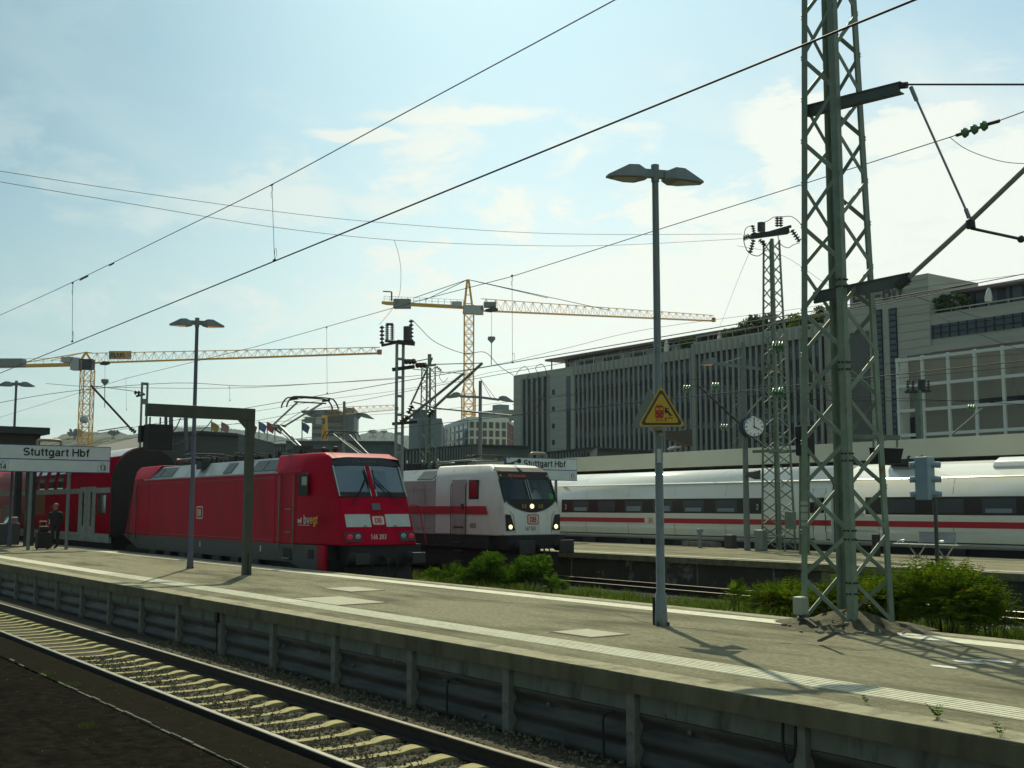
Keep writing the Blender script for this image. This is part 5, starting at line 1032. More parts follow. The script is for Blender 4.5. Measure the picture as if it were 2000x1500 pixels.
for (a, c_, e, f_) in ((782, 826, 797, 812), (797, 808, 806, 792), (836, 814, 848, 800)): MB().insul(dep(a, c_, dh - .3), dep(e, f_, dh - .3), 3, .12).build('insulator', M_brownins, T)
# mast near the left crane, behind the portal
T = thing('steel_mast', 'short slotted mast with an insulator and a slanting tube cantilever, behind the steel portal arm', 'mast', onY(283, 900, 20.5))
cm = onY(283, 747, 20.5); dm = cm.dot(FWD)
b = MB(); 
for s in (-1, 1): b.box(cm.x - .04, cm.x + .04, 20.5 + s * .15 - .05, 20.5 + s * .15 + .05, -.2, cm.z)
b.box(cm.x - .03, cm.x + .03, 20.35, 20.65, cm.z - .15, cm.z); b.box(cm.x - .03, cm.x + .03, 20.35, 20.65, cm.z - 1.2, cm.z - .9); b.build('post', M_pole, T)
MB().insul(dep(262, 766, dm), dep(280, 768, dm), 3, .14).build('insulator', M_brownins, T); MB().bar(dep(266, 774, dm), dep(283, 770, dm), .1, .1).build('bracket', M_dark, T)
b = MB(); b.tube([dep(178, 753, dm - 1), dep(258, 840, dm)], .06, 7); b.tube([dep(178, 753, dm - 1), dep(262, 764, dm)], .02, 5); b.tube([dep(190, 842, dm - 1), dep(250, 833, dm)], .03, 5); b.insul(dep(254, 836, dm), dep(265, 845, dm), 3, .14); b.build('cantilever_tubes', M_dark, T)
# distant mast with switchgear in front of the white lattice facade
T = thing('steel_mast', 'distant mast with small switchgear in front of the white grid facade', 'mast', onY(1795, 860, 52)); c = onY(1793, 762, 52); d = c.dot(FWD)
MB().box(c.x - .16, c.x + .16, 51.9, 52.1, .5, c.z).build('post', M_greenst, T)
b = MB(); b.bar(dep(1768, 766, d), dep(1817, 764, d), .2, .12); b.tube([dep(1800, 742, d), dep(1800, 762, d)], .2, 8)
for px in (1773, 1783, 1813): b.insul(dep(px, 764, d), dep(px, 742, d), 4, .1)
b.build('switchgear', M_dark, T)
# signal seen from behind on the second platform
sx = -18.85; T = thing('traffic_signal', 'blue-grey signal head with hooded lamps on a thin post in front of the white coach', 'signal', (sx, 27.9, .755))
MB().tube([(sx, 27.9, .6), (sx, 27.9, 2.7)], .055, 10).build('post', mat('signal_post', (0.055, 0.06, 0.05), .6), T)
M_sig = mat('signal_housing', (0.22, 0.31, 0.36), .5, var=.08)
b = MB(); c = onY(1808, 935, 27.9); b.box(c.x - .22, c.x + .2, 27.70, 28.05, c.z - .58, c.z + .6); o = b.build('housing', M_sig, T, bevel=.03)
for k in (-.40, 0.0, .40):
    for s in (-1, 1):
        p = Vector((c.x + s * .1, 27.88, c.z + k)); dd = Vector((.59 * s, .81 * s * .7, -.06)); MB().lathe(p, p + dd * .40, [(0, .085), (.2, .095), (1, .085)], 12).build('lamp_hood', M_sig, T)
MB().bar((sx - .2, 27.9, 1.02), (sx + .2, 27.9, 1.02), .05).build('cross_strut', M_dark, T)
# signals behind the big mast
T = thing('track_signal', 'black signal housing hanging left of the big mast legs, level with the canopy fascia', 'signal', dep(1562, 875, 30))
b = MB(); p, q = dep(1553, 832, 30), dep(1580, 890, 30); b.box(p.x - .02, p.x + .35, p.y, p.y + .35, q.z, p.z); b.build('housing', M_black, T, bevel=.03)
MB().tube([dep(1571, 890, 30.2), dep(1571, 1083, 30.2)], .14, 8).build('post', mat('mossy_post', (0.12, 0.15, 0.07), .7, var=.2), T)
MB().tube([dep(1452 + 88, 870, 30), dep(1556, 855, 30)], .03, 5).build('strut', M_galv, T)
T = thing('track_signal', 'wide black signal box on a bracket arm, right of the big mast nearest leg', 'signal', dep(1735, 900, 30))
b = MB(); p, q = dep(1700, 872, 30), dep(1762, 905, 30); b.hexa([Vector(v) for v in (dep(1702, 905, 30.2), dep(1758, 905, 30), dep(1758, 905, 30.6), dep(1702, 905, 30.6), dep(1697, 874, 30.2), dep(1765, 876, 30), dep(1765, 876, 30.6), dep(1697, 874, 30.6))]); b.build('housing', M_black, T); MB().bar(dep(1640, 852, 30.3), dep(1757, 855, 30.1), .15, .12).build('arm', M_greenst, T)
for px in (1706, 1752): MB().tube([dep(px, 874, 30.1), dep(px, 858, 30.1)], .03, 5).build('hanger', M_galv, T)
MB().tube([dep(1656, 855, 30.6), dep(1656, 1085, 30.6)], .1, 8).build('post', M_greenst, T)
# bench ----------------------------------------------------------------
def bench():
    Y = 33.4; xl, xr = onY(1748, 1060, Y).x, onY(1874, 1062, Y).x; T = thing('bench', 'shiny wire-mesh metal bench on the second platform with two V-shaped legs', 'bench', ((xl + xr) / 2, Y, .755))
    M_b = mat('bench_steel', (0.45, 0.48, 0.47), .25, .8)
    b = MB(); b.box(xl, xr, Y - .1, Y + .32, 1.20, 1.225); b.build('seat', M_b, T, bevel=.01)
    xm0 = onY(1782, 1050, Y).x; b = MB()
    for i in range(22): z = 1.28 + .31 * i / 21; b.tube([(xm0, Y + .34 + .05 * i / 21, z), (xr - .35, Y + .34 + .05 * i / 21, z)], .010, 4)
    b.tube([(xm0, Y + .34, 1.25), (xm0, Y + .4, 1.62), (xr - .35, Y + .4, 1.62), (xr - .35, Y + .34, 1.25)], .018, 6); b.build('backrest', M_b, T)
    for px in (1788, 1842):
        x = onY(px, 1080, Y).x; b = MB(); b.bar((x, Y + .1, .76), (x - .33, Y + .1, 1.2), .05, .03); b.bar((x, Y + .1, .76), (x + .33, Y + .1, 1.2), .05, .03); b.box(x - .06, x + .06, Y - .05, Y + .25, .757, .78); b.build('leg', M_b, T)
    for px in (1757, 1833): p = onY(px, 1053, Y + .1); b = MB(); b.tube(bez([(p.x - .12, Y + .1, 1.22), (p.x + .0, Y + .1, 1.3), (p.x + .2, Y + .1, 1.33)], 3), .035, 6); b.build('armrest', M_b, T)
bench()
p = onY(1367, 1060, 34.4); T = thing('vent_pipe', 'short capped metal vent pipe on the second platform in front of the coach', 'vent', (p.x, 34.4, .755))
MB().tube([(p.x, 34.4, .755), (p.x, 34.4, 1.45)], .085, 12).build('pipe', M_galv, T); MB().lathe((p.x, 34.4, 1.40), (p.x, 34.4, 1.55), [(0, .14), (.6, .15), (1, .08)], 14).build('cap', M_galv, T)
p = onY(1356, 1066, 35.2); b = MB(); b.box(p.x - .75, p.x + 1.2, 35.2, 35.6, .755, .98); b.build('low_wall', M_post, label='low concrete block behind the vent pipe at the back of the second platform', cat='block')
p = onY(1425, 1060, 35); b = MB(); b.box(p.x - .22, p.x + .22, 34.9, 35.2, .755, 1.3); b.build('cable_cabinet', M_skirt, label='small dark cabinet just left of the clock pole', cat='cabinet', bevel=.02)
p = onY(1711, 1060, 33.6); b = MB(); b.tube([(p.x, 33.6, .755), (p.x, 33.6, 1.5)], .14, 12); b.build('bollard', M_dark, label='dark round bollard seen between the legs of the big mast', cat='bollard')
# left end of the main platform -----------------------------------------
def human(name, T_loc, joints, edges, rad, m, label, cat='person', parent=None):
    me = bpy.data.meshes.new(name); me.from_pydata([tuple(j) for j in joints], edges, []); o = bpy.data.objects.new(name, me); COL.objects.link(o); o.location = T_loc
    me.materials.append(m); sk = o.modifiers.new('skin', 'SKIN'); 
    for i, r_ in enumerate(rad): sv = me.skin_vertices[0].data[i]; sv.radius = (r_, r_) if isinstance(r_, float) else r_; sv.use_root = (i == 0)
    o.modifiers.new('sub', 'SUBSURF').render_levels = 2; 
    if parent is not None: o.parent = parent
    return props(o, label, cat if label else None)
M_cloth = mat('dark_jacket', (0.018, 0.018, 0.02), .9, var=.2); M_skin = mat('skin', (0.28, 0.15, 0.10), .6)
pp = onZ(107, 1071, .76); H_ = 1.84
J = [(0, 0, .98), (0, 0, 1.18), (0, 0, 1.40), (0, 0, 1.50), (.0, -.02, 1.56), (0, -.01, 1.66), (0, -.01, 1.76), (0, -.22, 1.42), (.02, -.27, 1.15), (.05, -.35, .98), (0, .2, 1.42), (0, .25, 1.14), (.02, .18, .92), (0, -.1, .93), (0, -.11, .5), (0, -.13, .09), (.02, -.26, .03), (0, .1, .93), (0, .09, .5), (0, .08, .09), (.02, -.06, .03)]
E_ = [(0, 1), (1, 2), (2, 3), (3, 4), (4, 5), (5, 6), (2, 7), (7, 8), (8, 9), (2, 10), (10, 11), (11, 12), (0, 13), (13, 14), (14, 15), (15, 16), (0, 17), (17, 18), (18, 19), (19, 20)]
Rr = [(.15, .16), (.15, .17), (.14, .2), .075, .06, .095, .075, .075, .055, .045, .075, .055, .045, .1, .075, .05, .05, .1, .075, .05, .05]
per = human('person', (pp.x, pp.y, .757), J, E_, Rr, M_cloth, 'person in dark jacket and peaked cap standing under the left station sign, facing left')
def pch(nm, b, m):
    me = bpy.data.meshes.new(nm); me.from_pydata([tuple(v) for v in b.v], [], b.f); me.materials.append(m); o = bpy.data.objects.new(nm, me); COL.objects.link(o); o.parent = per
b = MB(); b.blob((0, -.03, 1.64), (.092, .10, .125), 12, 9); b.blob((0, -.135, 1.63), (.016, .022, .025), 6, 5); b.blob((.09, -.01, 1.64), (.015, .025, .035), 6, 5); b.blob((-.09, -.01, 1.64), (.015, .025, .035), 6, 5); b.box(-.03, .03, -.128, -.115, 1.575, 1.582); pch('head', b, M_skin)
b = MB(); b.loft([[Vector((.105 * c_ * math.cos(6.283 * k / 14), -.02 + .115 * c_ * math.sin(6.283 * k / 14), z)) for k in range(14)] for c_, z in ((1, 1.69), (1.0, 1.73), (.85, 1.79), (.4, 1.83), (.02, 1.84))], True, False, True); b.box(-.08, .08, -.27, -.10, 1.70, 1.715); pch('cap', b, mat('pinkish_cap', (0.22, 0.10, 0.11), .8))
b = MB()
for k in range(4): b.tube([(.05 + .02 * k - .03, -.36, .97), (.05 + .02 * k - .03, -.39, .92), (.05 + .02 * k - .03, -.37, .88)], .009, 5)
b.tube([(.02, -.345, .96), (.0, -.34, .92)], .010, 5); pch('hand', b, M_skin)
b = MB(); b.prism([(-.30, 1.18), (-.27, 1.18), (-.25, .98), (-.28, .98)], -.05, .08, 'x'); pch('white_paper', b, M_stripe)
p = onZ(84, 1073, .76); T = thing('trolley_suitcase', 'black trolley suitcase with a bag on top, beside the person under the left sign', 'suitcase', (p.x, p.y, .757))
b = MB(); b.box(p.x - .2, p.x + .2, p.y - .28, p.y + .25, .80, 1.45); b.build('case', M_black, T, bevel=.05); b = MB(); b.box(p.x - .15, p.x + .15, p.y - .2, p.y + .18, 1.455, 1.68); b.build('bag', M_black, T, bevel=.06)
b = MB(); 
for s in (-.12, .12): b.tube([(p.x - .15, p.y + s, 1.4), (p.x - .15, p.y + s, 1.86)], .012, 5)
b.tube([(p.x - .15, p.y - .14, 1.86), (p.x - .15, p.y + .14, 1.86)], .02, 6); b.build('handle', M_galv, T)
for s in (-.2, .2): MB().lathe((p.x - .17, p.y + s, .80), (p.x - .12, p.y + s, .80), [(0, .045), (1, .045)], 10).build('wheel', M_black, T)
p = onZ(14, 1066, .76); T = thing('litter_bin', 'grey litter bin with a shiny lid at the left edge of the main platform', 'bin', (p.x, p.y, .757))
b = MB(); b.box(p.x - .3, p.x + .3, p.y - .55, p.y + .42, .80, 1.72); b.build('body', mat('bin_grey', (0.07, 0.075, 0.07), .6, var=.15), T, bevel=.03)
b = MB(); b.prism([(p.y - .15, 1.73), (p.y + .36, 1.74), (p.y + .34, 2.0), (p.y - .05, 2.0)], p.x - .25, p.x + .28, 'x'); b.build('lid', mat('polished_lid', (0.7, 0.75, 0.76), .12, .9), T, bevel=.02)
for px, w_ in ((30, .26), (55, .34)):
    p = onY(px, 1068, 13.0 if px == 30 else 12.6); b = MB(); b.box(p.x - w_ * .7, p.x + w_ * .7, p.y - w_ / 2, p.y + w_ / 2, .757, 5.2); b.build('canopy_column', M_dark, label='dark canopy column behind the left station sign, ' + ('the thinner one nearest the litter bin' if px == 30 else 'the wider one nearest the suitcase'), cat='column', group='dark columns behind the left sign')
# driver in the white locomotive
dv = Vector((-34.75, 26.2, 1.93)); M_shirt = mat('white_shirt', (0.8, 0.84, 0.88), .8)
J = [(0, 0, .45), (0, 0, .7), (0, 0, .98), (.01, 0, 1.07), (.02, 0, 1.13), (.02, 0, 1.22), (0, -.19, .95), (.1, -.22, .72), (.32, -.16, .68), (0, .19, .95), (.1, .22, .72), (.32, .16, .68)]
drv = human('person', dv, J, [(0, 1), (1, 2), (2, 3), (3, 4), (4, 5), (2, 6), (6, 7), (7, 8), (2, 9), (9, 10), (10, 11)], [(.13, .16), (.13, .16), (.12, .17), .06, .055, .06, .06, .05, .04, .06, .05, .04], M_shirt, 'driver in a white shirt sitting behind the windscreen of the white locomotive')
per = drv
b = MB(); b.blob((.02, 0, 1.24), (.10, .085, .125), 12, 9); b.blob((.125, 0, 1.23), (.02, .015, .022), 6, 5); pch('head', b, M_skin); b = MB(); b.blob((-.01, 0, 1.29), (.10, .09, .10), 10, 7); pch('hair', b, mat('pale_hair', (0.5, 0.52, 0.5), .9))
b = MB()
for s in (-1, 1):
    for k in range(4): b.tube([(.32, s * (.13 + .02 * k), .68), (.38, s * (.13 + .02 * k), .67), (.41, s * (.13 + .02 * k), .64)], .009, 5)
    b.tube([(.33, s * .12, .68), (.36, s * .10, .66)], .01, 5)
pch('hand', b, M_skin)
# ================================================================ PLATFORM CANOPY
M_fascia = mat('canopy_fascia', (0.56, 0.57, 0.45), .7, var=.06, vs=.6)
T = thing('platform_canopy', 'long platform canopy with a pale fascia and tube lights beneath, behind the white coaches', 'canopy', (-40, 50, 0))
xl = onY(1070, 900, 44).x
b = MB(); b.box(xl - 12, 25, 44, 44.25, 4.55, 5.40); b.build('fascia', M_fascia, T)
b = MB(); b.box(xl - 12, 25, 44.25, 55.8, 5.1, 5.35); b.build('roof', M_dark, T); b = MB(); b.box(xl - 12, 25, 44.25, 55.8, 4.85, 5.08); b.build('ceiling', M_black, T)
b = MB(); b.box(xl - 12, 25, 55.8, 56, 4.5, 5.4); b.build('rear_fascia', M_fascia, T)
b = MB(); b.box(xl - 12, 25, 44.7, 56, -.3, .76); b.build('far_platform', M_cope, kind='structure')
for px in (1180, 1250, 1328, 1418, 1513, 1603, 1716, 1850, 1960):
    p = onY(px, 922, 46.5); MB().box(p.x - 1.0, p.x + 1.0, 46.4, 46.6, 4.76, 4.84).build('tube_light', M_tube, T)
for i in range(9):
    x = xl - 6 + 9 * i; MB().box(x - .15, x + .15, 49.9, 50.2, .76, 4.9).build('column', M_dark, T)
b = MB(); b.box(xl - 12, 25, 50.6, 50.8, .76, 4.8); b.build('back_screen', M_dark, T)
# small lamp above canopy
p = onY(1310, 878, 44.5)
b = MB(); b.hexa([p + Vector(v) for v in ((-.35, 0, 0), (.3, 0, .1), (.3, .5, .1), (-.35, .5, 0), (-.1, 0, .16), (.32, 0, .2), (.32, .5, .2), (-.1, .5, .16))]); b.tube([p + Vector((0, .3, .1)), p + Vector((0, .3, -.5))], .04, 6); b.build('floodlight', M_stripe, label='small bright floodlight sitting on the edge of the pale canopy fascia', cat='floodlight')
# ================================================================ RIBBED STONE BANK BUILDING
M_stone = mat('travertine', (0.42, 0.43, 0.355), .85, var=.07, vs=.5, dirt=(0.33, 0.33, 0.28), ds=.35, stretch=(.3, .3, 3))
M_fin = mat('stone_fin', (0.30, 0.31, 0.26), .8, var=.08, vs=.3)
M_win = mat('deep_office_glass', (0.012, 0.018, 0.024), .25, spec=.2)
M_winb = mat('upper_office_glass', (0.05, 0.08, 0.105), .2, spec=.3)
YB = 100.0
def bx(px): return onY(px, 800, YB).x
T = thing('office_building', 'long grey stone office building with narrow vertical fins and a roof garden, behind the canopy', 'building', (-100, YB, -.4))
x0, x1, x2, x3, x4, x5 = bx(1003), bx(1121), bx(1359.5), bx(1607), bx(1820), bx(2300)
D_ = 14
b = MB(); b.box(x0, x1, YB, YB + D_, -.4, 21.8); b.box(x1, x2, YB + .75, YB + D_, -.4, 21.3); b.box(x2, x3, YB + .55, YB + D_, -.4, 21.9); b.build('wall', M_stone, T)
b = MB(); b.box(x1, x2, YB, YB + 1.2, 20.55, 21.8); b.box(x2, x3, YB - .25, YB + 1.0, 20.9, 22.35); b.build('parapet', M_stone, T)
b = MB(); b.box(x1, x2, YB + .2, YB + .74, 6, 20.55); b.box(x2, x3, YB - .05, YB + .54, 6, 20.9); b.build('glazing', M_win, T)
b = MB(); n = 0
for xa_, xb_, yf, zt_ in ((x1, x2, YB, 20.57), (x2, x3, YB - .25, 20.92)):
    k = int(round((xb_ - xa_) / 0.93)); 
    for i in range(k + 1):
        x = xa_ + (xb_ - xa_) * i / k; b.box(x - .15, x + .15, yf + .02, yf + .21, 5, zt_)
        b.box(x - .18, x + .18, yf - .10, yf + .02, zt_ - .1, zt_ + 1.2)
b.box(x2 - .3, x2 + .3, YB - .4, YB + 1, 5, 22.2)
b.build('fins', M_fin, T)
b = MB()
for xa_, xb_, yf, zt_ in ((x1, x2, YB + .19, 20.5), (x2, x3, YB - .06, 20.9)):
    k = int(round((xb_ - xa_) / 0.93))
    for i in range(k):
        x = xa_ + (xb_ - xa_) * (i + .5) / k
        for z in (18.7, 15.2, 11.7, 8.2): b.box(x - .2, x + .2, yf - .02, yf + .03, z, z + random.choice((1.5, 1.5, 1.2, .8)))
b.build('reflecting_panes', M_winb, T)
# left end block
b = MB(); b.box(bx(1021), bx(1072), YB - .01, YB + .4, 4, onY(1045, 738, YB).z); 
sl_ = b.build('slot_recess', M_win, T)
b = MB()
for px in (1020.5, 1030, 1040, 1050, 1061, 1071.5): x = bx(px); b.box(x - .22, x + .22, YB - .16, YB + .1, 4, onY(1045, 736, YB).z)
b.build('slot_fins', M_fin, T)
b = MB(); b.box(bx(1106.5), bx(1114.5), YB - .05, YB + .1, onY(1110, 879, YB).z, onY(1110, 797, YB).z); b.build('narrow_window', M_win, T)
b = MB()
for i in range(9):
    za = onY(1110, 733 + 7 * i, YB).z; b.box(bx(1106.5), bx(1114.5), YB - .05, YB + .1, za - .62, za - .1)
b.build('ladder_window', M_winb, T)
for py in (766, 799, 832, 864): p = onY(1081, py, YB); MB().box(p.x - .3, p.x + .3, YB - .04, YB + .1, p.z - .35, p.z + .35).build('small_window', M_win, T)
b = MB()   # stone courses
for i in range(24): z = 2 + .85 * i; b.box(x0 - .01, bx(1019), YB - .012, YB + .1, z, z + .03); b.box(bx(1074), bx(1105), YB - .012, YB + .1, z, z + .03)
b.build('stone_joints', mat('stone_joint', (0.17, 0.17, 0.15), .9), T)
# set-back penthouse with thin roof
M_thinroof = mat('thin_roof_edge', (0.12, 0.10, 0.10), .7)
Yp = 104
def px_(px): return onY(px, 700, Yp).x
zp = onY(1276, 671, Yp).z
b = MB(); b.box(px_(1080), px_(1640), Yp - 1.5, Yp + 9, zp - .30, zp); b.build('penthouse_roof', M_thinroof, T)
b = MB(); b.box(px_(1104), px_(1640), Yp, Yp + 8, 21, zp - .3); b.build('penthouse_glazing', M_win, T)
b = MB()
for i in range(20): px = 1108 + 26 * i; x = px_(px); b.box(x - .08, x + .08, Yp - .06, Yp, 21.4, zp - .3)
b.box(px_(1104), px_(1640), Yp - .05, Yp, zp - .9, zp - .78); 
for i in range(11): x = px_(1112 + 50 * i); b.box(x, x + random.uniform(1, 3), Yp - .04, Yp, 21.4, zp - .8)
b.build('penthouse_frames', mat('penthouse_frame', (0.20, 0.24, 0.23), .6), T)
MB().tube([(px_(1088), Yp - 1, 21.5), (px_(1088), Yp - 1, zp)], .1, 6).build('roof_post', M_dark, T)
b = MB()
for xa_, xb_, z in ((x1, x2, 22.5), (x2, x3, 23.1)):
    b.box(xa_, xb_, YB + .2, YB + .26, z, z + .07)
    k = int((xb_ - xa_) / 2)
    for i in range(k): b.box(xa_ + 2 * i, xa_ + 2 * i + .05, YB + .2, YB + .25, z - .7, z)
b.build('roof_railing', mat('pale_rail', (0.40, 0.43, 0.36), .6), T)
# stair tower and right wing
b = MB(); zt = onY(1820, 531, YB).z; xt0 = bx(1607)
b.box(xt0, bx(1700), YB + .6, YB + D_, -.4, onY(1640, 600, YB).z); b.box(bx(1664), x4, YB + .2, YB + 9, -.4, zt); b.build('stair_tower', M_stone, T)
b = MB(); b.box(bx(1664), bx(1700), YB + .0, YB + .22, 4, onY(1680, 630, YB).z - 1.0); b.build('painted_wall_shadow', mat('shaded_stone', (0.12, 0.125, 0.115), .9, var=.1), T)  # flat dark slab painted in for the shadow on the concave wall
for px0, px1, pt in ((1712, 1727, 605), (1741, 1756, 602)):
    ztt = onY(px0, pt, YB).z; MB().box(bx(px0), bx(px1), YB + .08, YB + .25, 5, ztt).build('ladder_window_frame', M_win, T)
    b = MB(); z = ztt - .6
    while z > 6: b.box(bx(px0) + .06, bx(px1) - .06, YB + .04, YB + .1, z, z + .42); z -= .62
    b.build('ladder_window', M_winb, T)
b = MB(); z = 3
while z < zt - .3: b.box(bx(1664), bx(1711), YB + .18, YB + .21, z, z + .03); b.box(bx(1757), x4, YB + .18, YB + .21, z, z + .03); z += .85
b.build('stone_joints', mat('stone_joint', (0, 0, 0)), T)
p = onY(1682, 588, YB); text('LB', (p.x - 1.15, YB + .14, p.z), 2.15, mat('dark_sign_letters', (0.05, 0.055, 0.055), .6), T, 'lettering', (1, 0, 0), bold=.05, thick=.03)
p = onY(1724, 583, YB); text('BW', (p.x - .1, YB + .14, p.z - .15), 2.15, mat('dark_sign_letters', (0, 0, 0)), T, 'lettering', (1, 0, 0), bold=.05, thick=.03)
p = onY(1711, 582, YB); b = MB()
for k in range(3): b.box(p.x - .45, p.x + .45, YB + .1, YB + .17, p.z + .1 + .55 * k, p.z + .35 + .55 * k)
b.build('logo_bars', mat('dark_sign_letters', (0, 0, 0)), T)
zw = onY(1823, 612, YB).z
b = MB(); b.box(x4, x5, YB + .4, YB + D_, -.4, zw); b.build('right_wing', M_stone, T)
z0_, z1_ = onY(1823, 661, YB).z, onY(1823, 634, YB).z
b = MB(); b.box(bx(1823), x5, YB + .30, YB + .45, z0_, z1_); b.build('strip_window', M_winb, T)
b = MB()
for i in range(40): x = bx(1823) + .95 * i; b.box(x, x + .12, YB + .22, YB + .4, z0_, z1_)
b.box(bx(1823), x5, YB + .18, YB + .4, z0_ + .42, z0_ + .52); b.box(bx(1823), x5, YB + .2, YB + .4, z1_ - .35, z1_ - .28); b.build('strip_window_frame', M_win, T)
b = MB(); zz_ = onY(1826, 681, YB).z; b.box(bx(1826), x5, YB - .3, YB + .5, zz_ - .35, zz_ + .3); b.build('stone_ledge', M_stone, T)
b = MB(); b.box(bx(1826), x5, YB + .25, YB + .42, zw + .25, zw + .33); 
for i in range(16): x = bx(1826) + 2 * i; b.box(x, x + .05, YB + .3, YB + .35, zw - .1, zw + .3)
b.build('terrace_railing', mat('pale_rail', (0, 0, 0)), T)
zq = onY(1880, 568, YB + 4).z
b = MB(); b.box(onY(1868, 570, YB + 4).x, x5, YB + 3, YB + 12, zq - .35, zq); b.build('terrace_roof', M_thinroof, T)
b = MB(); b.box(onY(1874, 570, YB + 4).x, x5, YB + 4.2, YB + 11, zw - .5, zq - .35); b.build('terrace_glazing', M_winb, T)
b = MB()
for i in range(24): x = onY(1876, 580, YB + 4).x + 1.3 * i; b.box(x, x + .25 + (i % 3 == 0) * .6, YB + 4.1, YB + 4.2, zw - .5, zq - .35)
b.build('terrace_frames', M_win, T)
# white lattice screen building
T = thing('lattice_facade_building', 'brown-panelled building wrapped in a large white square grid, at the right edge behind the canopy', 'building', (-50, 85, -.4))
YL = 85; xg = [onY(p, 700, YL).x for p in (1751, 1803, 1853, 1905, 1957)]; st_ = (xg[-1] - xg[0]) / 4; zg = [15.0, 12.72, 10.6, 8.5]
b = MB(); b.box(xg[0] + .2, xg[0] + st_ * 14, YL + 1.4, YL + 12, -.4, 15.3); b.build('wall', mat('brown_panels', (0.27, 0.26, 0.205), .75, var=.12, vs=.25, dirt=(0.11, 0.11, 0.095), ds=.25, stretch=(1, 1, .3)), T)
b = MB()
for i in range(15): x = xg[0] + st_ * i; b.box(x - .12, x + .12, YL, YL + .2, 0, 15.2)
for z in zg + [6.4, 4.3]: b.box(xg[0] - .17, xg[0] + st_ * 14, YL + .02, YL + .23, z - .13, z + .13)
b.box(xg[0] - .17, xg[0] + .17, YL + .25, YL + 1.5, 0, 15.2); b.build('white_grid', mat('white_grid_paint', (0.66, 0.70, 0.64), .6, var=.05), T)
for px, py in ((1770, 836), (1940, 783), (1985, 779)):
    p = onY(px, py, YL + 1.4); w_ = 1.0 if px == 1770 else 1.2; h_ = 1.8 if px == 1770 else .5
    MB().box(p.x - w_, p.x + w_, YL + 1.35, YL + 1.5, p.z - h_ / 2, p.z + h_ / 2).build('window', M_win, T)
b = MB(); b.box(xg[0] + .2, xg[0] + st_ * 14, YL + 1.2, YL + 12, 15.3, 15.5); b.build('roof', M_thinroof, T)
# parasols and roof plants
def parasol(px, py0, py1, Y, label):
    p = onY(px, py1, Y); q = onY(px, py0, Y); h = q.z - p.z
    T = thing('closed_parasol', label, 'parasol', p, 'closed parasols on the roof terraces')
    MB().lathe(p + Vector((0, 0, h * .12)), q, [(0, .34), (.3, .36), (.8, .22), (1, .05)], 10).build('folded_cloth', mat('white_cloth', (0.55, 0.56, 0.54), .8, var=.05), T); MB().tube([p - Vector((0, 0, .5)), p + Vector((0, 0, h * .2))], .04, 6).build('pole', M_galv, T)
parasol(1302, 664, 690, YB + 1.6, 'closed white parasol on the roof terrace just right of the big lamp post')
parasol(1406, 648, 672, YB + 1.6, 'closed white parasol on the roof terrace above the step in the ribbed facade')
parasol(1931, 562, 592, YB + 1.8, 'closed white parasol on the terrace of the right wing')
# ================================================================ OTHER BUILDINGS AND HALLS
def block(name, label, cat, corners, zt, m, zb=-.4, part='wall'):
    T = thing(name, label, cat, Vector((corners[0].x, corners[0].y, zb))); n = len(corners)
    vs = [Vector((p.x, p.y, zb)) for p in corners] + [Vector((p.x, p.y, zt)) for p in corners]
    MB().add(vs, [tuple(range(n))[::-1], tuple(range(n, 2 * n))] + [(i, (i + 1) % n, n + (i + 1) % n, n + i) for i in range(n)]).build(part, m, T); return T
def facade(T, p, q, zt, zb, cols, rows, mw, nm='window', fx=.55, fz=.62, zlo=None, dep_=.12):
    d = (q - p); d.z = 0; nrm = Vector((d.y, -d.x, 0)).normalized()
    if nrm.dot(-FWD) < 0: nrm = -nrm
    for j in range(rows):
        for i in range(cols):
            a = p + d * ((i + .5 - fx / 2) / cols); c = p + d * ((i + .5 + fx / 2) / cols); zc = zt - (zt - zb) * (j + .5) / rows; hz = (zt - zb) / rows * fz / 2
            v = [Vector((a.x, a.y, zc - hz)), Vector((c.x, c.y, zc - hz)), Vector((c.x, c.y, zc + hz)), Vector((a.x, a.y, zc + hz))]
            MB().hexa([x - nrm * .3 for x in v] + [x + nrm * dep_ for x in v]).build(nm, mw, T)
# hotel
d = 185; zt = dep(940, 814, d).z
A, B_, C_, D4 = dep(867, 900, 205), dep(915, 900, d), dep(990, 900, d + 2), dep(1004, 900, d + 14)
M_hot = mat('hotel_plaster', (0.62, 0.66, 0.60), .8, var=.05)
T = block('hotel_building', 'white office block with a regular grid of dark windows behind the middle crane mast', 'building', [A, B_, C_, D4, dep(940, 900, 230)], zt, M_hot)
zb_ = dep(940, 871, d).z
facade(T, B_, C_, zt - .6, zb_, 6, 3, mat('hotel_window', (0.03, 0.05, 0.065), .1, spec=.8), fx=.6, fz=.72); facade(T, A, B_, zt - .6, zb_, 6, 3, mat('hotel_window', (0, 0, 0)), fx=.6, fz=.72)
facade(T, C_, D4, zt - .6, zb_, 3, 3, mat('brick_red_panel', (0.13, 0.05, 0.04), .8), 'brick_panel', fx=.8, fz=.9)
b = MB(); p = dep(978, 812, d + 8); b.box(p.x - 3, p.x + 3, p.y - 2, p.y + 2, zt, zt + 1.6); b.box(p.x - 1, p.x + 1, p.y - 1, p.y + 1, zt + 1.6, zt + 2.6); b.build('roof_plant', M_galv, T)
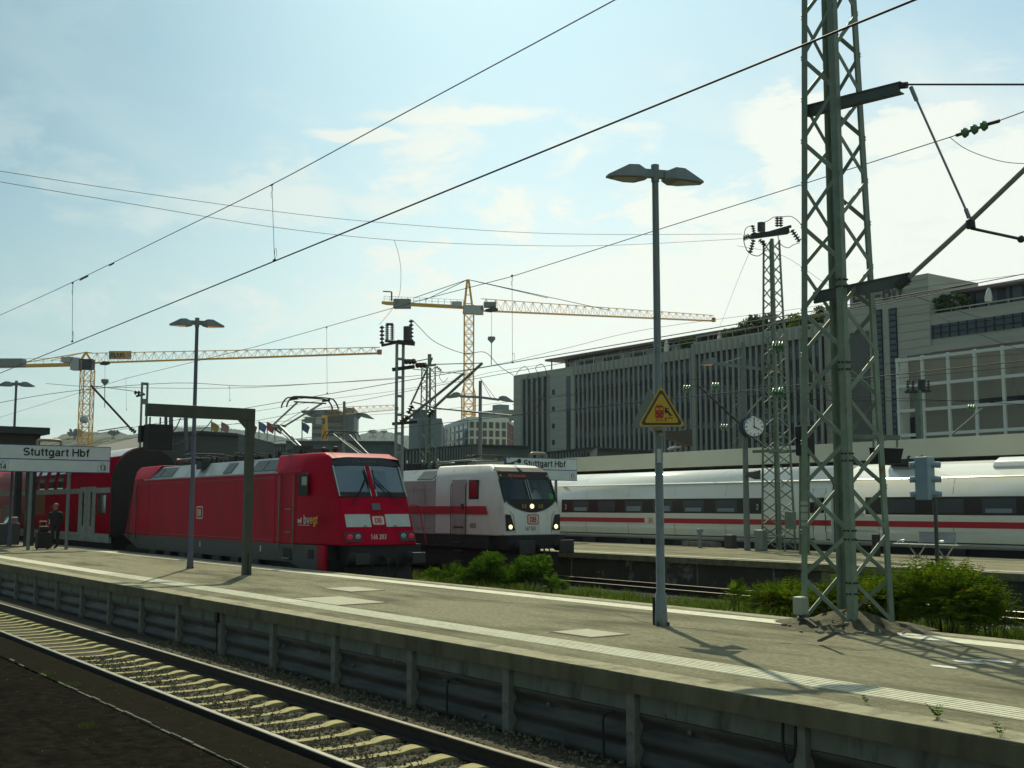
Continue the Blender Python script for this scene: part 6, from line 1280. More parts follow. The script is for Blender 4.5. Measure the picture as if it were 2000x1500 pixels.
# grey block
d = 170; zt = dep(830, 817, d).z; A, B_, C_ = dep(798, 900, d), dep(862, 900, d), dep(868, 900, d + 25)
T = block('grey_block', 'plain grey concrete tower block with a blue-grey panel, left of the white windowed block', 'building', [A, B_, C_, dep(808, 900, d + 30)], zt, mat('grey_concrete', (0.22, 0.26, 0.26), .85, var=.05, vs=.2))
p, q = dep(819, 870, d - .3), dep(838, 870, d - .3); MB().hexa([Vector((p.x, p.y, 0)), Vector((q.x, q.y, 0)), Vector((q.x - .2, q.y + .3, 0)), Vector((p.x - .2, p.y + .3, 0)), Vector((p.x, p.y, zt - .3)), Vector((q.x, q.y, zt - .3)), Vector((q.x - .2, q.y + .3, zt - .3)), Vector((p.x - .2, p.y + .3, zt - .3))]).build('panel', mat('blue_panel', (0.09, 0.14, 0.18), .5), T)
pts = [dep(805, 900, d + 3), dep(852, 900, d + 3), dep(852, 900, d + 12), dep(805, 900, d + 12)]; z2 = dep(830, 800, d + 3).z
MB().add([Vector((v.x, v.y, zt)) for v in pts] + [Vector((v.x, v.y, z2)) for v in pts], [(3, 2, 1, 0), (4, 5, 6, 7), (0, 1, 5, 4), (1, 2, 6, 5), (2, 3, 7, 6), (3, 0, 4, 7)]).build('roof_block', mat('dark_green_cladding', (0.09, 0.13, 0.125), .7), T)
# striped tower
d = 290; zt = dep(640, 806, d).z; A, B_ = dep(608, 900, d), dep(668, 900, d)
T = block('striped_tower', 'pale striped office tower behind the small yellow crane, above the red locomotive', 'building', [A, B_, dep(698, 900, d + 10), dep(640, 900, d + 40)], zt, mat('pale_tower', (0.34, 0.36, 0.34), .8))
for py in (823, 836, 849): zc = dep(640, py, d).z; p, q = A + (B_ - A) * .02, B_; MB().hexa([Vector((v.x, v.y, z)) + FWD * o for z in (zc - .35, zc + .35) for v, o in ((p, -.3), (q, -.3), (q, .2), (p, .2))]).build('window_strip', mat('tower_window', (0.10, 0.14, 0.15), .3), T)
p = [dep(668, 900, d - 1), dep(690, 900, d - 1), dep(698, 900, d + 12), dep(675, 900, d + 14)]; z2 = dep(680, 797, d).z
MB().add([Vector((v.x, v.y, 0)) for v in p] + [Vector((v.x, v.y, z2)) for v in p], [(3, 2, 1, 0), (4, 5, 6, 7), (0, 1, 5, 4), (1, 2, 6, 5), (2, 3, 7, 6), (3, 0, 4, 7)]).build('side_tower', mat('tower_side', (0.14, 0.17, 0.18), .8), T)
p, q = dep(598, 808, d - 4), dep(668, 806, d - 4); MB().bar(p, q, 14, .5).build('roof', M_thinroof, T)
# station halls: flat dark roofs over glazed walls
M_hallroof = mat('hall_roof', (0.045, 0.055, 0.052), .8, var=.15); M_hallwall = mat('hall_wall', (0.10, 0.13, 0.115), .8, var=.15, vs=.4)
def hall(pxa, pxb, pyt_a, pyt_b, pyr, d0, d1, label, slats=False, wallm=None, nm='station_hall', dpth=18):
    a, c = dep(pxa, pyt_a, d0), dep(pxb, pyt_b, d1); T = thing(nm, label, 'building', Vector((a.x, a.y, -.4)))
    back = FWD * dpth; za, zc_ = a.z, c.z; th = (dep(pxa, pyt_a, d0).z - dep(pxa, pyt_a + pyr, d0).z)
    def q(p, z, o=0): return Vector((p.x, p.y, z)) - FWD * o
    MB().hexa([q(a, za - th, .6), q(c, zc_ - th, .6), q(c + back, zc_ - th), q(a + back, za - th), q(a, za, .6), q(c, zc_, .6), q(c + back, zc_), q(a + back, za)]).build('flat_roof', M_hallroof, T)
    MB().hexa([q(a, -.4), q(c, -.4), q(c + back, -.4), q(a + back, -.4), q(a, za - th), q(c, zc_ - th), q(c + back, zc_ - th), q(a + back, za - th)]).build('wall', wallm or M_hallwall, T)
    if slats:
        b = MB(); n = int(abs(pxb - pxa) / 5.5)
        for i in range(n + 1):
            p = a.lerp(c, i / n); z1 = za + (zc_ - za) * i / n - th; b.bar(Vector((p.x, p.y, z1 - 4)) - FWD * .4, Vector((p.x, p.y, z1)) - FWD * .4, .22)
        b.build('glazing_bars', mat('glazing_bar', (0.15, 0.19, 0.17), .7), T)
    return T
hall(780, 936, 879, 867, 4, 120, 150, 'low hall with sloping dark roof edge and glazing bars, behind the white locomotive roof', True, M_hallroof)
hall(930, 1033, 868, 871, 3, 112, 112, 'flat-roofed grey-green pavilion below the white windowed block', wallm=M_hallwall)
hall(1055, 1170, 884, 872, 5, 108, 118, 'dark sloping hall roof above the right station sign', True, M_hallroof)
hall(1166, 1272, 874, 880, 4, 105, 103, 'dark green flat pavilion left of the big lamp post, before the ribbed facade')
hall(560, 770, 861, 862, 4, 160, 130, 'grey-green flat-roofed hall behind the pantograph of the red locomotive')
hall(396, 466, 842, 847, 5, 118, 118, 'dark flat-roofed tower block of the hall just left of the portal post', wallm=mat('hall_wall_dark', (0.07, 0.085, 0.075), .8))
hall(300, 398, 846, 842, 4, 120, 118, 'dark hall wall below the portal arm', wallm=mat('hall_wall_dark', (0, 0, 0)))
hall(172, 300, 877, 850, 4, 95, 130, 'hall with a rising dark roof edge and glazing bars, right of the left crane mast', True, M_hallroof)
hall(455, 565, 872, 866, 5, 190, 190, 'low dark hall roof beneath the row of flags', True, M_hallroof)
T = hall(462, 528, 855, 872, 2, 200, 200, 'pale sloping glass roof beneath the row of flags', wallm=mat('pale_glass_roof', (0.28, 0.30, 0.25), .5))
T = thing('platform_shelter', 'dark flat-roofed canopy over the left end of the main platform, under the most distant lamp', 'canopy', (-75, 12, .7))
zk = onX(60, 834, -50.5).z; p = dep(97, 866, 56); X_ = -50.5; yk = onX(97, 860, X_).y
b = MB(); b.box(X_ - 45, X_, 8.8, yk, zk - .28, zk); b.build('roof', M_dark, T); b = MB(); b.box(X_ - 44.8, X_ - .3, 9.2, yk - .3, zk - 1.35, zk - .28); b.build('fascia', mat('brown_dark_fascia', (0.04, 0.035, 0.028), .8), T)
for x in (-56, -65, -74, -83): MB().box(x - .2, x + .2, 11.3, 11.7, .757, zk - .4).build('column', M_dark, T)
b = MB(); b.box(-95, -60, 11.4, 11.6, .757, 3.4); b.build('back_screen', mat('brown_dark_fascia', (0, 0, 0)), T)
# flags
for i, (px, m_, lab) in enumerate(((413, (0.35, 0.25, 0.03), 'yellow'), (433, (0.28, 0.14, 0.16), 'red and white'), (487, (0.32, 0.03, 0.05), 'red'), (506, (0.10, 0.15, 0.28), 'blue and white'), (522, (0.33, 0.04, 0.05), 'slim red'), (537, (0.03, 0.05, 0.08), 'dark furled'), (571, (0.24, 0.05, 0.10), 'crimson'), (590, (0.05, 0.08, 0.17), 'dark blue'))):
    if px in (571,): continue
    d = 230; a = dep(px, 862, d); c = dep(px, 823 + (i % 3), d); T = thing('flag', '%s flag flying above the hall roofs, number %d from the left in the row' % (lab, i + 1), 'flag', a, 'flags above the station halls')
    T['label'] = {'yellow': 'yellow flag, leftmost of the row, above the dark hall left of the portal post', 'red and white': 'red and white flag hanging just left of the portal post', 'red': 'red flag just right of the portal post', 'blue and white': 'blue and white flag second to the right of the portal post', 'slim red': 'slim red flag between the blue and white one and the dark furled one', 'dark furled': 'dark furled flag in the middle of the row left of the raised pantograph', 'dark blue': 'dark blue flag at the right end of the row, under the raised pantograph'}[lab]
    MB().tube([a, c], .12, 5).build('flagpole', M_galv, T); rr = []
    for k in range(6):
        u = k / 5; rr.append([c + RGT * (1.5 * u) + Vector((0, 0, -.1 - .9 * u * u)) - FWD * .5 * math.sin(5 * u), c + RGT * (1.1 * u) + Vector((0, 0, -1.5 - .9 * u)) - FWD * .5 * math.sin(5 * u)])
    MB().loft(rr, False, False).build('cloth', mat('flag_' + lab.replace(' ', '_'), m_, .8), T, fix=False)
# blue posts under portal
for i, (px, nm_) in enumerate(((324, 'leftmost'), (334, 'middle'), (363, 'rightmost'))):
    a, c = dep(px, 880, 70), dep(px, 806, 70); b = MB(); b.tube([a, c], .13 if i else .1, 8); b.build('blue_post', M_purp, label=nm_ + ' of the three blue-violet posts seen under the steel portal arm', cat='post', group='blue-violet posts under the portal arm')
# ================================================================ CRANES
M_cy = mat('crane_yellow', (0.72, 0.40, 0.04), .55, var=.1); M_cw = mat('crane_cab_white', (0.38, 0.41, 0.40), .5); M_cr = mat('crane_red_end', (0.42, 0.13, 0.05), .55); M_conb = mat('counterweight_grey', (0.20, 0.24, 0.22), .8, var=.1)
def crane(label, mx, pyb, pyt, wpx, d, jib, cj, apex, stays, cabs, cw, trol, hookpy, sign=None, jibh=None):
    T = thing('tower_crane', label, 'crane', dep(mx, pyb, d), 'tower cranes behind the station')
    s = wpx * d / 2250; base = dep(mx, pyb, d); top = dep(mx, pyt, d); h = top.z - base.z; b = MB(); lb = MB(); a = s / 2
    def C(i, z): u, v = ((-1, -1), (1, -1), (1, 1), (-1, 1))[i % 4]; return Vector((base.x, base.y, z)) + RGT * u * a + FWD * v * a
    for i in range(4): lb.bar(C(i, base.z), C(i, top.z), .15)
    n = max(6, int(h / s)); 
    for k in range(n):
        z0, z1 = base.z + h * k / n, base.z + h * (k + 1) / n; zm = (z0 + z1) / 2
        for i in range(4):
            b.bar(C(i, z0), C(i + 1, z0), .10); b.bar(C(i, z0) if k % 2 else C(i + 1, z0), C(i + 1, z1) if k % 2 else C(i, z1), .09); b.bar(C(i + 1, z0) if k % 2 else C(i, z0), C(i, z1) if k % 2 else C(i + 1, z1), .09)
    lb.build('mast_legs', M_cy, T); b.build('mast_bracing', M_cy, T)
    # jib: triangular truss
    p, q = dep(*jib[0]), dep(*jib[1]); ax = (q - p).normalized(); sd = ax.cross(Vector((0, 0, 1))).normalized(); Lj = (q - p).length; hh0, hh1 = jibh; jb = MB()
    n = int(Lj / 2.4)
    for o in (-.6, .6): jb.bar(p + sd * o, q + sd * o, .15)
    def tp(t): return p.lerp(q, t) + Vector((0, 0, hh0 + (hh1 - hh0) * t))
    jb.bar(tp(0), tp(1), .12)
    tb = MB()
    for k in range(n):
        t0, tm, t1_ = k / n, (k + .5) / n, (k + 1) / n
        for o in (-.6, .6): tb.bar(p.lerp(q, t0) + sd * o, tp(tm), .06); tb.bar(tp(tm), p.lerp(q, t1_) + sd * o, .06)
        tb.bar(p.lerp(q, t0) + sd * .6, p.lerp(q, t1_) - sd * .6, .07)
    jb.build('jib_chords', M_cy, T); tb.build('jib_lattice', M_cy, T)
    MB().box(q.x - .3, q.x + .3, q.y - .3, q.y + .3, q.z - .2, q.z + hh1 * .6).build('jib_tip', M_cr, T)
    a_, c_ = dep(*cj[0]), dep(*cj[1]); b = MB(); b.bar(a_, c_, 1.5, .55); b.build('counter_jib', M_cy, T)
    b = MB(); ax2 = (c_ - a_)
    for k in range(14): m_ = a_ + ax2 * k / 13; b.bar(m_ + Vector((0, 0, .3)), m_ + Vector((0, 0, 1.4)), .06)
    for z in (.85, 1.4): b.bar(a_ + Vector((0, 0, z)), c_ + Vector((0, 0, z)), .05)
    b.build('guard_rail', M_galv, T)
    for (x0_, y0_, x1_, y1_) in cw: p1, p2 = dep(x0_, y0_, d), dep(x1_, y1_, d); m_ = (p1 + p2) / 2; MB().bar(Vector((p1.x, p1.y, m_.z)), Vector((p2.x, p2.y, m_.z)), 1.7, abs(p1.z - p2.z)).build('counterweight', M_conb, T)
    for (x0_, y0_, x1_, y1_, mm) in cabs: p1, p2 = dep(x0_, y0_, d - 1.3), dep(x1_, y1_, d - 1.3); m_ = (p1 + p2) / 2; MB().bar(Vector((p1.x, p1.y, m_.z)), Vector((p2.x, p2.y, m_.z)), 1.8, abs(p1.z - p2.z)).build('cab' if mm is not M_dark else 'cab_window', mm, T)
    if apex:
        ap = dep(*apex, d); b = MB()
        for o in (-.9, .9):
            for u in (-.6, .6): b.bar(top + RGT * o + FWD * u, ap + RGT * o * .15, .28)
        for t in (.3, .55, .8): b.bar((top - RGT * .9).lerp(ap, t), (top + RGT * .9).lerp(ap, t), .12)
        b.build('apex_frame', M_cy, T)
        b = MB()
        for (x_, y_, dd) in stays: b.bar(ap, dep(x_, y_, dd), .10)
        b.build('stay_rod', M_dark, T)
    tx, ty = trol; p = dep(tx, ty, d - 2); b = MB(); b.box(p.x - 1.2, p.x + 1.2, p.y - .6, p.y + .6, p.z - .2, p.z + .3); b.build('trolley', M_dark, T)
    hk = dep(tx, hookpy, d - 2); b = MB(); b.bar(p, hk, .045); b.build('hoist_rope', M_galv, T)
    b = MB(); b.lathe(hk - Vector((0, 0, .9)), hk + Vector((0, 0, .3)), [(0, .1), (.6, .75), (1, .7)], 8); b.bar(hk - Vector((0, 0, .9)), dep(tx - .5, hookpy + 52, d - 2), .12); b.build('hook_block', M_galv, T)
    if sign: (x_, y_, s_, sz) = sign; pp_ = dep(x_, y_, d - 2.5); MB().bar(pp_ - RGT * sz * .1 + Vector((0, 0, sz * .35)), pp_ + RGT * sz * 3.3 + Vector((0, 0, sz * .35)), .1, sz * 1.25, None).build('name_board', mat('board_grey', (0.26, 0.27, 0.22), .7), T); text(s_, pp_ - FWD * .08, sz, M_blacktxt, T, 'lettering', RGT, bold=.02, thick=.03)
    return T
crane('yellow tower crane at the left, its long flat jib passing behind a lamp pole', 165, 880, 722, 21, 220, ((180, 709, 220), (741, 690, 190)), ((152, 712, 220), (-60, 717, 232)), None, (), ((141, 700, 157, 723, M_cw), (157, 702, 182, 722, M_dark), (159, 704, 163, 722, M_cw), (123, 698, 146, 708, M_cw)), ((-40, 701, 47, 716),), (205, 710), 744, (214, 698, 'WOLFF', 1.25), (1.9, 1.0))
T = [o for o in COL.objects if o.name.startswith('tower_crane')][-1]
ap = dep(168, 688, 220); b = MB()
for q_ in ((155, 708), (181, 709)): b.bar(ap, dep(*q_, 220), .35)
b.bar(ap, dep(181, 690, 220), .2); b.bar(ap, dep(50, 708, 225), .14); b.bar(ap, dep(100, 704, 222), .10); b.build('apex_frame', M_cy, T)
p = dep(164, 822, 217); b = MB(); b.box(p.x - 1.4, p.x + 1.4, p.y - .3, p.y + .3, p.z - .15, p.z + .15); b.blob(p + Vector((0, 0, .3)), .8); b.build('floodlight', M_cw, T)
crane('tall yellow tower crane in the middle, its jib reaching right behind the big lamp post', 915, 868, 613, 18.5, 215, ((940, 607, 215), (1394, 627, 262)), ((905, 600, 215), (750, 592, 225)), (914, 546), ((830, 586, 218), (808, 582, 219), (1070, 582, 228), (1190, 606, 240)), ((906, 597, 928, 613, M_cw), (928, 598, 944, 614, M_cw), (939, 600, 944, 607, M_dark), (882, 590, 902, 599, M_cw), (945, 591, 969, 600, M_conb)), ((769, 585, 802, 602),), (960, 606), 661, None, (2.3, 1.3))
T = [o for o in COL.objects if o.name.startswith('tower_crane')][-1]
b = MB(); p = dep(765, 588, 223); b.bar(p, dep(765, 570, 223), .22); b.bar(dep(765, 570, 223), dep(748, 569, 223), .2); b.build('winch_post', M_dark, T)
b = MB(); a_ = dep(915, 770, 215)
for z in range(6):
    q_ = 870 - 12 * z
    for s_ in (-13, 13): b.bar(dep(915 + s_, q_, 214), dep(915 + s_, q_ - 12, 214), .22); b.bar(dep(915 + s_, q_, 214), dep(915 - s_, q_ - 12, 214), .14)
    b.bar(dep(902, q_, 214), dep(928, q_, 214), .14)
for s_ in (-13, 13): b.bar(dep(915 + s_, 798, 214), dep(915 + s_, 770, 214), .22); b.bar(dep(915 + s_, 770, 214), dep(915 + s_ * .7, 752, 214), .2)
b.build('lower_mast_collar', M_cy, T)
crane('small distant yellow crane in front of the striped tower, above the red locomotive', 634, 862, 835, 9, 270, ((640, 812, 270), (775, 800, 290)), ((634, 816, 270), (592, 822, 272)), None, (), ((618, 816, 632, 829, M_cw), (629, 818, 634, 828, M_dark)), ((596, 815, 616, 826),), (700, 810), 812, None, (1.9, 1.2))
T = [o for o in COL.objects if o.name.startswith('tower_crane')][-1]
b = MB(); b.bar(dep(634, 840, 270), dep(634, 808, 270), 1.0); b.build('slewing_tower', M_cy, T)
# ================================================================ HILLS
def hills(name, pts, d, m, back=350):
    b = MB(); r0, r1, r2 = [], [], []; P = []
    for i in range(len(pts) - 1):
        (x0_, y0_), (x1_, y1_) = pts[i], pts[i + 1]; n = max(1, int(abs(x1_ - x0_) / 2))
        for k in range(n): t = k / n; P.append((x0_ + (x1_ - x0_) * t, y0_ + (y1_ - y0_) * t + random.uniform(-1.1, .6)))
    for px, py in P: a = dep(px, py, d); r1.append(a); r0.append(Vector((a.x, a.y, -.4)) - FWD * 260); r2.append(Vector((a.x, a.y, -.4)) + FWD * back)
    b.loft([r0, [x * .5 + y * .5 + Vector((0, 0, 3 + 4 * random.random())) for x, y in zip(r0, r1)], r1, r2], False, False); return b.build(name, m, kind='structure', fix=False)
M_hill = mat('wooded_hill', (0.03, 0.065, 0.06), .95, var=.3, vs=.05)
hills('hills', [(120, 850), (145, 842), (160, 843), (200, 845), (230, 843), (250, 850), (280, 846), (312, 836), (330, 832), (350, 835), (390, 833), (440, 836), (470, 840), (520, 846), (560, 856), (600, 858), (640, 860), (700, 850), (717, 845), (735, 842), (750, 843), (780, 848), (800, 852), (850, 860)], 1500, M_hill)
hills('near_hill', [(90, 858), (130, 852), (180, 850), (240, 849), (280, 852), (330, 856), (400, 862), (520, 866), (620, 870)], 900, mat('olive_hill', (0.07, 0.085, 0.05), .95, var=.3, vs=.04))
# trees on the ridge
for k_, (px, s_, wh) in enumerate(((728, 1.0, 'the tallest clump'), (750, .8, 'the second clump'), (147, 1.2, 'the clump left of the left crane mast'), (222, .8, 'the clump right of the left crane mast'))):
    p = dep(px, 843 if px > 400 else 845, 1480 if px > 400 else 880); b = MB()
    for i in range(60): a = random.random() * 6.28; rr_ = random.random() ** .5 * 3.6 * s_; b.blob(p + RGT * rr_ * math.cos(a) * 1.5 + Vector((0, 0, rr_ * .6 * math.sin(a))), .9 * s_, 5, 3)
    T = thing('hilltop_tree', 'dark tree on the hazy ridge, ' + wh, 'tree', p - Vector((0, 0, 8)), 'trees on the hilltop'); b.build('crown', M_hill, T, fix=False); MB().tube([p - Vector((0, 0, 8)), p], .6, 6).build('trunk', M_hill, T)
# ================================================================ OVERHEAD WIRES
WR = .0075
def wire(label, pts, r, name='contact_wire', grp=None, smooth=False):
    P = bez(pts, 5) if smooth else pts; T = thing(name, label, 'wire', P[0], grp); MB().tube(P, r, 6).build('wire', M_wire, T, fix=False); return T
def dropper(T, px, Y, top, bot, loop=True, r=.004):
    a, c = onY(px[0], top, Y), onY(px[1], bot, Y); b = MB(); b.tube([a, c], r, 5); b.tube([a + Vector((-.03, 0, .0)), a + Vector((.03, 0, 0))], r * 3.5, 5); b.tube([c + Vector((-.03, 0, 0)), c + Vector((.03, 0, 0))], r * 4, 5)
    if loop: b.tube(bez([c + Vector(v) * (r / .004) for v in ((0, 0, .0), (.07, 0, .07), (.055, 0, .16), (.01, 0, .17), (0, 0, .08))], 4), r * .8, 5); b.tube(bez([a + Vector(v) * (r / .004) for v in ((0, 0, 0), (.03, 0, -.08), (-.03, 0, -.14), (0, 0, -.2))], 4), r * .8, 5)
    b.build('dropper', M_wire, T, fix=False)
T = wire('thick contact wire of the near track, crossing the sky from lower left to upper right', [Vector((x, 6.17, 5.65)) for x in (30, -4, -14, -24, -30, -140)], .0085, grp='wires of the near track'); T0 = T
# straight catenary of the near track
T = wire('messenger wire of the near track, leaving the frame at the top middle, with two droppers', [Vector((30, 6.17, 7.2)), Vector((6, 6.17, 6.9)), Vector((-2, 6.17, 6.74)), Vector((-7, 6.17, 6.71)), Vector((-11, 6.17, 6.71)), Vector((-14, 6.17, 6.71)), Vector((-18, 6.17, 6.79)), Vector((-22, 6.17, 6.87)), Vector((-26, 6.17, 6.98)), Vector((-30, 6.17, 7.11)), Vector((-45, 6.17, 7.6)), Vector((-60, 6.17, 7.2)), Vector((-100, 6.17, 7))], .0058, 'messenger_wire', 'wires of the near track', True)
dropper(T, (531, 536), 6.17, 361, 508, r=.0035); dropper(T, (142, 141), 6.17, 553, 667, r=.0045)
b = MB()
for px, py in ((168, 541), (160, 545), (218, 516)): p = onY(px, py, 6.17); b.tube([p - Vector((.12, 0, 0)), p + Vector((.12, 0, 0))], .016, 5)
b.build('wire_splice', M_wire, T)
T = wire('messenger wire over the red locomotive track, passing behind the tops of both lamps', [onY(2060, 196, 16), onY(1945, 238, 16), onY(1855, 268, 16), onY(1576, 357, 16), onY(1290, 447, 16), onY(1000, 540, 16), onY(830, 584, 16), onY(500, 677, 16), onY(246, 739, 16), onY(0, 815, 16), Vector((-140, 16, 7.9))], .0085, 'messenger_wire', 'wires of the red locomotive track')
MB().insul(onY(1876, 262, 16), onY(1932, 242, 16), 3, .085).build('insulator', M_ins, T); b = MB(); b.tube([onY(1868, 264, 16), onY(1878, 261, 16)], .03, 6); b.tube([onY(1930, 242, 16), onY(1952, 236, 16)], .03, 6); b.build('clamp', M_dark, T)
MB().tube(bez([onY(*q, 16) for q in ((1855, 268), (1885, 290), (1930, 308), (1975, 318), (2040, 320))]), .006, 5).build('jumper_cable', mat('grey_cable', (0.15, 0.17, 0.17), .6), T)
for px, a_, c_ in ((1000, 538, 708), (638, 640, 768), (448, 756, 782), (246, 739, 800)): dropper(T, (px, px + 1), 16, a_, c_, px == 1000, .005)
T = wire('contact wire of the red locomotive track, touching its raised pantograph', [Vector((-10, 16, 5.87)), Vector((-140, 16, 5.9))], .0095, grp='wires of the red locomotive track')
T = wire('contact wire of the white locomotive track, crossing in front of the ribbed facade', [Vector((20, 25, 5.78)), Vector((-140, 25, 5.85))], .012, grp='wires of the white locomotive track')
T = wire('messenger wire of the white locomotive track, just above the hotel block', [onY(2000, 535, 25), onY(1500, 660 - 26, 25), onY(1150, 700, 25), onY(843, 755, 25), onY(500, 822, 25), Vector((-140, 25, 7.3))], .011, 'messenger_wire', 'wires of the white locomotive track')
def cross(label, pix, r, d=None, grp='feeder wires across the yard', name='feeder_wire'):
    return wire(label, [dep(*q) for q in pix], r, name, grp, True)
dm = Vector((onY(1521, 1060, 34.9).x, 34.9, 0)).dot(FWD)
T = cross('upper feeder wire running from the left edge to the switchgear of the slim lattice mast', [(-120, 316, 22), (0, 334, 24), (250, 373, 28), (530, 412, 33), (735, 434, 37), (1000, 453, 40), (1200, 458, 43), (1450, 457, dm)], .0075)
T = cross('lower feeder wire running from the left edge to the insulator of the slim lattice mast', [(-120, 332, 22), (0, 355, 24), (250, 397, 28), (530, 443, 33), (770, 469, 37), (1000, 479, 40), (1200, 479, 43), (1452, 466, dm)], .0075)
MB().tube(bez([dep(*q) for q in ((770, 469, 37), (778, 495, 37), (783, 530, 37.5), (780, 575, 38), (765, 605, 39), (741, 634, 41))]), .007, 5).build('jumper_cable', M_wire, T)
cross('looping cable from the porcelain switchgear past the middle crane mast to the roof corner', [(806, 625, 41), (820, 640, 41), (850, 668, 41), (905, 690, 41), (947, 688, 41), (975, 715, 41), (1003, 733, 41)], .012)
cross('wire loops hanging in front of the left end of the ribbed building', [(1008, 732, 50), (1015, 722, 50), (1026, 716, 50), (1034, 728, 50), (1030, 742, 50), (1040, 748, 50), (1052, 735, 50), (1046, 718, 50), (1060, 712, 50), (1068, 735, 50), (1060, 775, 50), (1045, 800, 50)], .014)
cross('thin wire above the halls from the left edge to the right of the middle crane', [(-20, 790, 60), (130, 765, 62), (340, 748, 64), (500, 754, 66), (712, 743, 70), (827, 732, 72), (960, 714, 78), (1106, 680, 84), (1276, 641, 90), (1580, 600, 95), (1700, 575, 95), (2010, 534, 95)], .016)
cross('thin wire from the left crane across the portal to the steel mast', [(90, 749, 70), (200, 756, 70), (450, 758, 70), (640, 748, 70), (780, 740, 70)], .014)
cross('dark sagging wire from the big mast to the right edge across the stone tower', [(1760, 570, 40), (1850, 600, 42), (1940, 628, 45), (2010, 640, 48)], .010)
cross('thick dark wire rising to the right edge in front of the roof terrace', [(1400, 655, 40), (1580, 620, 36), (1720, 595, 33), (1860, 568, 30), (2010, 546, 27)], .010)
cross('wire sloping down from the slim mast past the big mast legs', [(1440, 480, 46), (1530, 500, 45), (1620, 558, 42), (1700, 590, 40), (1790, 600, 38), (1880, 640, 36), (2010, 690, 35)], .007)
cross('wire crossing the upper windows of the ribbed facade', [(1000, 790, 60), (1130, 768, 62), (1300, 745, 66), (1480, 735, 70), (1600, 722, 70), (1800, 705, 68), (2010, 690, 66)], .013)
cross('wire crossing the ribbed facade at clock height towards the left', [(985, 812, 50), (1137, 798, 52), (1276, 783, 54), (1400, 770, 56), (1560, 760, 56), (1760, 738, 54), (2010, 715, 52)], .013)
T = cross('horizontal wire with green insulators just above the clock', [(1330, 752, 54), (1420, 758, 54), (1500, 764, 52), (1600, 768, 50), (1760, 778, 48), (2010, 790, 46)], .012)
for a_, c_ in (((1334, 760), (1350, 760)), ((1390, 755), (1406, 755))): MB().insul(dep(*a_, 54), dep(*c_, 54), 3, .2).build('insulator', M_ins, T)
cross('bright taut wire crossing the big mast above the signal', [(1455, 772, 50), (1600, 781, 50), (1780, 783, 50), (2010, 781, 50)], .014)
T = cross('wire with a green insulator left of the clock, level with its dial', [(1150, 831, 60), (1300, 832, 58), (1400, 834, 56), (1450, 835, 55)], .012); MB().insul(dep(1407, 835, 56), dep(1423, 835, 56), 3, .18).build('insulator', M_ins, T)
cross('thin steep wire dropping from the slim mast to the roof garden', [(1462, 497, dm), (1440, 550, 60), (1405, 640, 80)], .008)
cross('low wire above the halls behind the raised pantograph', [(330, 822, 75), (500, 803, 75), (640, 780, 75), (760, 765, 75), (905, 740, 75), (960, 727, 75), (1060, 712, 75)], .012)
cross('second low wire above the halls, passing under the portal arm', [(300, 835, 75), (500, 826, 75), (700, 812, 75), (860, 800, 75), (1010, 783, 75), (1140, 770, 75)], .012)
T = thing('catenary_strut', 'dark diagonal strut crossing the ribbed facade behind the clock pole', 'strut', dep(1370, 755, 48)); MB().tube([dep(1366, 755, 48), dep(1448, 830, 47)], .05, 6).build('upper_tube', M_dark, T); MB().tube([dep(1468, 852, 47), dep(1510, 885, 46)], .05, 6).build('lower_tube', M_dark, T)
MB().tube([dep(1454, 815, 47), dep(1492, 772, 46)], .035, 6).build('brace', M_galv, T)
T = thing('catenary_strut', 'thin pale diagonal strut in front of the brown panels at the right', 'strut', dep(1860, 850, 50)); MB().tube([dep(1860, 848, 50), dep(1918, 798, 49)], .035, 6).build('tube', M_galv, T); MB().insul(dep(1890, 796, 49), dep(1905, 796, 49), 3, .15).build('insulator', M_ins, T)
# ================================================================ VEGETATION
L_fern = leafmat('sumac_leaves', (0.04, 0.085, 0.006), (0.12, 0.18, 0.010), (0.22, 0.13, 0.02), .45)
L_dark = leafmat('dark_green_leaves', (0.02, 0.05, 0.012), (0.05, 0.10, 0.02), None, .35)
L_bright = leafmat('fresh_green_leaves', (0.03, 0.08, 0.008), (0.09, 0.17, 0.012), None, .45)
L_grass = leafmat('grass_blades', (0.05, 0.10, 0.012), (0.12, 0.17, 0.025), (0.16, 0.12, 0.05), .4)
M_stem = mat('brown_stem', (0.06, 0.045, 0.02), .9)
def frond(b, p, d, L_, n, lw, ll, droop=.5):
    d = Vector(d).normalized(); q = Vector(p); step = L_ / n; sd = d.cross(Vector((0, 0, 1))); sd = sd.normalized() if sd.length > .01 else Vector((1, 0, 0))
    for i in range(n):
        d = (d + Vector((0, 0, -droop / n))).normalized(); q2 = q + d * step; s = math.sin(math.pi * (i + 1.2) / (n + 1.6))
        for k in (-1, 1):
            o = sd * k; tip = q + o * ll * s + d * ll * .35 * s + Vector((0, 0, random.uniform(-.3, .1) * ll)); w_ = d * lw * s
            b.add([q, q + o * ll * .4 * s + w_, tip, q + o * ll * .4 * s - w_ * .6], [(0, 1, 2, 3)])
        q = q2
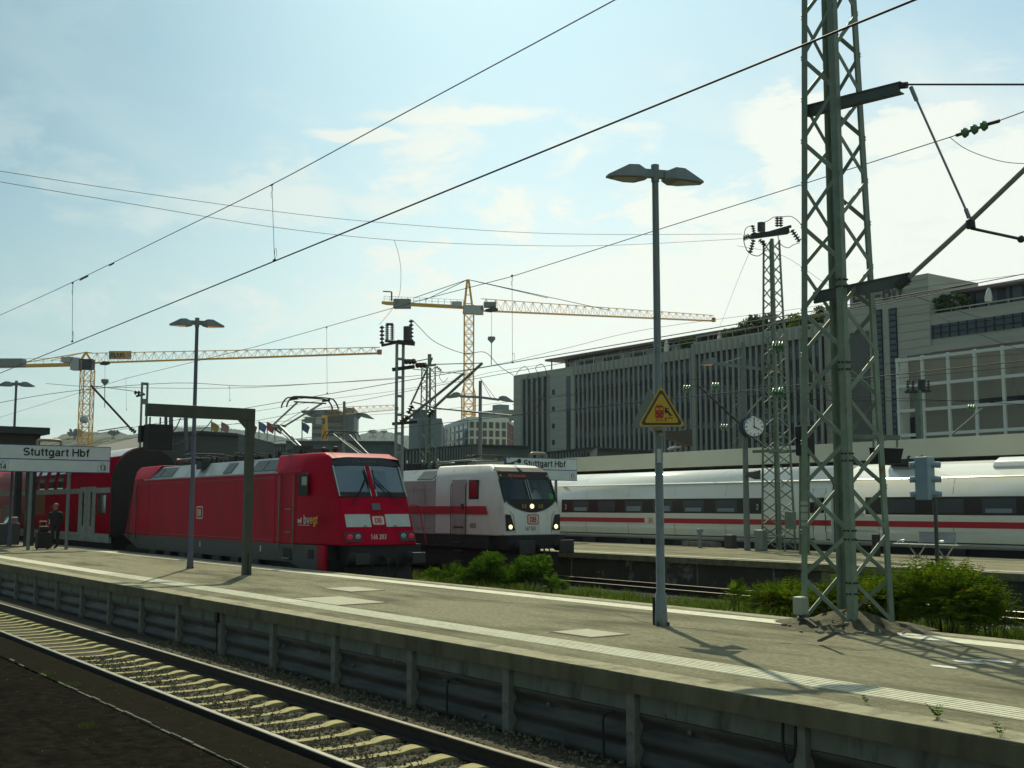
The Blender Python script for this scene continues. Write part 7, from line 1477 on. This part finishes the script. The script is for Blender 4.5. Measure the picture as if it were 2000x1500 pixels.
def fernbush(name, label, cen, rad, n, m, L_=.45, ll=.10, lw=.025, stems=10, grp=None, zb=None, cat='bush', nl=8):
    cen = Vector(cen); T = thing(name, label, cat, Vector((cen.x, cen.y, zb if zb is not None else cen.z - rad[2])), grp)
    b = MB(); zb = cen.z - rad[2] if zb is None else zb
    for i in range(n):
        a = random.random() * 6.283; e = math.acos(random.uniform(-.35, 1)); rr_ = random.uniform(.45, 1.0) ** .6 * (1 + .16 * math.sin(a * 3 + 2 * e))
        v = Vector((math.sin(e) * math.cos(a), math.sin(e) * math.sin(a), math.cos(e))); p = cen + Vector((v.x * rad[0], v.y * rad[1], v.z * rad[2])) * rr_
        if p.z < zb + .05: p.z = zb + random.uniform(.05, .3)
        d = v + Vector((random.uniform(-.7, .7), random.uniform(-.7, .7), random.uniform(-.1, .8))); frond(b, p - v * .2, d, L_ * random.uniform(.6, 1.2), nl, lw, ll * random.uniform(.7, 1.2), random.uniform(.3, 1.1))
    b.build('foliage', m, T, fix=False); b = MB()
    for i in range(stems):
        a = random.random() * 6.283; q = cen + Vector((math.cos(a) * rad[0] * .55 * random.random(), math.sin(a) * rad[1] * .55 * random.random(), 0)); b.tube(bez([(q.x * .5 + cen.x * .5, q.y * .5 + cen.y * .5, zb - .1), (q.x, q.y, cen.z - rad[2] * .3), (q.x + math.cos(a) * .2 * rad[0], q.y + math.sin(a) * .2, cen.z + rad[2] * .45)], 3), .014, 5, .005)
    b.build('stems', M_stem, T); return T
def leafbush(name, label, cen, rad, n, m, ls=.05, grp=None, zb=0, cat='bush', clumps=14):
    cen = Vector(cen); T = thing(name, label, cat, Vector((cen.x, cen.y, zb)), grp); b = MB(); cs = []
    for i in range(clumps):
        a = random.random() * 6.283; e = math.acos(random.uniform(-.5, 1)); r_ = random.uniform(.35, .8); cs.append(cen + Vector((math.sin(e) * math.cos(a) * rad[0], math.sin(e) * math.sin(a) * rad[1], math.cos(e) * rad[2])) * r_)
    for i in range(n):
        c = random.choice(cs); v = Vector([random.gauss(0, 1) for _ in range(3)]).normalized(); p = c + Vector((v.x * rad[0], v.y * rad[1], v.z * rad[2])) * .42 * random.random() ** .4
        if p.z < zb: p.z = zb + random.random() * .15
        u = Vector([random.gauss(0, 1) for _ in range(3)]).normalized(); w_ = u.cross(v).normalized() if abs(u.dot(v)) < .95 else Vector((1, 0, 0)); s = ls * random.uniform(.6, 1.4)
        b.add([p - u * s, p + w_ * s * .45, p + u * s, p - w_ * s * .45], [(0, 1, 2, 3)])
    b.build('foliage', m, T, fix=False); b = MB()
    for c in cs[:8]: b.tube(bez([(cen.x, cen.y, zb - .1), ((c.x + cen.x) / 2, (c.y + cen.y) / 2, (c.z + zb) / 2), c], 3), .015 * rad[0], 5, .006)
    b.build('stems', M_stem, T); return T
ZG = 0.1
fernbush('bush', 'largest bush, feathery yellow-green sumac on the right behind the big lattice mast', onY(1840, 1183, 18.3), (1.15, 1.0, .68), 1150, L_fern, .5, .11, .026, 16, 'bushes between the platforms', zb=-.1)
fernbush('bush', 'feathery sumac bush seen between the legs of the big lattice mast', onY(1680, 1188, 18.0), (1.0, .9, .60), 850, L_fern, .45, .11, .026, 12, 'bushes between the platforms', zb=-.1)
fernbush('bush', 'low feathery bush left of the big lattice mast, behind its white box', onY(1540, 1180, 18.3), (.9, .75, .46), 520, L_fern, .4, .10, .024, 10, 'bushes between the platforms', zb=-.1)
fernbush('bush', 'feathery sprigs at the right end of the sumac, before the lattice facade', onY(1935, 1205, 18.8), (.6, .6, .55), 110, L_fern, .45, .11, .024, 8, 'bushes between the platforms', zb=-.2)
leafbush('bush', 'dark leafy round bush in front of the white locomotive buffers', onY(1035, 1118, 19.2), (.75, .8, .52), 5200, L_bright, .045, 'bushes between the platforms', -.1)
leafbush('bush', 'bright green bush in front of the white locomotive side, left of the dark round one', onY(958, 1112, 19.4), (.85, .8, .62), 5200, L_bright, .05, 'bushes between the platforms', -.1)
fernbush('bush', 'low straggly bush nearest the red locomotive nose', onY(885, 1125, 19.0), (1.2, .8, .30), 260, L_bright, .35, .09, .03, 8, 'bushes between the platforms', zb=-.2)
fernbush('bush', 'small pale green plant in front of the round dark bush, above the far kerb line', onY(1085, 1145, 19.2), (.6, .4, .35), 120, L_bright, .3, .08, .024, 5, 'bushes between the platforms', zb=-.2)
fernbush('bush', 'small feathery sapling with pink tips right of the big lamp post base', onY(1440, 1170, 18.8), (.4, .35, .4), 60, L_fern, .35, .09, .022, 4, 'bushes between the platforms', zb=-.2)
# grass strip
b = MB()
for i in range(26000):
    x = random.uniform(-33, 3); y = random.uniform(14.15, 22.2)
    if i > 4000: y = random.uniform(17.4, 22.0)
    if x < -27.0 and y < 18.4: continue
    zg = -.22 if y < 14.6 else -.2 + .1 * math.sin(x * 1.3) * math.sin(y * 1.7) + .27 * max(0, min(1, (2.6 - abs(y - 18.9)) / 1.4))
    h = random.uniform(.07, .27) * (1.2 if y > 16 else .9) * (0.6 + .5 * math.sin(x * 2.1 + y) ** 2); a = random.random() * 6.28; w_ = .018
    ox, oy = math.cos(a) * w_, math.sin(a) * w_; tx, ty = random.uniform(-.1, .1), random.uniform(-.1, .1)
    b.add([(x - ox, y - oy, zg), (x + ox, y + oy, zg), (x + tx, y + ty, zg + h)], [(0, 1, 2)])
b.build('grass', L_grass, kind='stuff', label='rough green grass growing in the strip between the two platforms', cat='grass', fix=False)
M_soil = mat('reddish_soil', (0.075, 0.05, 0.028), .95, var=.4, vs=6, dirt=(0.04, 0.05, 0.018), ds=2)
b = MB(); rr = []
for i in range(90):
    x = -36 + 40 * i / 89; rr.append([(x, y, -.2 + .08 * math.sin(x * 1.3 + y) + (.27 * max(0, min(1, (2.6 - abs(y - 18.9)) / 1.4))) + random.uniform(-.02, .02)) for y in (14.06, 15.2, 16.0, 17.0, 17.8, 19.2, 20.6, 21.4, 22.4)])
b.loft(rr, False, False, True).build('grass_strip_soil', M_soil, kind='structure', fix=False)
b = MB()
for i in range(2600):
    x, y = random.uniform(-29, -8), random.uniform(20.6, 23.9); s = random.uniform(.03, .06); z = -.17
    b.add([(x - s, y, z), (x, y - s, z), (x + s, y, z), (x, y + s, z), (x + s * .2, y, z + s * 1.1)], [(0, 1, 4), (1, 2, 4), (2, 3, 4), (3, 0, 4)])
b.build('pale_ballast_stones', mat('pale_stone', (0.24, 0.24, 0.20), .9, var=.4, vs=12), kind='stuff', label='pale ballast stones beside the sunken rails behind the grass', cat='ballast', fix=False)
# weeds on the platform and walkway
def weed(px, py, z, h, n, label, m=L_bright):
    p = onZ(px, py, z); b = MB()
    for i in range(n):
        a = random.random() * 6.28; d = Vector((math.cos(a) * .6, math.sin(a) * .6, 1.1)); frond(b, p, d, h * random.uniform(.5, 1.1), 5, h * .07, h * .18, .6)
    b.build('weed', m, label=label, cat='weed', group='weeds in the paving joints', fix=False)
weed(1832, 1402, .77, .20, 9, 'taller of the two weeds on the right part of the coping joint')
weed(1691, 1372, .77, .10, 6, 'small weed on the coping joint left of the taller one')
weed(1955, 1436, .77, .14, 5, 'thin dry weed nearest the right edge of the coping', L_grass)
for px, py, w_ in ((845, 1131, 'leftmost of the weeds'), (872, 1137, 'second weed from the left'), (900, 1141, 'third weed from the left'), (932, 1146, 'rightmost of the weeds')): weed(px, py, .76, .13, 6, w_ + ' in the far kerb below the low bushes')
for px, py, w_ in ((92, 1318, 'round moss tuft furthest left on the dark walkway'), (140, 1338, 'moss tuft at the upper end of the pale kerb seam'), (172, 1420, 'moss tuft in the rough asphalt near the lower left')): 
    p = onZ(px, py, -.03); b = MB()
    for i in range(160):
        a = random.random() * 6.28; r_ = random.random() * .13; q = p + Vector((r_ * 1.6 * math.cos(a), r_ * math.sin(a), 0)); b.add([q - Vector((.006, 0, 0)), q + Vector((.006, 0, 0)), q + Vector((random.uniform(-.02, .02), random.uniform(-.02, .02), random.uniform(.02, .06)))], [(0, 1, 2)])
    b.build('moss_tuft', L_grass, label=w_, cat='moss', group='moss tufts on the walkway', fix=False)
for px, py, w_ in ((1245, 1060, 'grass tuft at the back of the second platform left of the vent pipe'), (1480, 1068, 'grass tuft between the clock pole and the slim lattice mast'), (1697, 1070, 'grass tuft seen between the right legs of the big mast')):
    p = onZ(px, py, .76); b = MB()
    for i in range(220):
        a = random.random() * 6.28; r_ = random.random() * .55; q = p + Vector((r_ * math.cos(a), r_ * .4 * math.sin(a), 0)); b.add([q - Vector((.02, 0, 0)), q + Vector((.02, 0, 0)), q + Vector((random.uniform(-.1, .1), 0, random.uniform(.1, .4)))], [(0, 1, 2)])
    b.build('grass_tuft', L_bright, label=w_, cat='grass tuft', group='grass tufts at the back of the second platform', fix=False)
# roof-garden trees
def rooftree(px, py, Y, rx, rz, label, m, n=900):
    p = onY(px, py, Y); z0 = p.z - rz * 1.2; T = thing('roof_tree', label, 'tree', (p.x, Y, z0), 'roof garden trees'); b = MB()
    cs = [p + Vector((random.uniform(-.8, .8) * rx, random.uniform(-.8, .8) * rx * .5, random.uniform(-.7, .7) * rz)) for _ in range(18)]
    for i in range(n):
        c = random.choice(cs); v = Vector([random.gauss(0, 1) for _ in range(3)]).normalized(); q = c + Vector((v.x * rx, v.y * rx, v.z * rz)) * .33 * random.random() ** .4; u = Vector([random.gauss(0, 1) for _ in range(3)]).normalized(); w_ = u.cross(v); s = .16
        b.add([q - u * s, q + w_ * s, q + u * s, q - w_ * s], [(0, 1, 2, 3)])
    b.build('crown', m, T, fix=False); b = MB(); b.tube([(p.x, Y, z0 - .5), (p.x, Y, p.z)], .12, 6, .05)
    for c in cs[:6]: b.tube([(p.x, Y, p.z - rz * .6), c], .05, 5, .02)
    b.build('trunk', M_stem, T)
YR = YB + 1.6
rooftree(1475, 637, YR, 2.9, 1.5, 'loose grey-green tree in the roof garden behind the slim lattice mast', L_dark, 1100)
rooftree(1578, 634, YR, 3.4, 1.4, 'wide yellow-green bush in the roof garden left of the stair tower', L_fern, 2200)
rooftree(1424, 652, YR, 1.1, .7, 'small yellow-green roof bush right of a closed parasol', L_fern, 500)
rooftree(1447, 648, YR, 1.0, .6, 'small dark roof bush between the parasol and the loose tree', L_dark, 400)
rooftree(1347, 668, YR, 1.4, .8, 'dark roof bush midway between two closed parasols', L_dark, 600)
rooftree(1612, 612, YR, 1.8, 1.0, 'roof bush half hidden behind the left leg of the big mast', L_dark, 500)
rooftree(1850, 592, YB + 1.6, 2.0, 1.1, 'dark terrace bush on the right wing beside the stair tower', L_dark, 1100)
# ================================================================ AIR
m = bpy.data.materials.new('haze_air'); m.use_nodes = True; t = m.node_tree; t.nodes.clear()
v = t.nodes.new('ShaderNodeVolumePrincipled'); o = t.nodes.new('ShaderNodeOutputMaterial'); t.links.new(v.outputs[0], o.inputs['Volume'])
v.inputs['Density'].default_value = 0.00010; v.inputs['Color'].default_value = (0.75, 0.9, 1.0, 1); v.inputs['Anisotropy'].default_value = 0.2
b = MB(); b.box(-4050, 4050, -4050, 4050, -1.45, 130); b.build('haze', m, kind='stuff', label='thin pale summer haze filling the air over the station', cat='haze')
